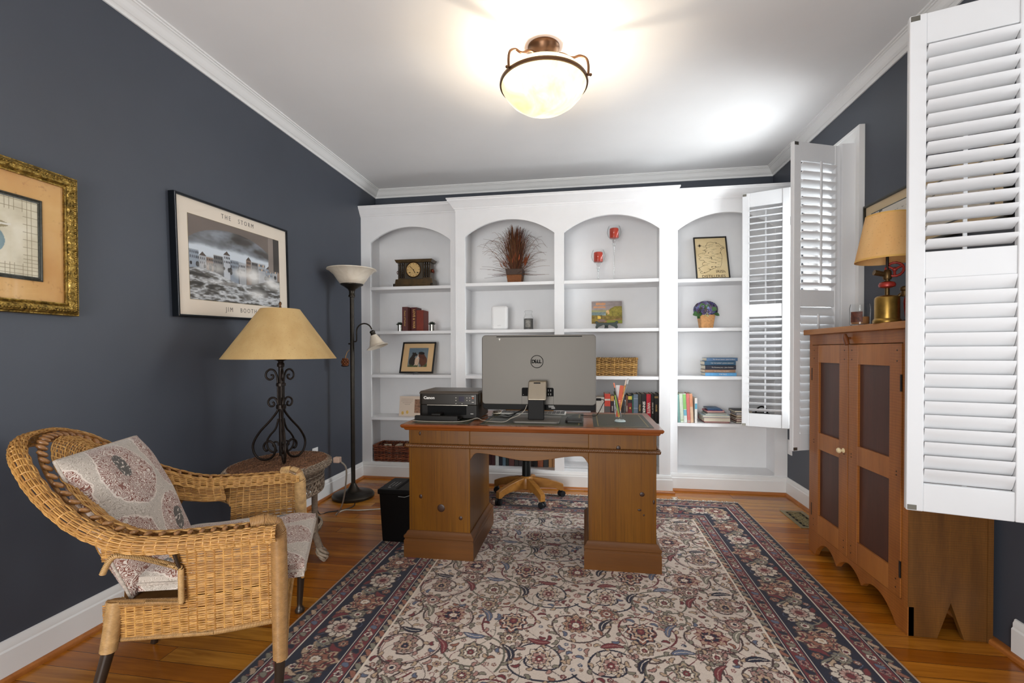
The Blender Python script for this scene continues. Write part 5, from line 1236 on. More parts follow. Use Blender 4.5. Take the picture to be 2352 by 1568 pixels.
stick('marker','lime green marker leaning left in the pen glass','pen',P(-.004,.002,b),P(-.030,.002,.928),.011,plain('lime marker',C(132,160,62),.4),plain('dark marker cap',C(52,60,34),.4))['group']=GP
stick('pencil','dark pencil with pink eraser at the left of the pen glass','pencil',P(.004,-.006,b),P(-.034,-.002,.976),.0075,plain('dark pencil paint',C(52,30,24),.4),plain('pink eraser and gilt band',C(214,120,90),.5,var=.3,scale=140))['group']=GP
stick('pencil','orange pencil leaning right in the pen glass','pencil',P(-.008,-.004,b),P(.034,.002,.992),.0075,plain('orange pencil paint',C(206,140,52),.4,var=.5,scale=70),plain('white eraser',C(226,206,190),.5))['group']=GP
stick('pen','clear acrylic pen with a round end leaning far right in the glass','pen',P(-.012,.006,b),P(.047,.004,1.000),.0085,plain('smoky acrylic',C(126,126,124),.15),plain('pale acrylic ball',C(206,206,204),.15))['group']=GP
# ================================================================== shredder bin beside the desk
bn=thing('paper_shredder','black paper shredder bin standing beside the left of the desk','shredder',(-1.12,2.74,.010))
bx0,bx1,by0,by1=-1.222,-1.006,2.612,2.862
blk=plain('satin black plastic',C(11,10,10),.4,var=.1,spec=.12)
MB().frustum((bx0+bx1)/2,(by0+by1)/2,.011,.305,.092,.112,.106,.123).build('bin',blk,bn,bevel=.006,seg=3)
MB().box(bx0-.006,bx1+.004,by0-.006,by1+.006,.300,.330).build('shredder_head',blk,bn,bevel=.006,seg=3)
MB().box(bx0+.10,bx0+.118,by0+.02,by1-.02,.3302,.3312).build('feed_slot',inkb,bn)
pgz=MB()
for k in range(3): pgz.box(bx0+.035+.02*k,bx0+.040+.02*k,by0+.07,by0+.16,.3302,.3308)
pgz.ball((bx0+.05,by0+.045,.3305),(.010,.008,.001),10,5); pgz.build('printed_symbols',plain('grey legend',C(150,148,144),.5),bn)
MB().tube([(bx1-.09,by0-.004,.292),(bx1-.05,by0-.006,.290),(bx1-.01,by0-.004,.304)],.0016,6).build('bin_edge_line',plain('grey legend',C(150,148,144),.5),bn)
# ================================================================== swivel chair behind the desk
OX,OY=-.449,3.585
oak=wood('golden oak chair base',C(138,88,32),C(184,128,58),'x',.4)
oc=thing('office_chair','wooden swivel chair with five castored legs tucked behind the desk','office chair',(OX,OY,.010))
MB().lathe([(.028,.075),(.046,.085),(.050,.100),(.050,.165),(.044,.178),(.036,.182)],28,c=(OX,OY,0)).build('hub',oak,oc,smooth=40)
MB().lathe([(.034,.18),(.034,.30),(.028,.302),(.026,.44)],24,c=(OX,OY,0)).build('gas_column',plain('black steel column',C(14,18,18),.35,.3),oc,smooth=40)
for k in range(5):
    a=math.radians(229.5+72*k); u=Vector((math.cos(a),math.sin(a),0)); 
    Ml_=Matrix.Translation((OX,OY,0)) @ Matrix.Rotation(a,4,'Z')
    pr_=[(.030,.088),(.030,.172),(.09,.166),(.17,.150),(.245,.128),(.290,.110),(.292,.062),(.268,.060),(.235,.078),(.18,.088),(.10,.088)]
    MB().prism([(x,z) for x,z in pr_],'y',-.019,.019,M=Ml_).build('leg',oak,oc,bevel=.003)
    w=MB(); wx=.278
    for s in (-1,1): w.tube([(wx,s*.004,.034),(wx,s*.022,.034)],[.0235,.0235],18,M=Ml_ @ Matrix.Translation((wx,0,0)) @ Matrix.Rotation(.5,4,'Z') @ Matrix.Translation((-wx,0,0)))
    w.cyl((wx,0,.03),(wx,0,.064),.007,n=8,M=Ml_); w.build('caster',plain('black caster',C(22,26,30),.35,var=.1),oc,smooth=40)
MB().box(OX-.225,OX+.225,OY-.21,OY+.21,.44,.485).build('seat',oak,oc,bevel=.02,seg=3)
MB().box(OX-.20,OX+.20,OY+.205,OY+.235,.62,.96).box(OX-.03,OX+.03,OY+.19,OY+.225,.46,.70).build('backrest',oak,oc,bevel=.01,seg=3)
# ================================================================== cords on the floor by the wall
wl=[(-1.40,2.48,TZ-.02),(-1.385,2.53,.47),(-1.43,2.60,.33),(-1.52,2.72,.18),(-1.66,2.90,.05),(-1.74,3.05,.006),(-1.72,3.12,.005),(-1.62,3.13,.005),(-1.50,3.17,.005),(-1.36,3.22,.005),(-1.238,3.25,.005)]
tag(MB().tube(curve3(wl),.0048,8).build('extension_cord',cordw,smooth=60),'white extension cord hanging from the wicker table and running along the floor','cord')
t=thing('cord_switch','white cord connector block resting at the edge of the wicker table','plug',(-1.405,2.47,TZ+.002))
MB().box(-1.425,-1.388,2.455,2.487,TZ-.028,TZ+.004).build('connector',plain('pinkish white plastic',C(206,178,160),.5),t,bevel=.004)
t=thing('lamp_cord','black lamp cord plugged into the wall outlet by the wicker table','cord',(XL+.01,3.225,.37))
MB().box(XL+.008,XL+.030,3.212,3.238,.375,.398).build('plug',darkp,t,bevel=.003)
MB().tube(curve3([(XL+.03,3.225,.386),(XL+.06,3.21,.385),(XL+.085,3.16,.36),(XL+.10,3.10,.25),(XL+.11,3.05,.10),(XL+.16,3.02,.006),(-1.82,3.06,.005),(-1.74,3.12,.005),(-1.70,3.20,.005),(-1.72,3.27,.005)]),.0034,7).build('cord',cord,t,smooth=60)
# ================================================================== things in the bookcase
S1,S2,S3,S4=SHZ; e_=.0006
paper_m=plain('book pages',C(214,204,184),.9,var=.06,scale=200)
_bk={}
def cloth(rgb,rough=.55): 
    k='cloth %d %d %d'%rgb; return plain(k,C(*rgb),rough,var=.10,scale=40)
gold=plain('gilt lettering',C(196,156,92),.4,.4); pale=plain('pale lettering',C(222,214,200),.6)
def book_up(x0,w,yf,z,h,d,rgb,label,group,title=None,tm=None,ts=.018,lean=0,band=None):
    """standing book, spine towards the room"""
    x0+=.0004; w-=.0008
    R=Matrix.Translation((x0+w/2,yf,z+e_)) @ Matrix.Rotation(math.radians(lean),4,'Y')
    mb=MB().box(-w/2,w/2,0,.004,0,h).box(-w/2,-w/2+.0028,.004,d,0,h).box(w/2-.0028,w/2,.004,d,0,h)
    o=bpy.data.objects.new('book',None)
    bpy.data.objects.remove(o)
    o=mb.build('book',cloth(rgb),None,bevel=.0012); o.matrix_world=R; WM[o.name]=R; tag(o,label,'book',group)
    MB().box(-w/2+.003,w/2-.003,.004,d-.004,.003,h-.004).build('pages',paper_m,o,world=False)
    for (b0,b1,c) in (band or []): MB().box(-w/2+.0006,w/2-.0006,-.0004,.001,b0*h,b1*h).build('spine_band',cloth(c),o,world=False)
    if title: text('title',title,ts,tm or pale,o,R @ plane_M((0,-.0006,h*.52),(0,0,-1),(1,0,0)),extrude=.0002,bold=ts*.025 if ts else 0)
    return o
def book_flat(x0,x1,y0,y1,z,t,rgb,label,group,rz=0,title=None,tm=None,ts=.014,openside=None):
    """book lying flat; spine towards the room unless openside"""
    w=x1-x0; d=y1-y0; R=Matrix.Translation(((x0+x1)/2,y0,z+e_)) @ Matrix.Rotation(math.radians(rz),4,'Z'); t-=.0012
    mb=MB().box(-w/2,w/2,0,d,0,.0026).box(-w/2,w/2,0,d,t-.0026,t)
    if openside!='front': mb.box(-w/2,w/2,0,.004,.0026,t-.0026)
    else: mb.box(-w/2,w/2,d-.004,d,.0026,t-.0026)
    o=mb.build('book',cloth(rgb),None,bevel=.001); o.matrix_world=R; WM[o.name]=R; tag(o,label,'book',group)
    MB().box(-w/2+.004,w/2-.004,.004,d-.004,.0027,t-.0027).build('pages',paper_m,o,world=False)
    if title: text('title',title,ts,tm or pale,o,R @ plane_M((w*.06,-.0006,t/2),(1,0,0),(0,0,1)),extrude=.0002)
    return o
# ---------------- left bay: mantel clock
ckw=plain('faded black marbled wood',C(74,56,28),.4,var=.45,scale=22); ckd=plain('dark clock column',C(40,32,24),.25,var=.4,scale=40); dialm=plain('aged ivory dial',C(204,170,112),.45,var=.14,scale=30)
cx0=-1.536; cy=4.03
ck=thing('mantel_clock','antique mantel clock with columns and an ivory dial on the left top shelf','clock',(cx0,cy+.06,S1))
MB().frustum(cx0+.004,cy+.065,S1+.001,S1+.016,.192,.085,.184,.078).frustum(cx0+.004,cy+.065,S1+.016,S1+.072,.182,.076,.174,.068).build('plinth',ckw,ck,bevel=.004)
MB().box(cx0-.152,cx0+.156,cy+.012,cy+.115,S1+.072,S1+.222).build('case',ckw,ck,bevel=.002)
MB().frustum(cx0+.002,cy+.063,S1+.222,S1+.249,.166,.064,.178,.076).build('cornice',ckw,ck,bevel=.002)
MB().box(cx0-.084,cx0+.088,cy+.000,cy+.014,S1+.072,S1+.220).build('dial_surround',plain('dark slate panel',C(62,54,42),.4,var=.2),ck,bevel=.002)
for x in (-.138,-.117,-.098,.104,.125,.145):
    MB().lathe([(.0095,.084),(.0095,.092),(.007,.095),(.007,.200),(.0095,.204),(.0095,.220)],14,c=(cx0+x,cy+.004,S1)).build('column',ckd,ck,smooth=40)
Mc=Matrix.Translation((cx0+.002,cy-.001,S1+.154)) @ Matrix.Rotation(PI/2,4,'X')
MB().lathe([(0,0),(.066,0),(.066,.002)],40,M=Mc).build('dial',dialm,ck)
MB().lathe([(.064,.0),(.072,.0),(.073,.006),(.068,.010),(.064,.006)],44,M=Mc,cap=False).build('bezel',plain('dark brass bezel',C(70,46,22),.3,.7),ck,smooth=50)
hd=MB()
for a,l,w in [(math.radians(136),.050,.0018),(math.radians(-62),.034,.0028)]: hd.tube([(0,0,.004),(l*math.cos(a),l*math.sin(a),.004)],w,5,M=Mc)
hd.ball((0,0,.004),(.005,.005,.003),8,5,M=Mc); hd.build('hands',inkb,ck)
nm=MB()
for k in range(12):
    a=2*PI*k/12; c_,s_=math.cos(a),math.sin(a); nm.add([((.050)*c_-.0018*s_,.050*s_+.0018*c_,.0024),((.050)*c_+.0018*s_,.050*s_-.0018*c_,.0024),((.060)*c_+.0018*s_,.060*s_-.0018*c_,.0024),((.060)*c_-.0018*s_,.060*s_+.0018*c_,.0024)],[(0,1,2,3)],Mc)
for x in (-.034,.038): nm.ball((x,-.026,.002),(.006,.006,.001),10,5,M=Mc)
nm.build('numerals',inkb,ck)
for s in (-1,1): MB().ball((cx0+.002+s*.162,cy+.06,S1+.150),(.014,.016,.018),10,8).tube([(cx0+.002+s*.174,cy+.05+.013*math.cos(t),S1+.14+.013*math.sin(t)) for t in np.linspace(0,2*PI,14)],.0028,6).build('lion_head_handle',plain('coppery brass',C(128,62,44),.35,.7),ck,smooth=60)
MB().box(cx0-.19,cx0-.165,cy-.018,cy+.01,S1+.001,S1+.03).box(cx0+.165,cx0+.19,cy-.018,cy+.01,S1+.001,S1+.03).build('foot',ckd,ck,bevel=.006)
GB='brown hardbacks between two small succulents'
book_up(-1.648,.053,4.035,S2,.222,.16,(92,48,46),'purple-brown hardback with gilt spine, leftmost of the brown books',GB,'Poems of Faulkner',gold,.019)
book_up(-1.592,.054,4.115,S2,.224,.13,(84,24,22),'dark red hardback titled LOVE AND WAR among the brown books',GB,'LOVE & WAR',gold,.030)
book_up(-1.537,.068,4.105,S2,.196,.14,(122,40,18),'wide rust-brown hardback, rightmost of the brown books',GB)
chrome=plain('polished chrome pot',C(196,192,182),.12,1.0); succ=plain('dark green succulent',C(34,44,32),.5,var=.4,scale=80)
def succulent(x,y,z,label):
    t=thing('succulent','',"plant",(x,y,z),0,'mini succulents in chrome pots'); t['label']=label
    MB().lathe([(0,.001),(.0215,.001),(.022,.058),(.020,.058),(.019,.05),(0,.05)],24,c=(x,y,z),cap=False).build('pot',chrome,t,smooth=40)
    m=MB()
    for r,n,h in [(.012,6,.030),(.026,9,.024),(.036,10,.012)]:
        for i in range(n):
            a=2*PI*i/n+r*40; p=Vector((x,y,z+.055)); q=p+Vector((math.cos(a)*r,math.sin(a)*r,h)); m.tube([p,p.lerp(q,.6),q],[.004,.0062,.0008],6)
    m.build('leaves',succ,t,smooth=60); return t
succulent(-1.674,4.045,S2,'tiny succulent in a chrome pot left of the brown books'); succulent(-1.368,4.045,S2,'tiny succulent in a chrome pot right of the brown books')
# ---------------- plants in the centre
twine=plain('rope-wound pot',C(124,74,38),.8,var=.3,scale=140,bump=.6,bscale=200)
dg=thing('dried_grass_arrangement','spiky brown dried grass arrangement in a square tapered pot','plant',(-.603,4.06,S1))
MB().frustum(-.603,4.06,S1+.001,S1+.078,.058,.058,.068,.068).build('pot',twine,dg,bevel=.004)
MB().frustum(-.603,4.06,S1+.078,S1+.128,.068,.068,.077,.077).build('pot_rim',plain('dark pot rim',C(62,38,22),.6,var=.3,scale=60),dg,bevel=.003)
rg=np.random.default_rng(21); pa=[];ra=[];pb_=[];rb_=[]
for i in range(420):
    core=i<270; a=rg.uniform(0,2*PI); r0=rg.uniform(0,.045); sp=abs(rg.normal(0,.055)) if core else rg.uniform(.12,.33); H=rg.uniform(.24,.43) if core else rg.uniform(-.04,.36)
    x0,y0=-.603+r0*np.cos(a),4.06+r0*np.sin(a)*.8; dx,dy=np.cos(a)*sp*(1 if core else 1.0),np.sin(a)*sp*.45
    if core: H=min(H,.43-.6*abs(dx))
    t=np.linspace(0,1,7); cur=rg.uniform(.7,1.5)
    P_=np.stack([x0+dx*t**cur,np.clip(y0+dy*t**cur,3.93,4.22),S1+.10+H*np.sin(t*PI/2*(1 if core else rg.uniform(1.0,1.5)))],1); P_[:,2]=np.maximum(P_[:,2],S1+.03)
    P_+=np.stack([0*t,0*t,0*t],1)
    (pa if i%3 else pb_).append(P_); (ra if i%3 else rb_).append(np.linspace(.0026 if core else .0013,.0007,7))
V,F,I=tubes_np(pa,ra,4); npmesh('grass_blades',V,F,wicker_mat('dried brown grass',C(62,36,20),C(150,96,48),.7),dg,strand_colors(I,0,1,3),smooth=True)
V,F,I=tubes_np(pb_,rb_,4); npmesh('grass_blades',V,F,wicker_mat('russet grass',C(70,28,14),C(138,64,28),.7),dg,strand_colors(I,0,1,5),smooth=True)
m=MB()
for i in range(26):
    a=rg.uniform(0,2*PI); r=rg.uniform(.04,.11); x,y,z=-.603+r*math.cos(a),4.06+r*math.sin(a)*.5,S1+rg.uniform(.15,.23); m.tube([(x,y,z),(x+.02*math.cos(a),y-.01,z+.02),(x+.035*math.cos(a),y-.015,z+.055)],[.002,.009,.001],5,flat=.4)
m.build('dried_bracts',plain('orange dried bract',C(150,74,34),.7,var=.4,scale=50),dg,smooth=60)
def softbox(name,x0,x1,y0,y1,z0,z1,mat,parent,b=.02): return MB().box(x0,x1,y0,y1,z0,z1).build(name,mat,parent,bevel=b,seg=5)
rt=thing('wifi_router','plain white upright rounded router box on the centre second shelf','router',(-.738,4.03,S2))
softbox('case',-.813,-.664,4.0,4.075,S2+.001,S2+.215,plain('matt white plastic',C(238,238,238),.5),rt,.026)
text('brand_lettering','orbi',.020,plain('faint grey print',C(206,206,206),.5),rt,plane_M((-.738,3.9995,S2+.04),(1,0,0),(0,0,1)))
jr=thing('glass_candle_jar','clear lidded glass jar candle with dark grey wax beside the router','candle',(-.482,4.03,S2))
MB().lathe([(0,.001),(.040,.001),(.043,.006),(.043,.105),(.036,.118),(.030,.122),(.034,.126),(.034,.132),(.026,.134),(.030,.150),(.036,.160),(.030,.168),(0,.170)],32,c=(-.482,4.03,S2),cap=False).build('jar',clearglass,jr,smooth=50)
MB().lathe([(0,.004),(.040,.004),(.040,.098),(0,.098)],28,c=(-.482,4.03,S2),cap=False).build('wax',plain('grey candle wax',C(104,104,102),.5,var=.2,scale=40),jr,smooth=40)
V=[];n=8
for i in range(n+1):
    a=math.radians(240+60*i/n); V+=[(-.482+.0437*math.cos(a),4.03+.0437*math.sin(a),S2+.024),(-.482+.0437*math.cos(a),4.03+.0437*math.sin(a),S2+.085)]
mb=MB(); mb.add(V,[(2*i,2*i+2,2*i+3,2*i+1) for i in range(n)]); mb.build('label',plain('grey jar label',C(150,148,142),.6,var=.3,scale=60),jr,smooth=60)
redwax=plain('red pillar candle',C(176,52,30),.35,var=.12)
def candle_holder(x,y,zc,label):
    t=thing('candle_holder','',"candle holder",(x,y,S1),0,'stemmed glass candle holders'); t['label']=label; z0=S1
    MB().lathe([(0,.001),(.042,.001),(.043,.004),(.012,.010),(.0065,.020),(.006,(zc-z0)*.55),(.006,zc-z0-.13),(.011,zc-z0-.122),(.008,zc-z0-.112),(.016,zc-z0-.100),(.016,zc-z0-.092),(.009,zc-z0-.084),(.015,zc-z0-.072),(.018,zc-z0-.064),(.010,zc-z0-.058)],24,c=(x,y,z0),cap=False).build('stem',mk_glass('stem glass',(.95,.965,.965,1),.3),t,smooth=50)
    MB().lathe([(.010,zc-z0-.058),(.036,zc-z0-.052),(.052,zc-z0-.030),(.060,zc-z0),(.056,zc-z0+.03),(.046,zc-z0+.055),(.044,zc-z0+.055),(.054,zc-z0+.03),(.058,zc-z0),(.050,zc-z0-.029),(.034,zc-z0-.050),(0,zc-z0-.055)],32,c=(x,y,z0),cap=False).build('globe',clearglass,t,smooth=60)
    MB().lathe([(0,zc-z0-.048),(.036,zc-z0-.048),(.038,zc-z0-.044),(.038,zc-z0+.030),(.034,zc-z0+.034),(.012,zc-z0+.026),(0,zc-z0+.026)],28,c=(x,y,z0),cap=False).build('candle',redwax,t,smooth=50)
    return t
candle_holder(.120,4.05,1.966,'shorter glass candle holder with a red candle, left of the pair'); candle_holder(.253,4.05,2.164,'tallest glass candle holder with a red candle on a long thin stem')
# ---------------- baskets
def basket(name,label,x0,x1,y0,y1,z0,z1,mat,rows,st,r,seed):
    t=thing(name,label,'basket',((x0+x1)/2,(y0+y1)/2,z0))
    per=[]; rad=.018
    P_=rrect(x0,x1,y0,y1,rad,5); P_=np.array(P_+[P_[0]]); seg=np.r_[0,np.cumsum(np.hypot(*np.diff(P_,axis=0).T))]
    def S(u,v):
        s=u*seg[-1]; x=np.interp(s,seg,P_[:,0]); y=np.interp(s,seg,P_[:,1]); cx_,cy_=(x0+x1)/2,(y0+y1)/2; z=z1-(z1-z0)*v; k=1-.03*v
        x2=cx_+(x-cx_)*k; y2=cy_+(y-cy_)*k; N_=np.zeros((len(u),3)); d=np.maximum((np.abs(x-cx_)-(x1-x0)/2+rad)/rad,0); d2=np.maximum((np.abs(y-cy_)-(y1-y0)/2+rad)/rad,0)
        N_[:,0]=np.sign(x-cx_)*d; N_[:,1]=np.sign(y-cy_)*d2; N_/=np.linalg.norm(N_,axis=1)[:,None]+1e-9; return np.stack([x2,y2,z],1),N_
    pa,ra=weave(S,rows,0,st,r=r,rs=r*1.1,amp=r*1.1,seed=seed,samp=3,jitter=r*.25)
    V,F,I=tubes_np(pa,ra,5); npmesh('woven_side',V,F,mat,t,strand_colors(I,0,1,seed),smooth=True)
    u=np.linspace(0,1,140); rim=S(u,0*u)[0]; V,F,I=tubes_np([wrap(rim+[0,0,.002],r*1.3,r*3.2)],r*1.0,5); npmesh('rim',V,F,mat,t,strand_colors(I,.6,.7,1),smooth=True)
    MB().box(x0+.012,x1-.012,y0+.012,y1-.012,z0+.001,z0+.006).build('basket_bottom',plain('basket base '+name,C(60,36,20),.8),t); return t
seag=wicker_mat('tan seagrass',C(122,82,34),C(206,160,88),.7); seab=wicker_mat('chestnut seagrass',C(84,36,20),C(164,88,50),.6)
basket('seagrass_basket','shallow chestnut-brown woven basket on the lowest shelf of the left bay',-1.924,-1.50,4.006,4.235,ZB+.001,.285,seab,15,38,.0046,31)
bt=thing('price_tag_card','small cream hanging tag standing in the chestnut basket','tag',(-1.80,4.05,.155)); 
MB().box(-1.833,-1.764,4.048,4.052,.160,.298).build('card',plain('cream card',C(214,200,176),.8),bt); MB().tube([(-1.812,4.0475,.287),(-1.80,4.0475,.292),(-1.788,4.0475,.287)],.002,5).build('hang_slot',inkb,bt)
tag(MB().box(-1.73,-1.69,4.05,4.14,.155,.288).build('folded_card',plain('cream card',C(214,200,176),.8)),'second pale card lying low inside the chestnut basket','card')
basket('seagrass_basket','tan woven seagrass basket on the shelf right of the computer',.02,.437,3.962,4.20,S3+.001,1.088,seag,17,40,.0043,32)
# ---------------- right-centre bay: row of novels
GR='row of upright novels behind the pen glass'; YB_=3.945; zz=S4
for (x,w,h,rgb,lab,ti,tm,ts,bd) in [
 (.055,.042,.20,(46,26,22),'dark brown novel half hidden behind the computer edge',None,None,0,None),
 (.098,.068,.209,(188,182,172),'white box-like volume at the left of the novel row behind the plug lead',None,None,0,None),
 (.168,.048,.238,(198,70,54),'coral and charcoal striped novel at the left of the novel row',None,None,0,[(.0,.10,(92,86,82)),(.34,.56,(86,82,80)),(.76,.82,(214,200,186))]),
 (.218,.028,.222,(52,34,44),'dark novel with an orange top band in the novel row',"DEVIL'S",pale,.013,[(.80,.99,(196,140,70))]),
 (.247,.030,.215,(40,34,32),'black-brown novel behind the left side of the pen glass',None,None,0,None),
 (.278,.032,.225,(70,40,34),'dark reddish novel behind the middle of the pen glass',None,None,0,None),
 (.311,.030,.218,(44,40,40),'charcoal novel behind the right side of the pen glass',None,None,0,None),
 (.342,.016,.226,(104,62,46),'thin brown novel just right of the pen glass','CROSSING',pale,.010,None),
 (.359,.033,.235,(30,20,22),'black novel with a yellow dot and red spine panel','M',plain('yellow print',C(220,200,80),.5),.02,[(.10,.70,(110,28,34)),(.82,.94,(196,180,70))]),
 (.393,.009,.228,(44,92,74),'very thin teal volume in the novel row',None,None,0,None),
 (.403,.037,.237,(96,108,122),'blue-grey hardback in the novel row',None,None,0,[(.50,.52,(150,160,170)),(.84,.86,(150,160,170))]),
 (.441,.026,.240,(40,38,26),'dark olive novel left of the SINNERS novel','FALLEN',gold,.016,None),
 (.468,.038,.240,(22,18,20),'black novel titled SINNERS in the novel row','SINNERS',pale,.028,None),
 (.507,.037,.240,(192,24,44),'bright red novel titled WRITE in the novel row','WRITE',pale,.030,None),
 (.545,.024,.240,(22,26,20),'black novel with small white lettering right of the red novel','SONG OF THE',pale,.014,None),
 (.570,.032,.240,(26,22,18),'black novel with a gold emblem near the end of the row','HOUSE',gold,.018,[(.86,.93,(150,120,70))]),
 ]: book_up(x,w,YB_+(0 if x>.3 else .01),zz,h,.17,rgb,lab,GR,ti,tm,ts or .018,0,bd)
book_up(.603,.031,YB_,zz,.245,.17,(30,24,22),'black novel titled SAINT, last of the novel row by the bookcase upright',GR,'SAINT',gold,.024)
# low row seen through the kneehole
GK='books on the bottom shelf seen through the desk kneehole'
for (x,w,h,rgb,lab,ti,tm,ts) in [
 (-.845,.030,.215,(58,22,24),'dark red book at the left end of the bottom shelf row',None,None,0),
 (-.813,.034,.230,(66,28,30),'maroon book second in the bottom shelf row',None,None,0),
 (-.776,.030,.222,(196,200,196),'white-spined book on the bottom shelf row',None,None,0),
 (-.744,.030,.232,(26,28,40),'navy book with white lettering on the bottom shelf row','DARK',pale,.018),
 (-.712,.028,.226,(92,116,130),'blue-grey book on the bottom shelf row',None,None,0),
 (-.682,.024,.218,(28,40,36),'dark green book on the bottom shelf row',None,None,0),
 (-.656,.048,.230,(88,44,40),'wide red-brown book on the bottom shelf row',None,None,0),
 (-.606,.036,.215,(36,30,30),'black-brown book left of the chair column on the bottom shelf',None,None,0),
 (-.568,.040,.228,(44,30,34),'dark plum book behind the chair column',None,None,0),
 (-.526,.040,.225,(34,36,36),'charcoal book behind the chair column',None,None,0),
 (-.484,.036,.230,(48,34,30),'dark chocolate book right of the chair column',None,None,0),
 (-.446,.042,.235,(28,26,28),'black book with grey lettering right of the chair column','NIGHT',pale,.018),
 (-.402,.048,.240,(150,78,40),'orange-brown book on the right of the bottom shelf row',None,None,0),
 (-.352,.044,.222,(26,22,22),'black book with a white foot band on the bottom shelf row',None,None,0),
 (-.306,.030,.230,(170,118,62),'tan book second from the right on the bottom shelf row',None,None,0),
 (-.274,.024,.230,(156,104,54),'light brown book at the right end of the bottom shelf row',None,None,0)]: book_up(x,w,4.0,ZB,h,.17,rgb,lab,GK,ti,tm,ts or .018)
# ---------------- right bay
GG='stack of five legal thrillers lying flat'
z=S3
for (x0,x1,t,rgb,lab,ti,ts) in [
 (.992,1.236,.028,(92,158,206),'light blue thriller at the bottom of the five-book stack','THE FIRM',.014),
 (.988,1.228,.025,(150,118,96),'tan-brown thriller second from the bottom of the five-book stack','John Grisham | THE CLIENT',.010),
 (.992,1.232,.036,(24,26,44),'navy black thriller in the middle of the five-book stack','The Runaway Jury - John Grisham',.0125),
 (.986,1.230,.034,(44,84,112),'teal blue thriller second from the top of the five-book stack','THE TESTAMENT | JOHN GRISHAM',.0115),
 (1.002,1.244,.028,(78,108,142),'slate blue thriller on top of the five-book stack','The Street Lawyer | John Grisham',.0125)]:
    book_flat(x0,x1,4.035,4.19,z,t,rgb,lab,GG,rng if False else 0,ti,pale,ts); z+=t
GL='leaning storybooks at the left of the right bay'
for (x,w,h,rgb,lab,bd) in [
 (.772,.018,.232,(120,158,152),'teal storybook at the left end of the leaning row',None),
 (.791,.027,.240,(196,208,188),'pale green storybook second in the leaning row',[(.06,.10,(150,170,130))]),
 (.819,.026,.240,(214,220,214),'green, white and blue storybook in the leaning row',[(.46,.98,(134,186,108)),(.24,.44,(110,168,186))]),
 (.846,.025,.240,(206,110,104),'red storybook in the leaning row',[(.02,.08,(170,150,140))]),
 (.872,.025,.240,(214,180,150),'cream and orange storybook in the leaning row',[(.55,.98,(206,140,104))])]:
    o=book_up(x,w,4.012,S4+.0012,h,.17,rgb,lab,GL,None,None,.012,-3.0,bd)
book_up(.902,.020,4.005,S4,.206,.16,(216,212,206),'short white storybook with a blue band at the end of the leaning row',GL,None,None,.012,0,[(.56,.78,(96,160,184))])
GS8='heap of picture books lying flat on the right bay shelf'
z=S4
for (x0,x1,y0,d,t,rgb,lab,op) in [
 (.985,1.175,4.02,.19,.010,(150,80,92),'thin plum picture book at the very bottom of the heap','front'),
 (.975,1.185,4.012,.20,.038,(150,60,72),'thick crimson volume with brown page edges in the heap','front'),
 (.965,1.180,4.005,.20,.018,(186,202,206),'pale blue picture book on top of the thick volume','front'),
 (.990,1.160,4.015,.18,.011,(196,206,200),'mint picture book in the middle of the heap','front'),
 (1.005,1.155,4.02,.17,.012,(60,66,76),'slate picture book below the pink one in the heap','front'),
 (1.000,1.140,4.02,.16,.013,(190,72,96),'pink picture book near the top of the heap','front'),
 (1.010,1.125,4.025,.14,.010,(60,80,120),'blue picture book second from the top of the heap',None),
 (1.005,1.105,4.03,.13,.013,(70,96,124),'small dark blue book crowning the heap',None)]:
    book_flat(x0,x1,y0,y0+d,z,t,rgb,lab,GS8,rg.uniform(-6,2),None,None,.01,op); z+=t
GS6='low stack of small books beside the white shutter'
z=S4
for (x0,x1,t,rgb,lab) in [(1.232,1.36,.016,(52,48,50),'black book at the bottom of the low stack by the shutter'),(1.236,1.36,.018,(170,90,92),'rose book second from the bottom of the low stack'),(1.226,1.36,.016,(64,44,36),'dark brown book third in the low stack'),(1.238,1.36,.018,(186,150,110),'tan book fourth in the low stack'),(1.234,1.36,.018,(60,90,150),'blue book fifth in the low stack'),(1.222,1.36,.020,(34,34,36),'black book on top of the low stack')]:
    book_flat(x0,x1,4.035,4.20,z,t,rgb,lab,GS6,0,None,None,.01,'front'); z+=t
cb=thing('camera_case','small black case with a looped handle seen through the shutter louvers','case',(1.44,4.08,S4))
MB().box(1.375,1.500,4.03,4.13,S4+.001,S4+.085).build('case',plain('black nylon',C(34,34,34),.7,var=.2,scale=60),cb,bevel=.012,seg=3)
MB().tube([(1.40+.045*(1-math.cos(t)),4.08,S4+.08+.055*math.sin(t)) for t in np.linspace(0,PI,16)],.006,8).build('handle',darkp,cb,smooth=60)
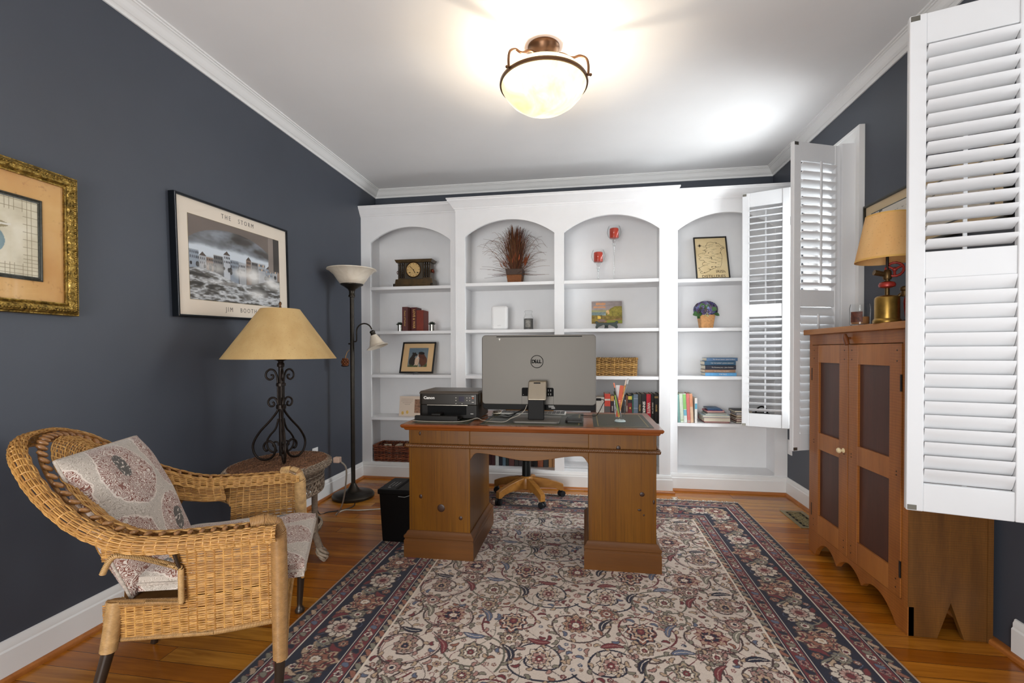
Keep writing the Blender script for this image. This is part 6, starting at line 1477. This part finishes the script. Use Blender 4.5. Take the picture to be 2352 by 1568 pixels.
# potted hydrangea
hp=thing('potted_hydrangea','small blue and purple hydrangea with green leaves in a tan square pot','plant',(1.012,4.10,S2))
MB().frustum(1.012,4.10,S2+.001,S2+.112,.046,.046,.060,.060).build('pot',plain('tan cork pot',C(186,136,86),.8,var=.2,scale=70,bump=.3,bscale=120),hp,bevel=.003)
def petals(n,cols,seed,name):
    r=np.random.default_rng(seed); V=[];F=[];K=[]
    for i in range(n):
        a,b=r.uniform(0,2*PI),r.uniform(-.55,1.35); c=np.array([1.008+.094*np.cos(a)*np.cos(b),4.10+.075*np.sin(a)*np.cos(b),S2+.158+.070*np.sin(b)]); nn=c-np.array([1.008,4.10,S2+.15]); nn/=np.linalg.norm(nn)
        t1=np.cross(nn,[0.3,.2,1]); t1/=np.linalg.norm(t1); t2=np.cross(nn,t1); col=CV(cols[r.integers(len(cols))])*r.uniform(.75,1.15); ph=r.uniform(0,6)
        for k in range(4):
            d=t1*np.cos(ph+k*PI/2)+t2*np.sin(ph+k*PI/2); e=t1*np.cos(ph+k*PI/2+PI/2)+t2*np.sin(ph+k*PI/2+PI/2); s=r.uniform(.011,.015); j=len(V)
            V+=[c,c+d*s*.6+e*s*.45+nn*.003,c+d*s+nn*.001,c+d*s*.6-e*s*.45+nn*.003]; F.append((j,j+1,j+2,j+3)); K+=[col*.8,col,col*1.1,col]
    g=G('hydrangea petals '+name,.7); g.col(g.attr('Col')); npmesh(name,np.array(V),np.array(F),g.m,hp,np.clip(np.array(K),0,1))
petals(280,[(112,116,176),(92,80,140),(128,104,150),(76,64,96),(140,150,196)],1,'blossom'); petals(90,[(92,72,76),(110,92,84),(70,56,60)],2,'faded_blossom')
lf=plain('green hydrangea leaf',C(54,92,44),.5,var=.4,scale=40)
def leafmesh(b,d,n,L,w):
    b,d,n=Vector(b),Vector(d).normalized(),Vector(n).normalized(); s=d.cross(n).normalized(); m=MB(); V=[];F=[]
    for i in range(9):
        t=i/8; ww=w*math.sin(PI*min(t*.95+.03,1))**.8; c=b+d*L*t+n*(-.25*L*t*t); V+=[c-s*ww+n*.006*ww/w,c-n*.002,c+s*ww+n*.006*ww/w]
    for i in range(8):
        for k in (0,1): F.append((3*i+k,3*i+k+1,3*i+k+4,3*i+k+3))
    m.add(V,F); return m
for b,d,n,L,w in [((.975,4.06,S2+.125),(-1,-.35,-.02),(-.1,-.8,.6),.085,.034),((.985,4.045,S2+.135),(-.35,-.3,.9),(-.3,-.9,.1),.085,.026),((1.00,4.035,S2+.15),(.35,-.2,.8),(.2,-.95,.3),.06,.022),((1.04,4.03,S2+.14),(.5,-.2,.5),(.2,-.9,.4),.05,.02),((.97,4.07,S2+.115),(-.7,-.3,-.55),(-.3,-.9,.2),.05,.018),((1.06,4.05,S2+.12),(.8,-.3,-.2),(.2,-.9,.5),.05,.018)]: leafmesh(b,d,n,L,w).build('leaf',lf,hp,smooth=70)
m=MB()
for i in range(16): 
    x,y,z=1.005+rg.normal(0,.014),4.03+rg.normal(0,.004),S2+.112+rg.normal(0,.012); m.ball((x,y,z),(.004,.003,.004),6,4)
m.build('berry_spray',plain('pale green berries',C(176,176,128),.6),hp,smooth=60)
# ================================================================== pictures (each print is a flat sheet painted cell by cell)
def vnoise(nx,ny,cells,seed):
    r=np.random.default_rng(seed); cx,cy=cells; g=r.random((cx+2,cy+2)); x=np.linspace(0,cx,nx,endpoint=False); y=np.linspace(0,cy,ny,endpoint=False); i=x.astype(int); j=y.astype(int); fx=(x-i)[:,None]; fy=(y-j)[None,:]; fx=fx*fx*(3-2*fx); fy=fy*fy*(3-2*fy)
    a=g[i][:,j]; b=g[i+1][:,j]; c=g[i][:,j+1]; d=g[i+1][:,j+1]; return a*(1-fx)*(1-fy)+b*fx*(1-fy)+c*(1-fx)*fy+d*fx*fy
def fbm(nx,ny,cells,seed,o=5,gain=.55):
    s=0;a=1;t=0
    for k in range(o): s=s+a*vnoise(nx,ny,(max(1,int(cells[0]*2**k)),max(1,int(cells[1]*2**k))),seed+k); t+=a; a*=gain
    return s/t
def lerp3(t,stops):
    t=np.clip(t,0,1); p=[s[0] for s in stops]; return np.stack([np.interp(t,p,[CV(s[1])[k] for s in stops]) for k in range(3)],-1)
def print_mat(name,rough=.5,coat=.0):
    g=G(name,rough); g.col(g.attr('Col')); g.b.inputs['Coat Weight'].default_value=coat; g.b.inputs['Coat Roughness'].default_value=.04; return g.m
prm=print_mat('printed sheet',.6); oilm=print_mat('oil paint',.35)
def sheet(name,img,M,w,h,mat,parent):
    nx,ny=img.shape[:2]; X,Y=np.meshgrid(np.linspace(0,w,nx),np.linspace(0,h,ny),indexing='ij'); P=np.stack([X,Y,0*X],-1).reshape(-1,3); m=np.array(M); return npmesh(name,P@m[:3,:3].T+m[:3,3],grid_faces(nx,ny),mat,parent,np.clip(img,0,1).reshape(-1,3))
def frame4(M,w,h,prof):
    """mitred frame round a w x h opening; prof [(outward, height)]"""
    mb=MB(); m=len(prof); V=[];F=[]
    for (x,y,sx,sy) in [(0,0,-1,-1),(w,0,1,-1),(w,h,1,1),(0,h,-1,1)]:
        for o,z in prof: V.append((x+sx*o,y+sy*o,z))
    for i in range(4):
        for k in range(m): a=i*m+k; b=i*m+(k+1)%m; c=((i+1)%4)*m; F.append((a,c+k,c+(k+1)%m,b))
    return mb.add(V,F,M)
# ---- seascape poster on the left wall
tilt=math.radians(1.7); c_,s_=math.cos(tilt),math.sin(tilt)
Pw,Ph=.868,.605
ctr=Vector((XL+.030,2.441,1.655)); ux=Vector((0,c_,s_)); uy=Vector((0,-s_,c_)); o=ctr-ux*Pw/2-uy*Ph/2
Mst=plane_M(o,ux,uy)
st=thing('framed_poster','black-framed stormy seafront poster with cream mat on the navy wall','poster',(XL+.002,2.441,1.655))
framem=plain('thin black metal frame',C(26,30,36),.3,.6)
frame4(Mst,Pw,Ph,[(-.006,-.002),(-.006,.006),(.002,.007),(.006,.004),(.006,-.028),(-.004,-.028)]).build('frame',framem,st)
sw=MB().box(-.004,-.0025,-.002,Ph+.002,.003,.0075,M=Mst); sw.build('silver_edge',plain('silver frame edge',C(170,172,176),.25,.9),st)
MB().box(0,Pw,0,Ph,-.012,-.004,M=Mst).build('mat_board',plain('cream mat board',C(226,214,198),.8,var=.02),st)
def storm(nx=300,ny=190):
    u=np.linspace(0,1,nx)[:,None]; v=np.linspace(0,1,ny)[None,:]; U,V=np.broadcast_arrays(u,v); n=fbm(nx,ny,(4,6),1); n2=fbm(nx,ny,(9,16),9,4)
    img=lerp3(.15+.9*np.clip(n*1.1-.15+.9*np.exp(-((V-.60)/.07)**2)-.3*np.clip(V-.7,0,1),0,1),[(0,(40,38,36)),(.4,(76,72,68)),(.7,(138,144,152)),(1,(206,214,222))])
    # houses
    r=np.random.default_rng(5); x=0.0; k=0
    while x<1:
        w=r.uniform(.05,.10); top=.565+r.uniform(-.03,.045)+.05*(x>.85); m=(U>=x)&(U<x+w-.004)&(V<top)&(V>.2); c=CV([(150,160,172),(176,178,182),(160,138,122),(120,118,116),(188,192,198)][k%5])*r.uniform(.75,1.05); img[m]=c*(.75+.5*n[m][:,None])
        if k%3==1: 
            m=(np.abs(U-x-w/2)<(w*.5)*(1-(V-top)/.05))&(V>=top)&(V<top+.05); img[m]=CV((82,70,62))
        else: img[(U>=x)&(U<x+w-.004)&(V>=top-.008)&(V<top)]=CV((214,218,222))*.8
        for a in range(int(w/.017)):
            for b in range(2):
                wx,wy=x+.008+a*.017,top-.05-b*.055; m=(U>wx)&(U<wx+.008)&(V>wy)&(V<wy+.028); img[m]=CV((214,170,110)) if (x>.7 and (a+b)%3==0) else CV((46,46,50))
        x+=w; k+=1
    for q in range(22):
        cx,cy,R=r.uniform(0,1),.40+r.uniform(-.01,.03),r.uniform(.010,.018); img[((U-cx)/R)**2+((V-cy)/(R*2.0))**2<1]=CV((40,38,36))
    # sea with foam
    ridg=1-np.abs(2*fbm(nx,ny,(5,13),30,5,.6)-1); ridg2=1-np.abs(2*fbm(nx,ny,(12,34),44,4,.6)-1); hgt=.30+.06*np.sin(U*7+1)+.05*n
    sea=lerp3(np.clip((ridg-.62)*2.2+.35*(ridg2-.7),0,1),[(0,(52,50,46)),(.35,(92,88,82)),(.6,(150,152,154)),(1,(224,226,228))])
    m=V<hgt; img[m]=sea[m]
    sp=np.zeros_like(U)
    for cx,cy,sx,sy,a in [(.50,.40,.07,.07,.9),(.66,.40,.09,.11,1.1),(.86,.36,.08,.08,.95),(.22,.42,.12,.06,.7),(.70,.14,.12,.07,.8),(.30,.24,.2,.03,.5),(.95,.30,.1,.06,.8)]: sp=sp+a*np.exp(-((U-cx)/sx)**2-((V-cy)/sy)**2)
    sp=np.clip(sp*(.55+.9*n2)-.12,0,1)[...,None]; img=img*(1-sp)+CV((228,226,222))*sp
    # arch of the arcade in the foreground
    ar=((U-.44)/.52)**2+((V-.50)/.42)**2>1; m=ar&(V>.66); img[m]=(CV((112,100,92))*(.7+.5*n[m][:,None]))
    m=(U>.855)&(U<.92)&(V>.5); img[m]=CV((140,128,120))*(.8+.3*n[m][:,None])
    m=(U>=.92)&(V>.52); img[m]=CV((66,60,56))*(.8+.4*n[m][:,None]); return img
PX0,PX1,PZ0,PZ1=.078,.786,.088,.523
sheet('print',storm(),Mst @ Matrix.Translation((PX0,PZ0,-.0035)),PX1-PX0,PZ1-PZ0,prm,st)
MB().box(PX0-.002,PX1+.002,PZ0-.002,PZ1+.002,-.0040,-.0037,M=Mst).build('gilt_edge',gilt,st)
greyink=plain('grey printed lettering',C(112,106,98),.7)
text('lettering','THE   STORM',.036,greyink,st,Mst @ Matrix.Translation((.430,.563,-.0036)),sx=.82,space=1.55)
text('lettering','JIM   BOOTH',.036,greyink,st,Mst @ Matrix.Translation((.438,.046,-.0036)),sx=.82,space=1.55)
MB().box(0,Pw,0,Ph,.0005,.0012,M=Mst).build('glazing',picglass,st)
# ---- gilt framed picture at the left edge
gx0,gx1,gz0,gz1=.945,1.558,1.302,1.838
Mg=plane_M((XL+.028,gx0+.048,gz0+.045),(0,1,0),(0,0,1)); gw,gh=gx1-gx0-.096,gz1-gz0-.09
gp=thing('gilt_framed_picture','ornate gilt-framed picture with ochre mat at the far left of the navy wall','picture',(XL+.002,1.25,1.57))
gf=G('antique gilt carving',.38,.75); v=gf.co(); gf.col(gf.ramp(gf.noise(v,46,4,.65),[(.3,C(74,58,22)),(.55,C(146,118,54)),(.75,C(196,166,94))])); vo=gf.n('TexVoronoi',{'Vector':v,'Scale':85.0},feature='SMOOTH_F1').outputs[0]; gf.bump(gf.math('ADD',vo,gf.noise(v,60,3)),1.0,.006)
gfr=frame4(Mg,gw,gh,[(0,-.02),(0,.004),(.004,.006),(.008,.003),(.012,.008),(.016,.012),(.026,.016),(.034,.015),(.040,.009),(.043,.004),(.046,.005),(.048,.001),(.048,-.026)]); gfr.build('frame',gf.m,gp,smooth=50)
lb=MB()
for k in range(60):
    t=(k+.5)/60
    for (px,py) in [(t*gw*1.1-.05*gw,-.029),(t*gw*1.1-.05*gw,gh+.029),(-.029,t*gh*1.1-.05*gh),(gw+.029,t*gh*1.1-.05*gh)]: lb.ball((px,py,.0155),(.0055,.0045,.0035) if py in(-.029,gh+.029) else (.0045,.0055,.0035),7,5,M=Mg)
lb.build('carved_leaves',gf.m,gp,smooth=60)
ochre=G('mottled ochre mat',.8); v=ochre.co(); ochre.col(ochre.mix(ochre.ramp(ochre.noise(v,34,5,.7),[(.58,(0,0,0,1)),(.72,(.7,.7,.7,1))]),ochre.ramp(ochre.noise(v,6,3),[(.3,C(200,150,88)),(.7,C(218,176,116))]),C(140,92,44)))
MB().box(0,gw,0,gh,-.014,-.006,M=Mg).build('mat_board',ochre.m,gp)
ax0,ax1,az0,az1=gw-.375,gw-.085,gh-.10-.26,gh-.088
frame4(Mg @ Matrix.Translation((ax0,az0,-.006)),ax1-ax0,az1-az0,[(0,0),(0,.004),(.004,.005),(.007,.003),(.010,.006),(.014,.004),(.014,0)]).build('inner_fillet',plain('dark striped fillet',C(62,62,54),.35,.3,var=.5,scale=120),gp)
def vessel(nx=150,ny=130):
    u=np.linspace(0,1,nx)[:,None]; v=np.linspace(0,1,ny)[None,:]; U,V=np.broadcast_arrays(u,v); n=fbm(nx,ny,(5,5),61); img=lerp3(n,[(0,(186,176,150)),(.5,(214,206,182)),(1,(230,224,206))])
    e=np.minimum.reduce([U,1-U,V,1-V]); zig=np.abs(((U+V*.9)*11)%1-.5)+np.abs(((U-V*.9)*11)%1-.5); m=(e<.16)&(np.abs(zig-.5)<.05); img[m]=CV((150,138,110))
    m=((U-.30)/.36)**2+((V-.42)/.26)**2<1; m&=V<.62; img[m]=lerp3(n[m],[(0,(84,116,126)),(1,(150,172,176))]); m=((U-.30)/.40)**2+((V-.63)/.07)**2<1; img[m]=CV((150,138,104)); m=np.abs(V-.60-.10*(U-.3))<.012; m&=U<.72; img[m]=CV((220,216,204)); return img
sheet('print',vessel(),Mg @ Matrix.Translation((ax0,az0,-.0045)),ax1-ax0,az1-az0,prm,gp)
MB().box(-.001,gw+.001,-.001,gh+.001,.001,.0018,M=Mg).build('glazing',picglass,gp)
# ---- long picture on the right wall behind the near shutter (faces -X)
rp=thing('framed_etching','long dark-framed etching on the right wall behind the torch lamp','picture',(XR-.002,2.48,1.80))
y1,y0,z0,z1=2.945,2.028,1.655,1.978
Mr_=plane_M((XR-.020,y1-.014,z0+.014),(0,-1,0),(0,0,1)); rw_,rh_=y1-y0-.028,z1-z0-.028
frame4(Mr_,rw_,rh_,[(0,-.01),(0,.004),(.006,.006),(.012,.004),(.014,0),(.014,-.018)]).build('frame',plain('olive black frame',C(44,42,32),.35,.3),rp)
MB().box(0,rw_,0,rh_,-.012,-.006,M=Mr_).build('mat_board',plain('buff mat',C(206,184,146),.8,var=.04),rp)
frame4(Mr_ @ Matrix.Translation((.055,.05,-.006)),rw_-.11,rh_-.10,[(0,0),(0,.002),(.005,.002),(.005,0)]).build('inner_fillet',plain('dark green fillet',C(58,66,60),.5),rp)
def etch(nx=240,ny=90):
    U,V=np.meshgrid(np.linspace(0,1,nx),np.linspace(0,1,ny),indexing='ij'); n=fbm(nx,ny,(14,6),71,5,.65); img=lerp3(fbm(nx,ny,(3,2),80),[(0,(206,198,184)),(1,(226,220,208))]); rid=np.abs(2*fbm(nx,ny,(10,5),91,4)-1); m=(rid<.035)&(n>.45)&(V>.12)&(V<.85); img[m]=CV((96,92,86)); m=(n>.60)&((V<.25)|(U<.12)&(V>.5)); img[m]=CV((84,78,72)); return img
sheet('print',etch(),Mr_ @ Matrix.Translation((.055,.05,-.0045)),rw_-.11,rh_-.10,prm,rp)
MB().box(0,rw_,0,rh_,.0005,.0012,M=Mr_).build('glazing',picglass,rp)
# ---- horse picture leaning on the left third shelf
def lean_M(x0,yb,z,w,h,back,skew=0): 
    uy=Vector((0,back,math.sqrt(max(h*h-back*back,1e-6))))
    return plane_M((x0,yb,z),(1,0,0),uy)
hw,hh=.322,.302
Mh=lean_M(-1.682,4.045,S3+.012,hw,hh,.105)
hp_=thing('framed_horse_picture','small black-framed picture of two horses leaning on the left third shelf','picture',(-1.52,4.08,S3))
frame4(Mh @ Matrix.Translation((.012,.012,0)),hw-.024,hh-.024,[(-.001,-.006),(-.001,.008),(.012,.008),(.012,-.008)]).build('frame',plain('flat black frame',C(28,26,24),.4),hp_)
MB().box(.01,hw-.01,.01,hh-.01,-.008,-.001,M=Mh).build('mat_board',plain('peach mat',C(222,186,138),.8,var=.05,scale=4),hp_)
def horses(nx=110,ny=110):
    U,V=np.meshgrid(np.linspace(0,1,nx),np.linspace(0,1,ny),indexing='ij'); n=fbm(nx,ny,(5,5),15); img=lerp3(.5*n+.5*V,[(0,(88,92,60)),(.28,(96,100,70)),(.4,(120,130,132)),(1,(74,104,128))])
    def blob(cx,cy,a,b,rot,c): 
        X,Y=U-cx,V-cy; x=X*np.cos(rot)+Y*np.sin(rot); y=-X*np.sin(rot)+Y*np.cos(rot); m=(x/a)**2+(y/b)**2<1; img[m]=CV(c)*(.75+.5*n[m][:,None])
    for a in [(.22,.30,.17,.26,0,(46,36,28)),(.26,.58,.09,.20,-.5,(44,34,26)),(.32,.66,.15,.06,-.35,(40,30,24)),(.22,.72,.03,.06,.3,(36,28,22)),(.46,.30,.11,.22,0,(206,176,150)),(.52,.56,.06,.14,-.3,(216,196,178)),(.78,.32,.20,.26,0,(96,52,30)),(.72,.58,.12,.20,.6,(88,46,28)),(.60,.58,.08,.14,.4,(84,44,26)),(.66,.72,.16,.07,-.1,(36,26,20)),(.20,.06,.03,.12,0,(40,32,26)),(.36,.06,.025,.10,0,(200,172,146)),(.56,.06,.025,.10,0,(200,172,146)),(.72,.06,.03,.10,0,(80,44,26))]: blob(*a)
    m=(n<.46)&(V<.14); img[m]=CV((70,84,44)); return img
sheet('print',horses(),Mh @ Matrix.Translation((.068,.060,.0005)),.186,.186,prm,hp_)
MB().box(.012,hw-.012,.012,hh-.012,.004,.0045,M=Mh).build('glazing',picglass,hp_)
MB().tube([(-1.545,4.03,S3+.004),(-1.535,4.022,S3+.014),(-1.515,4.022,S3+.018),(-1.495,4.022,S3+.014),(-1.485,4.03,S3+.004)],.0028,6).tube([(-1.545,4.03,S3+.004),(-1.53,4.14,S3+.004),(-1.515,4.18,S3+.15)],.0024,6).build('easel_wire',plain('silver frame edge',C(170,172,176),.25,.9),hp_)
# ---- greeting card by the printer (its printed cartoon is left out)
gc=thing('greeting_card','pale pink greeting card with a few handwritten lines standing beside the printer','card',(-1.58,4.09,S4))
Mc_=lean_M(-1.702,4.075,S4+.001,.25,.184,.03)
MB().box(0,.25,0,.184,-.003,0,M=Mc_).build('card',plain('pale pink card',C(226,208,190),.8),gc)
ln=MB(); rr_=np.random.default_rng(3)
for k,(a,b) in enumerate([(.018,.130),(.016,.126),(.030,.112),(.052,.096)]):
    x=a
    while x<b: w=rr_.uniform(.004,.013); ln.box(x,x+w,.154-.016*k,.1565-.016*k,.0002,.0006,M=Mc_); x+=w+.003
ln.build('handwriting',plain('brown pen ink',C(104,84,70),.7),gc)
MB().box(.148,.215,.03,.155,.0002,.0007,M=Mc_).build('photo_patch',plain('small colour photo',C(150,110,84),.5,var=.6,scale=50),gc)
bw=MB()
for (x,y) in [(.035,.028),(.080,.036)]: bw.ball((x,y,.0004),(.013,.017,.0006),12,5,M=Mc_)
bw.build('colour_blobs',plain('faded yellow print',C(214,176,96),.8,var=.3,scale=60),gc)
# ---- landscape painting on a small easel
la=thing('landscape_painting','small oil painting of a green headland on a dark easel','painting',(.193,4.09,S2))
ML=lean_M(.064,4.075,S2+.054,.259,.197,.04)
MB().box(0,.259,0,.197,-.018,-.0006,M=ML).build('canvas',plain('raw canvas edge',C(196,160,110),.8),la)
def headland(nx=170,ny=130):
    U,V=np.meshgrid(np.linspace(0,1,nx),np.linspace(0,1,ny),indexing='ij'); n=fbm(nx,ny,(6,10),25,5,.6); n2=fbm(nx,ny,(16,12),33,4,.6)
    img=lerp3(n,[(0,(120,110,110)),(.6,(150,138,136)),(1,(170,156,146))]); m=(np.abs(V-.88)<.06*n2*1.6)&(np.abs(U-.3)<.16)|(np.abs(V-.73)<.05*n2*1.5)&(np.abs(U-.26)<.2); img[m]=CV((196,140,100))
    m=(V<.60)&(V>.48); img[m]=CV((146,144,104))*(.8+.4*n[m][:,None]); m=(V<=.50)&(V>.33); img[m]=lerp3(n2[m],[(0,(70,92,96)),(.6,(112,130,130)),(1,(206,206,196))])
    m=(V<.42+.34*np.clip((U-.46)/.3,0,1)**.6)&(U>.47)&(V>.25); img[m]=lerp3(n2[m],[(0,(84,78,28)),(.5,(134,124,46)),(1,(176,160,70))]); m=(((U-.53)/.06)**2+((V-.49)/.10)**2<1)&(n2>.42); img[m]=CV((214,172,120))
    m=V<.34-.10*np.clip(U-.5,-.2,.5); img[m]=lerp3(n2[m],[(0,(70,54,20)),(.5,(120,100,38)),(1,(172,146,62))])
    m=(np.abs(V-(.06+.55*(U-.40)*.4))<.035)&(U>.40)&(U<.97); img[m]=CV((150,110,76))*(.6+.8*n2[m][:,None]); m=(V<.13)&(U>.5); img[m]=CV((132,140,44))*(.7+.5*n[m][:,None]); m=(U>.2)&(U<.30)&(V>.20)&(V<.33)&(V<.33-.5*(U-.24)); img[m]=CV((224,186,80)); m=(((U-.33)/.12)**2+((V-.12)/.06)**2<1); img[m]=CV((128,104,98)); return img
sheet('painted_face',headland(),ML,.259,.197,oilm,la)
eg=plain('dark green easel wood',C(28,44,38),.4,var=.3)
eb=MB()
for s,x in ((1,.135),(-1,.245)): eb.prism([(x-s*.030,S2+.001),(x-s*.012,S2+.020),(x+s*.030,S2+.040),(x+s*.055,S2+.028),(x+s*.055,S2+.055),(x-s*.010,S2+.058),(x-s*.028,S2+.072),(x-s*.044,S2+.066),(x-s*.032,S2+.040),(x-s*.040,S2+.018)],'y',4.052,4.070)
eb.prism([(.172,S2+.001),(.208,S2+.001),(.204,S2+.03),(.176,S2+.03)],'y',4.10,4.115).box(.176,.204,4.060,4.112,S2+.026,S2+.046); eb.build('easel',eg,la,bevel=.002)
# ---- whiskey map leaning in the right bay
mw,mh=.268,.398
Mm=lean_M(.930,4.075,S1+.007,mw,mh,.125)
mp=thing('framed_map','black-framed map with a compass rose captioned IRISH DISTILLERIES in the right bay','picture',(1.06,4.1,S1))
frame4(Mm @ Matrix.Translation((.008,.008,0)),mw-.016,mh-.016,[(-.002,-.008),(-.002,.006),(.008,.006),(.008,-.010)]).build('frame',plain('flat black frame',C(28,26,24),.4),mp)
def parchment(nx=60,ny=90): return lerp3(fbm(nx,ny,(2,3),41),[(0,(196,170,120)),(.5,(218,196,150)),(1,(228,210,170))])
sheet('print',parchment(),Mm @ Matrix.Translation((.006,.006,-.002)),mw-.012,mh-.012,prm,mp)
dk_=plain('dark brown ink',C(52,38,24),.7)
mm=MB(); rr_=np.random.default_rng(8)
coast=[(.42,.865),(.52,.88),(.60,.855),(.66,.87),(.74,.84),(.83,.79),(.90,.755),(.86,.71),(.80,.67),(.79,.62),(.81,.56),(.82,.48),(.80,.42),(.79,.36),(.75,.28),(.66,.275),(.58,.265),(.48,.225),(.38,.185),(.28,.150),(.16,.135),(.12,.165),(.20,.185),(.10,.21),(.14,.235),(.08,.26),(.18,.29),(.24,.325),(.22,.38),(.30,.42),(.24,.45),(.15,.455),(.12,.49),(.20,.52),(.13,.55),(.10,.59),(.20,.615),(.30,.60),(.36,.64),(.34,.68),(.30,.70),(.40,.73),(.36,.77),(.38,.81),(.42,.865)]
def mpx(u,v): return (u*mw,v*mh,-.0012)
cp=[]
for i in range(len(coast)-1):
    for k in range(4):
        t=k/4; cp.append(mpx(coast[i][0]*(1-t)+coast[i+1][0]*t+rr_.normal(0,.006),coast[i][1]*(1-t)+coast[i+1][1]*t+rr_.normal(0,.003)))
mm.tube(cp,.0010,4,closed=True,M=Mm)
for k in range(46):
    u,v=rr_.uniform(.22,.72),rr_.uniform(.2,.82); w=rr_.uniform(.05,.14); mm.box(u*mw,(u+w)*mw,v*mh,v*mh+.0012,-.0016,-.0010,M=Mm)
for (u,v) in [(.68,.85),(.85,.74),(.90,.725),(.81,.71),(.43,.62),(.50,.51),(.51,.475),(.62,.38),(.60,.29),(.49,.28),(.43,.225),(.10,.265),(.26,.155),(.78,.61)]: mm.ball((u*mw,v*mh,-.0012),(.0042,.0042,.0006),8,4,M=Mm)
for k in range(8):
    a=PI/4*k; L=.024 if k%2==0 else .015; u,v=.175*mw,.80*mh; mm.add([(u+.004*math.cos(a+PI/2),v+.004*math.sin(a+PI/2),-.001),(u+L*math.cos(a),v+L*math.sin(a),-.001),(u-.004*math.cos(a+PI/2),v-.004*math.sin(a+PI/2),-.001)],[(0,2,1)],Mm)
mm.build('map_drawing',dk_,mp)
text('lettering','IRISh',.036,dk_,mp,Mm @ Matrix.Translation((.198,.068,-.0014)),sx=1.0); text('lettering','DISTILLERIES',.034,dk_,mp,Mm @ Matrix.Translation((.140,.026,-.0014)),sx=.98)
# ================================================================== light, sky, camera
sc=bpy.context.scene
wd=bpy.data.worlds.new('daylight'); sc.world=wd; wd.use_nodes=True
bg=wd.node_tree.nodes['Background']; bg.inputs[0].default_value=(.93,.97,1.0,1); bg.inputs[1].default_value=WORLD
def area(name,loc,rot,sx,sy,power,col):
    l=bpy.data.lights.new(name,'AREA'); l.shape='RECTANGLE'; l.size=sx; l.size_y=sy; l.energy=power; l.color=col
    o=bpy.data.objects.new(name,l); COL.objects.link(o); o.location=loc; o.rotation_euler=rot; return o
for k,(a,b) in enumerate(WINS):
    area('window_daylight',(XR+.75,(a+b)/2,1.65),(0,math.radians(90+(7,16)[k]),0),2.2,1.5,WINP[k],(.92,.97,1.0))
area('added_front_fill',(-.85,YF-.5,.95),(math.radians(90+14),0,math.radians(-4)),1.4,1.5,FILLP,(1.0,.985,.96))  # added fill light behind the camera, not a source of the room
l=bpy.data.lights.new('ceiling_bulb','POINT'); l.energy=BULB; l.color=(1.0,.83,.62); l.shadow_soft_size=.03
o=bpy.data.objects.new('ceiling_bulb',l); COL.objects.link(o); o.location=(-.205,2.40,2.535)
cam=bpy.data.cameras.new('camera'); co=bpy.data.objects.new('camera',cam); COL.objects.link(co); sc.camera=co
yaw,pit,rol=math.radians(8.877),math.radians(.715),math.radians(-.175)
r=Vector((math.cos(yaw),math.sin(yaw),0)); f=Vector((-math.sin(yaw),math.cos(yaw),0)); u=Vector((0,0,1))
f,u=f*math.cos(pit)-u*math.sin(pit),u*math.cos(pit)+f*math.sin(pit)
r,u=r*math.cos(rol)+u*math.sin(rol),u*math.cos(rol)-r*math.sin(rol)
co.matrix_world=Matrix(((r.x,u.x,-f.x,0),(r.y,u.y,-f.y,0),(r.z,u.z,-f.z,1.1561),(0,0,0,1)))
cam.sensor_width=36; cam.lens=1062.4/2352*36; cam.shift_y=35.3/2352; cam.clip_start=.02
vs=sc.view_settings; vs.view_transform='Standard'; vs.look='None'; vs.gamma=1; vs.use_curve_mapping=False; vs.exposure=EXPO
sc.cycles.max_bounces=10; sc.cycles.transparent_max_bounces=12; sc.cycles.sample_clamp_indirect=6
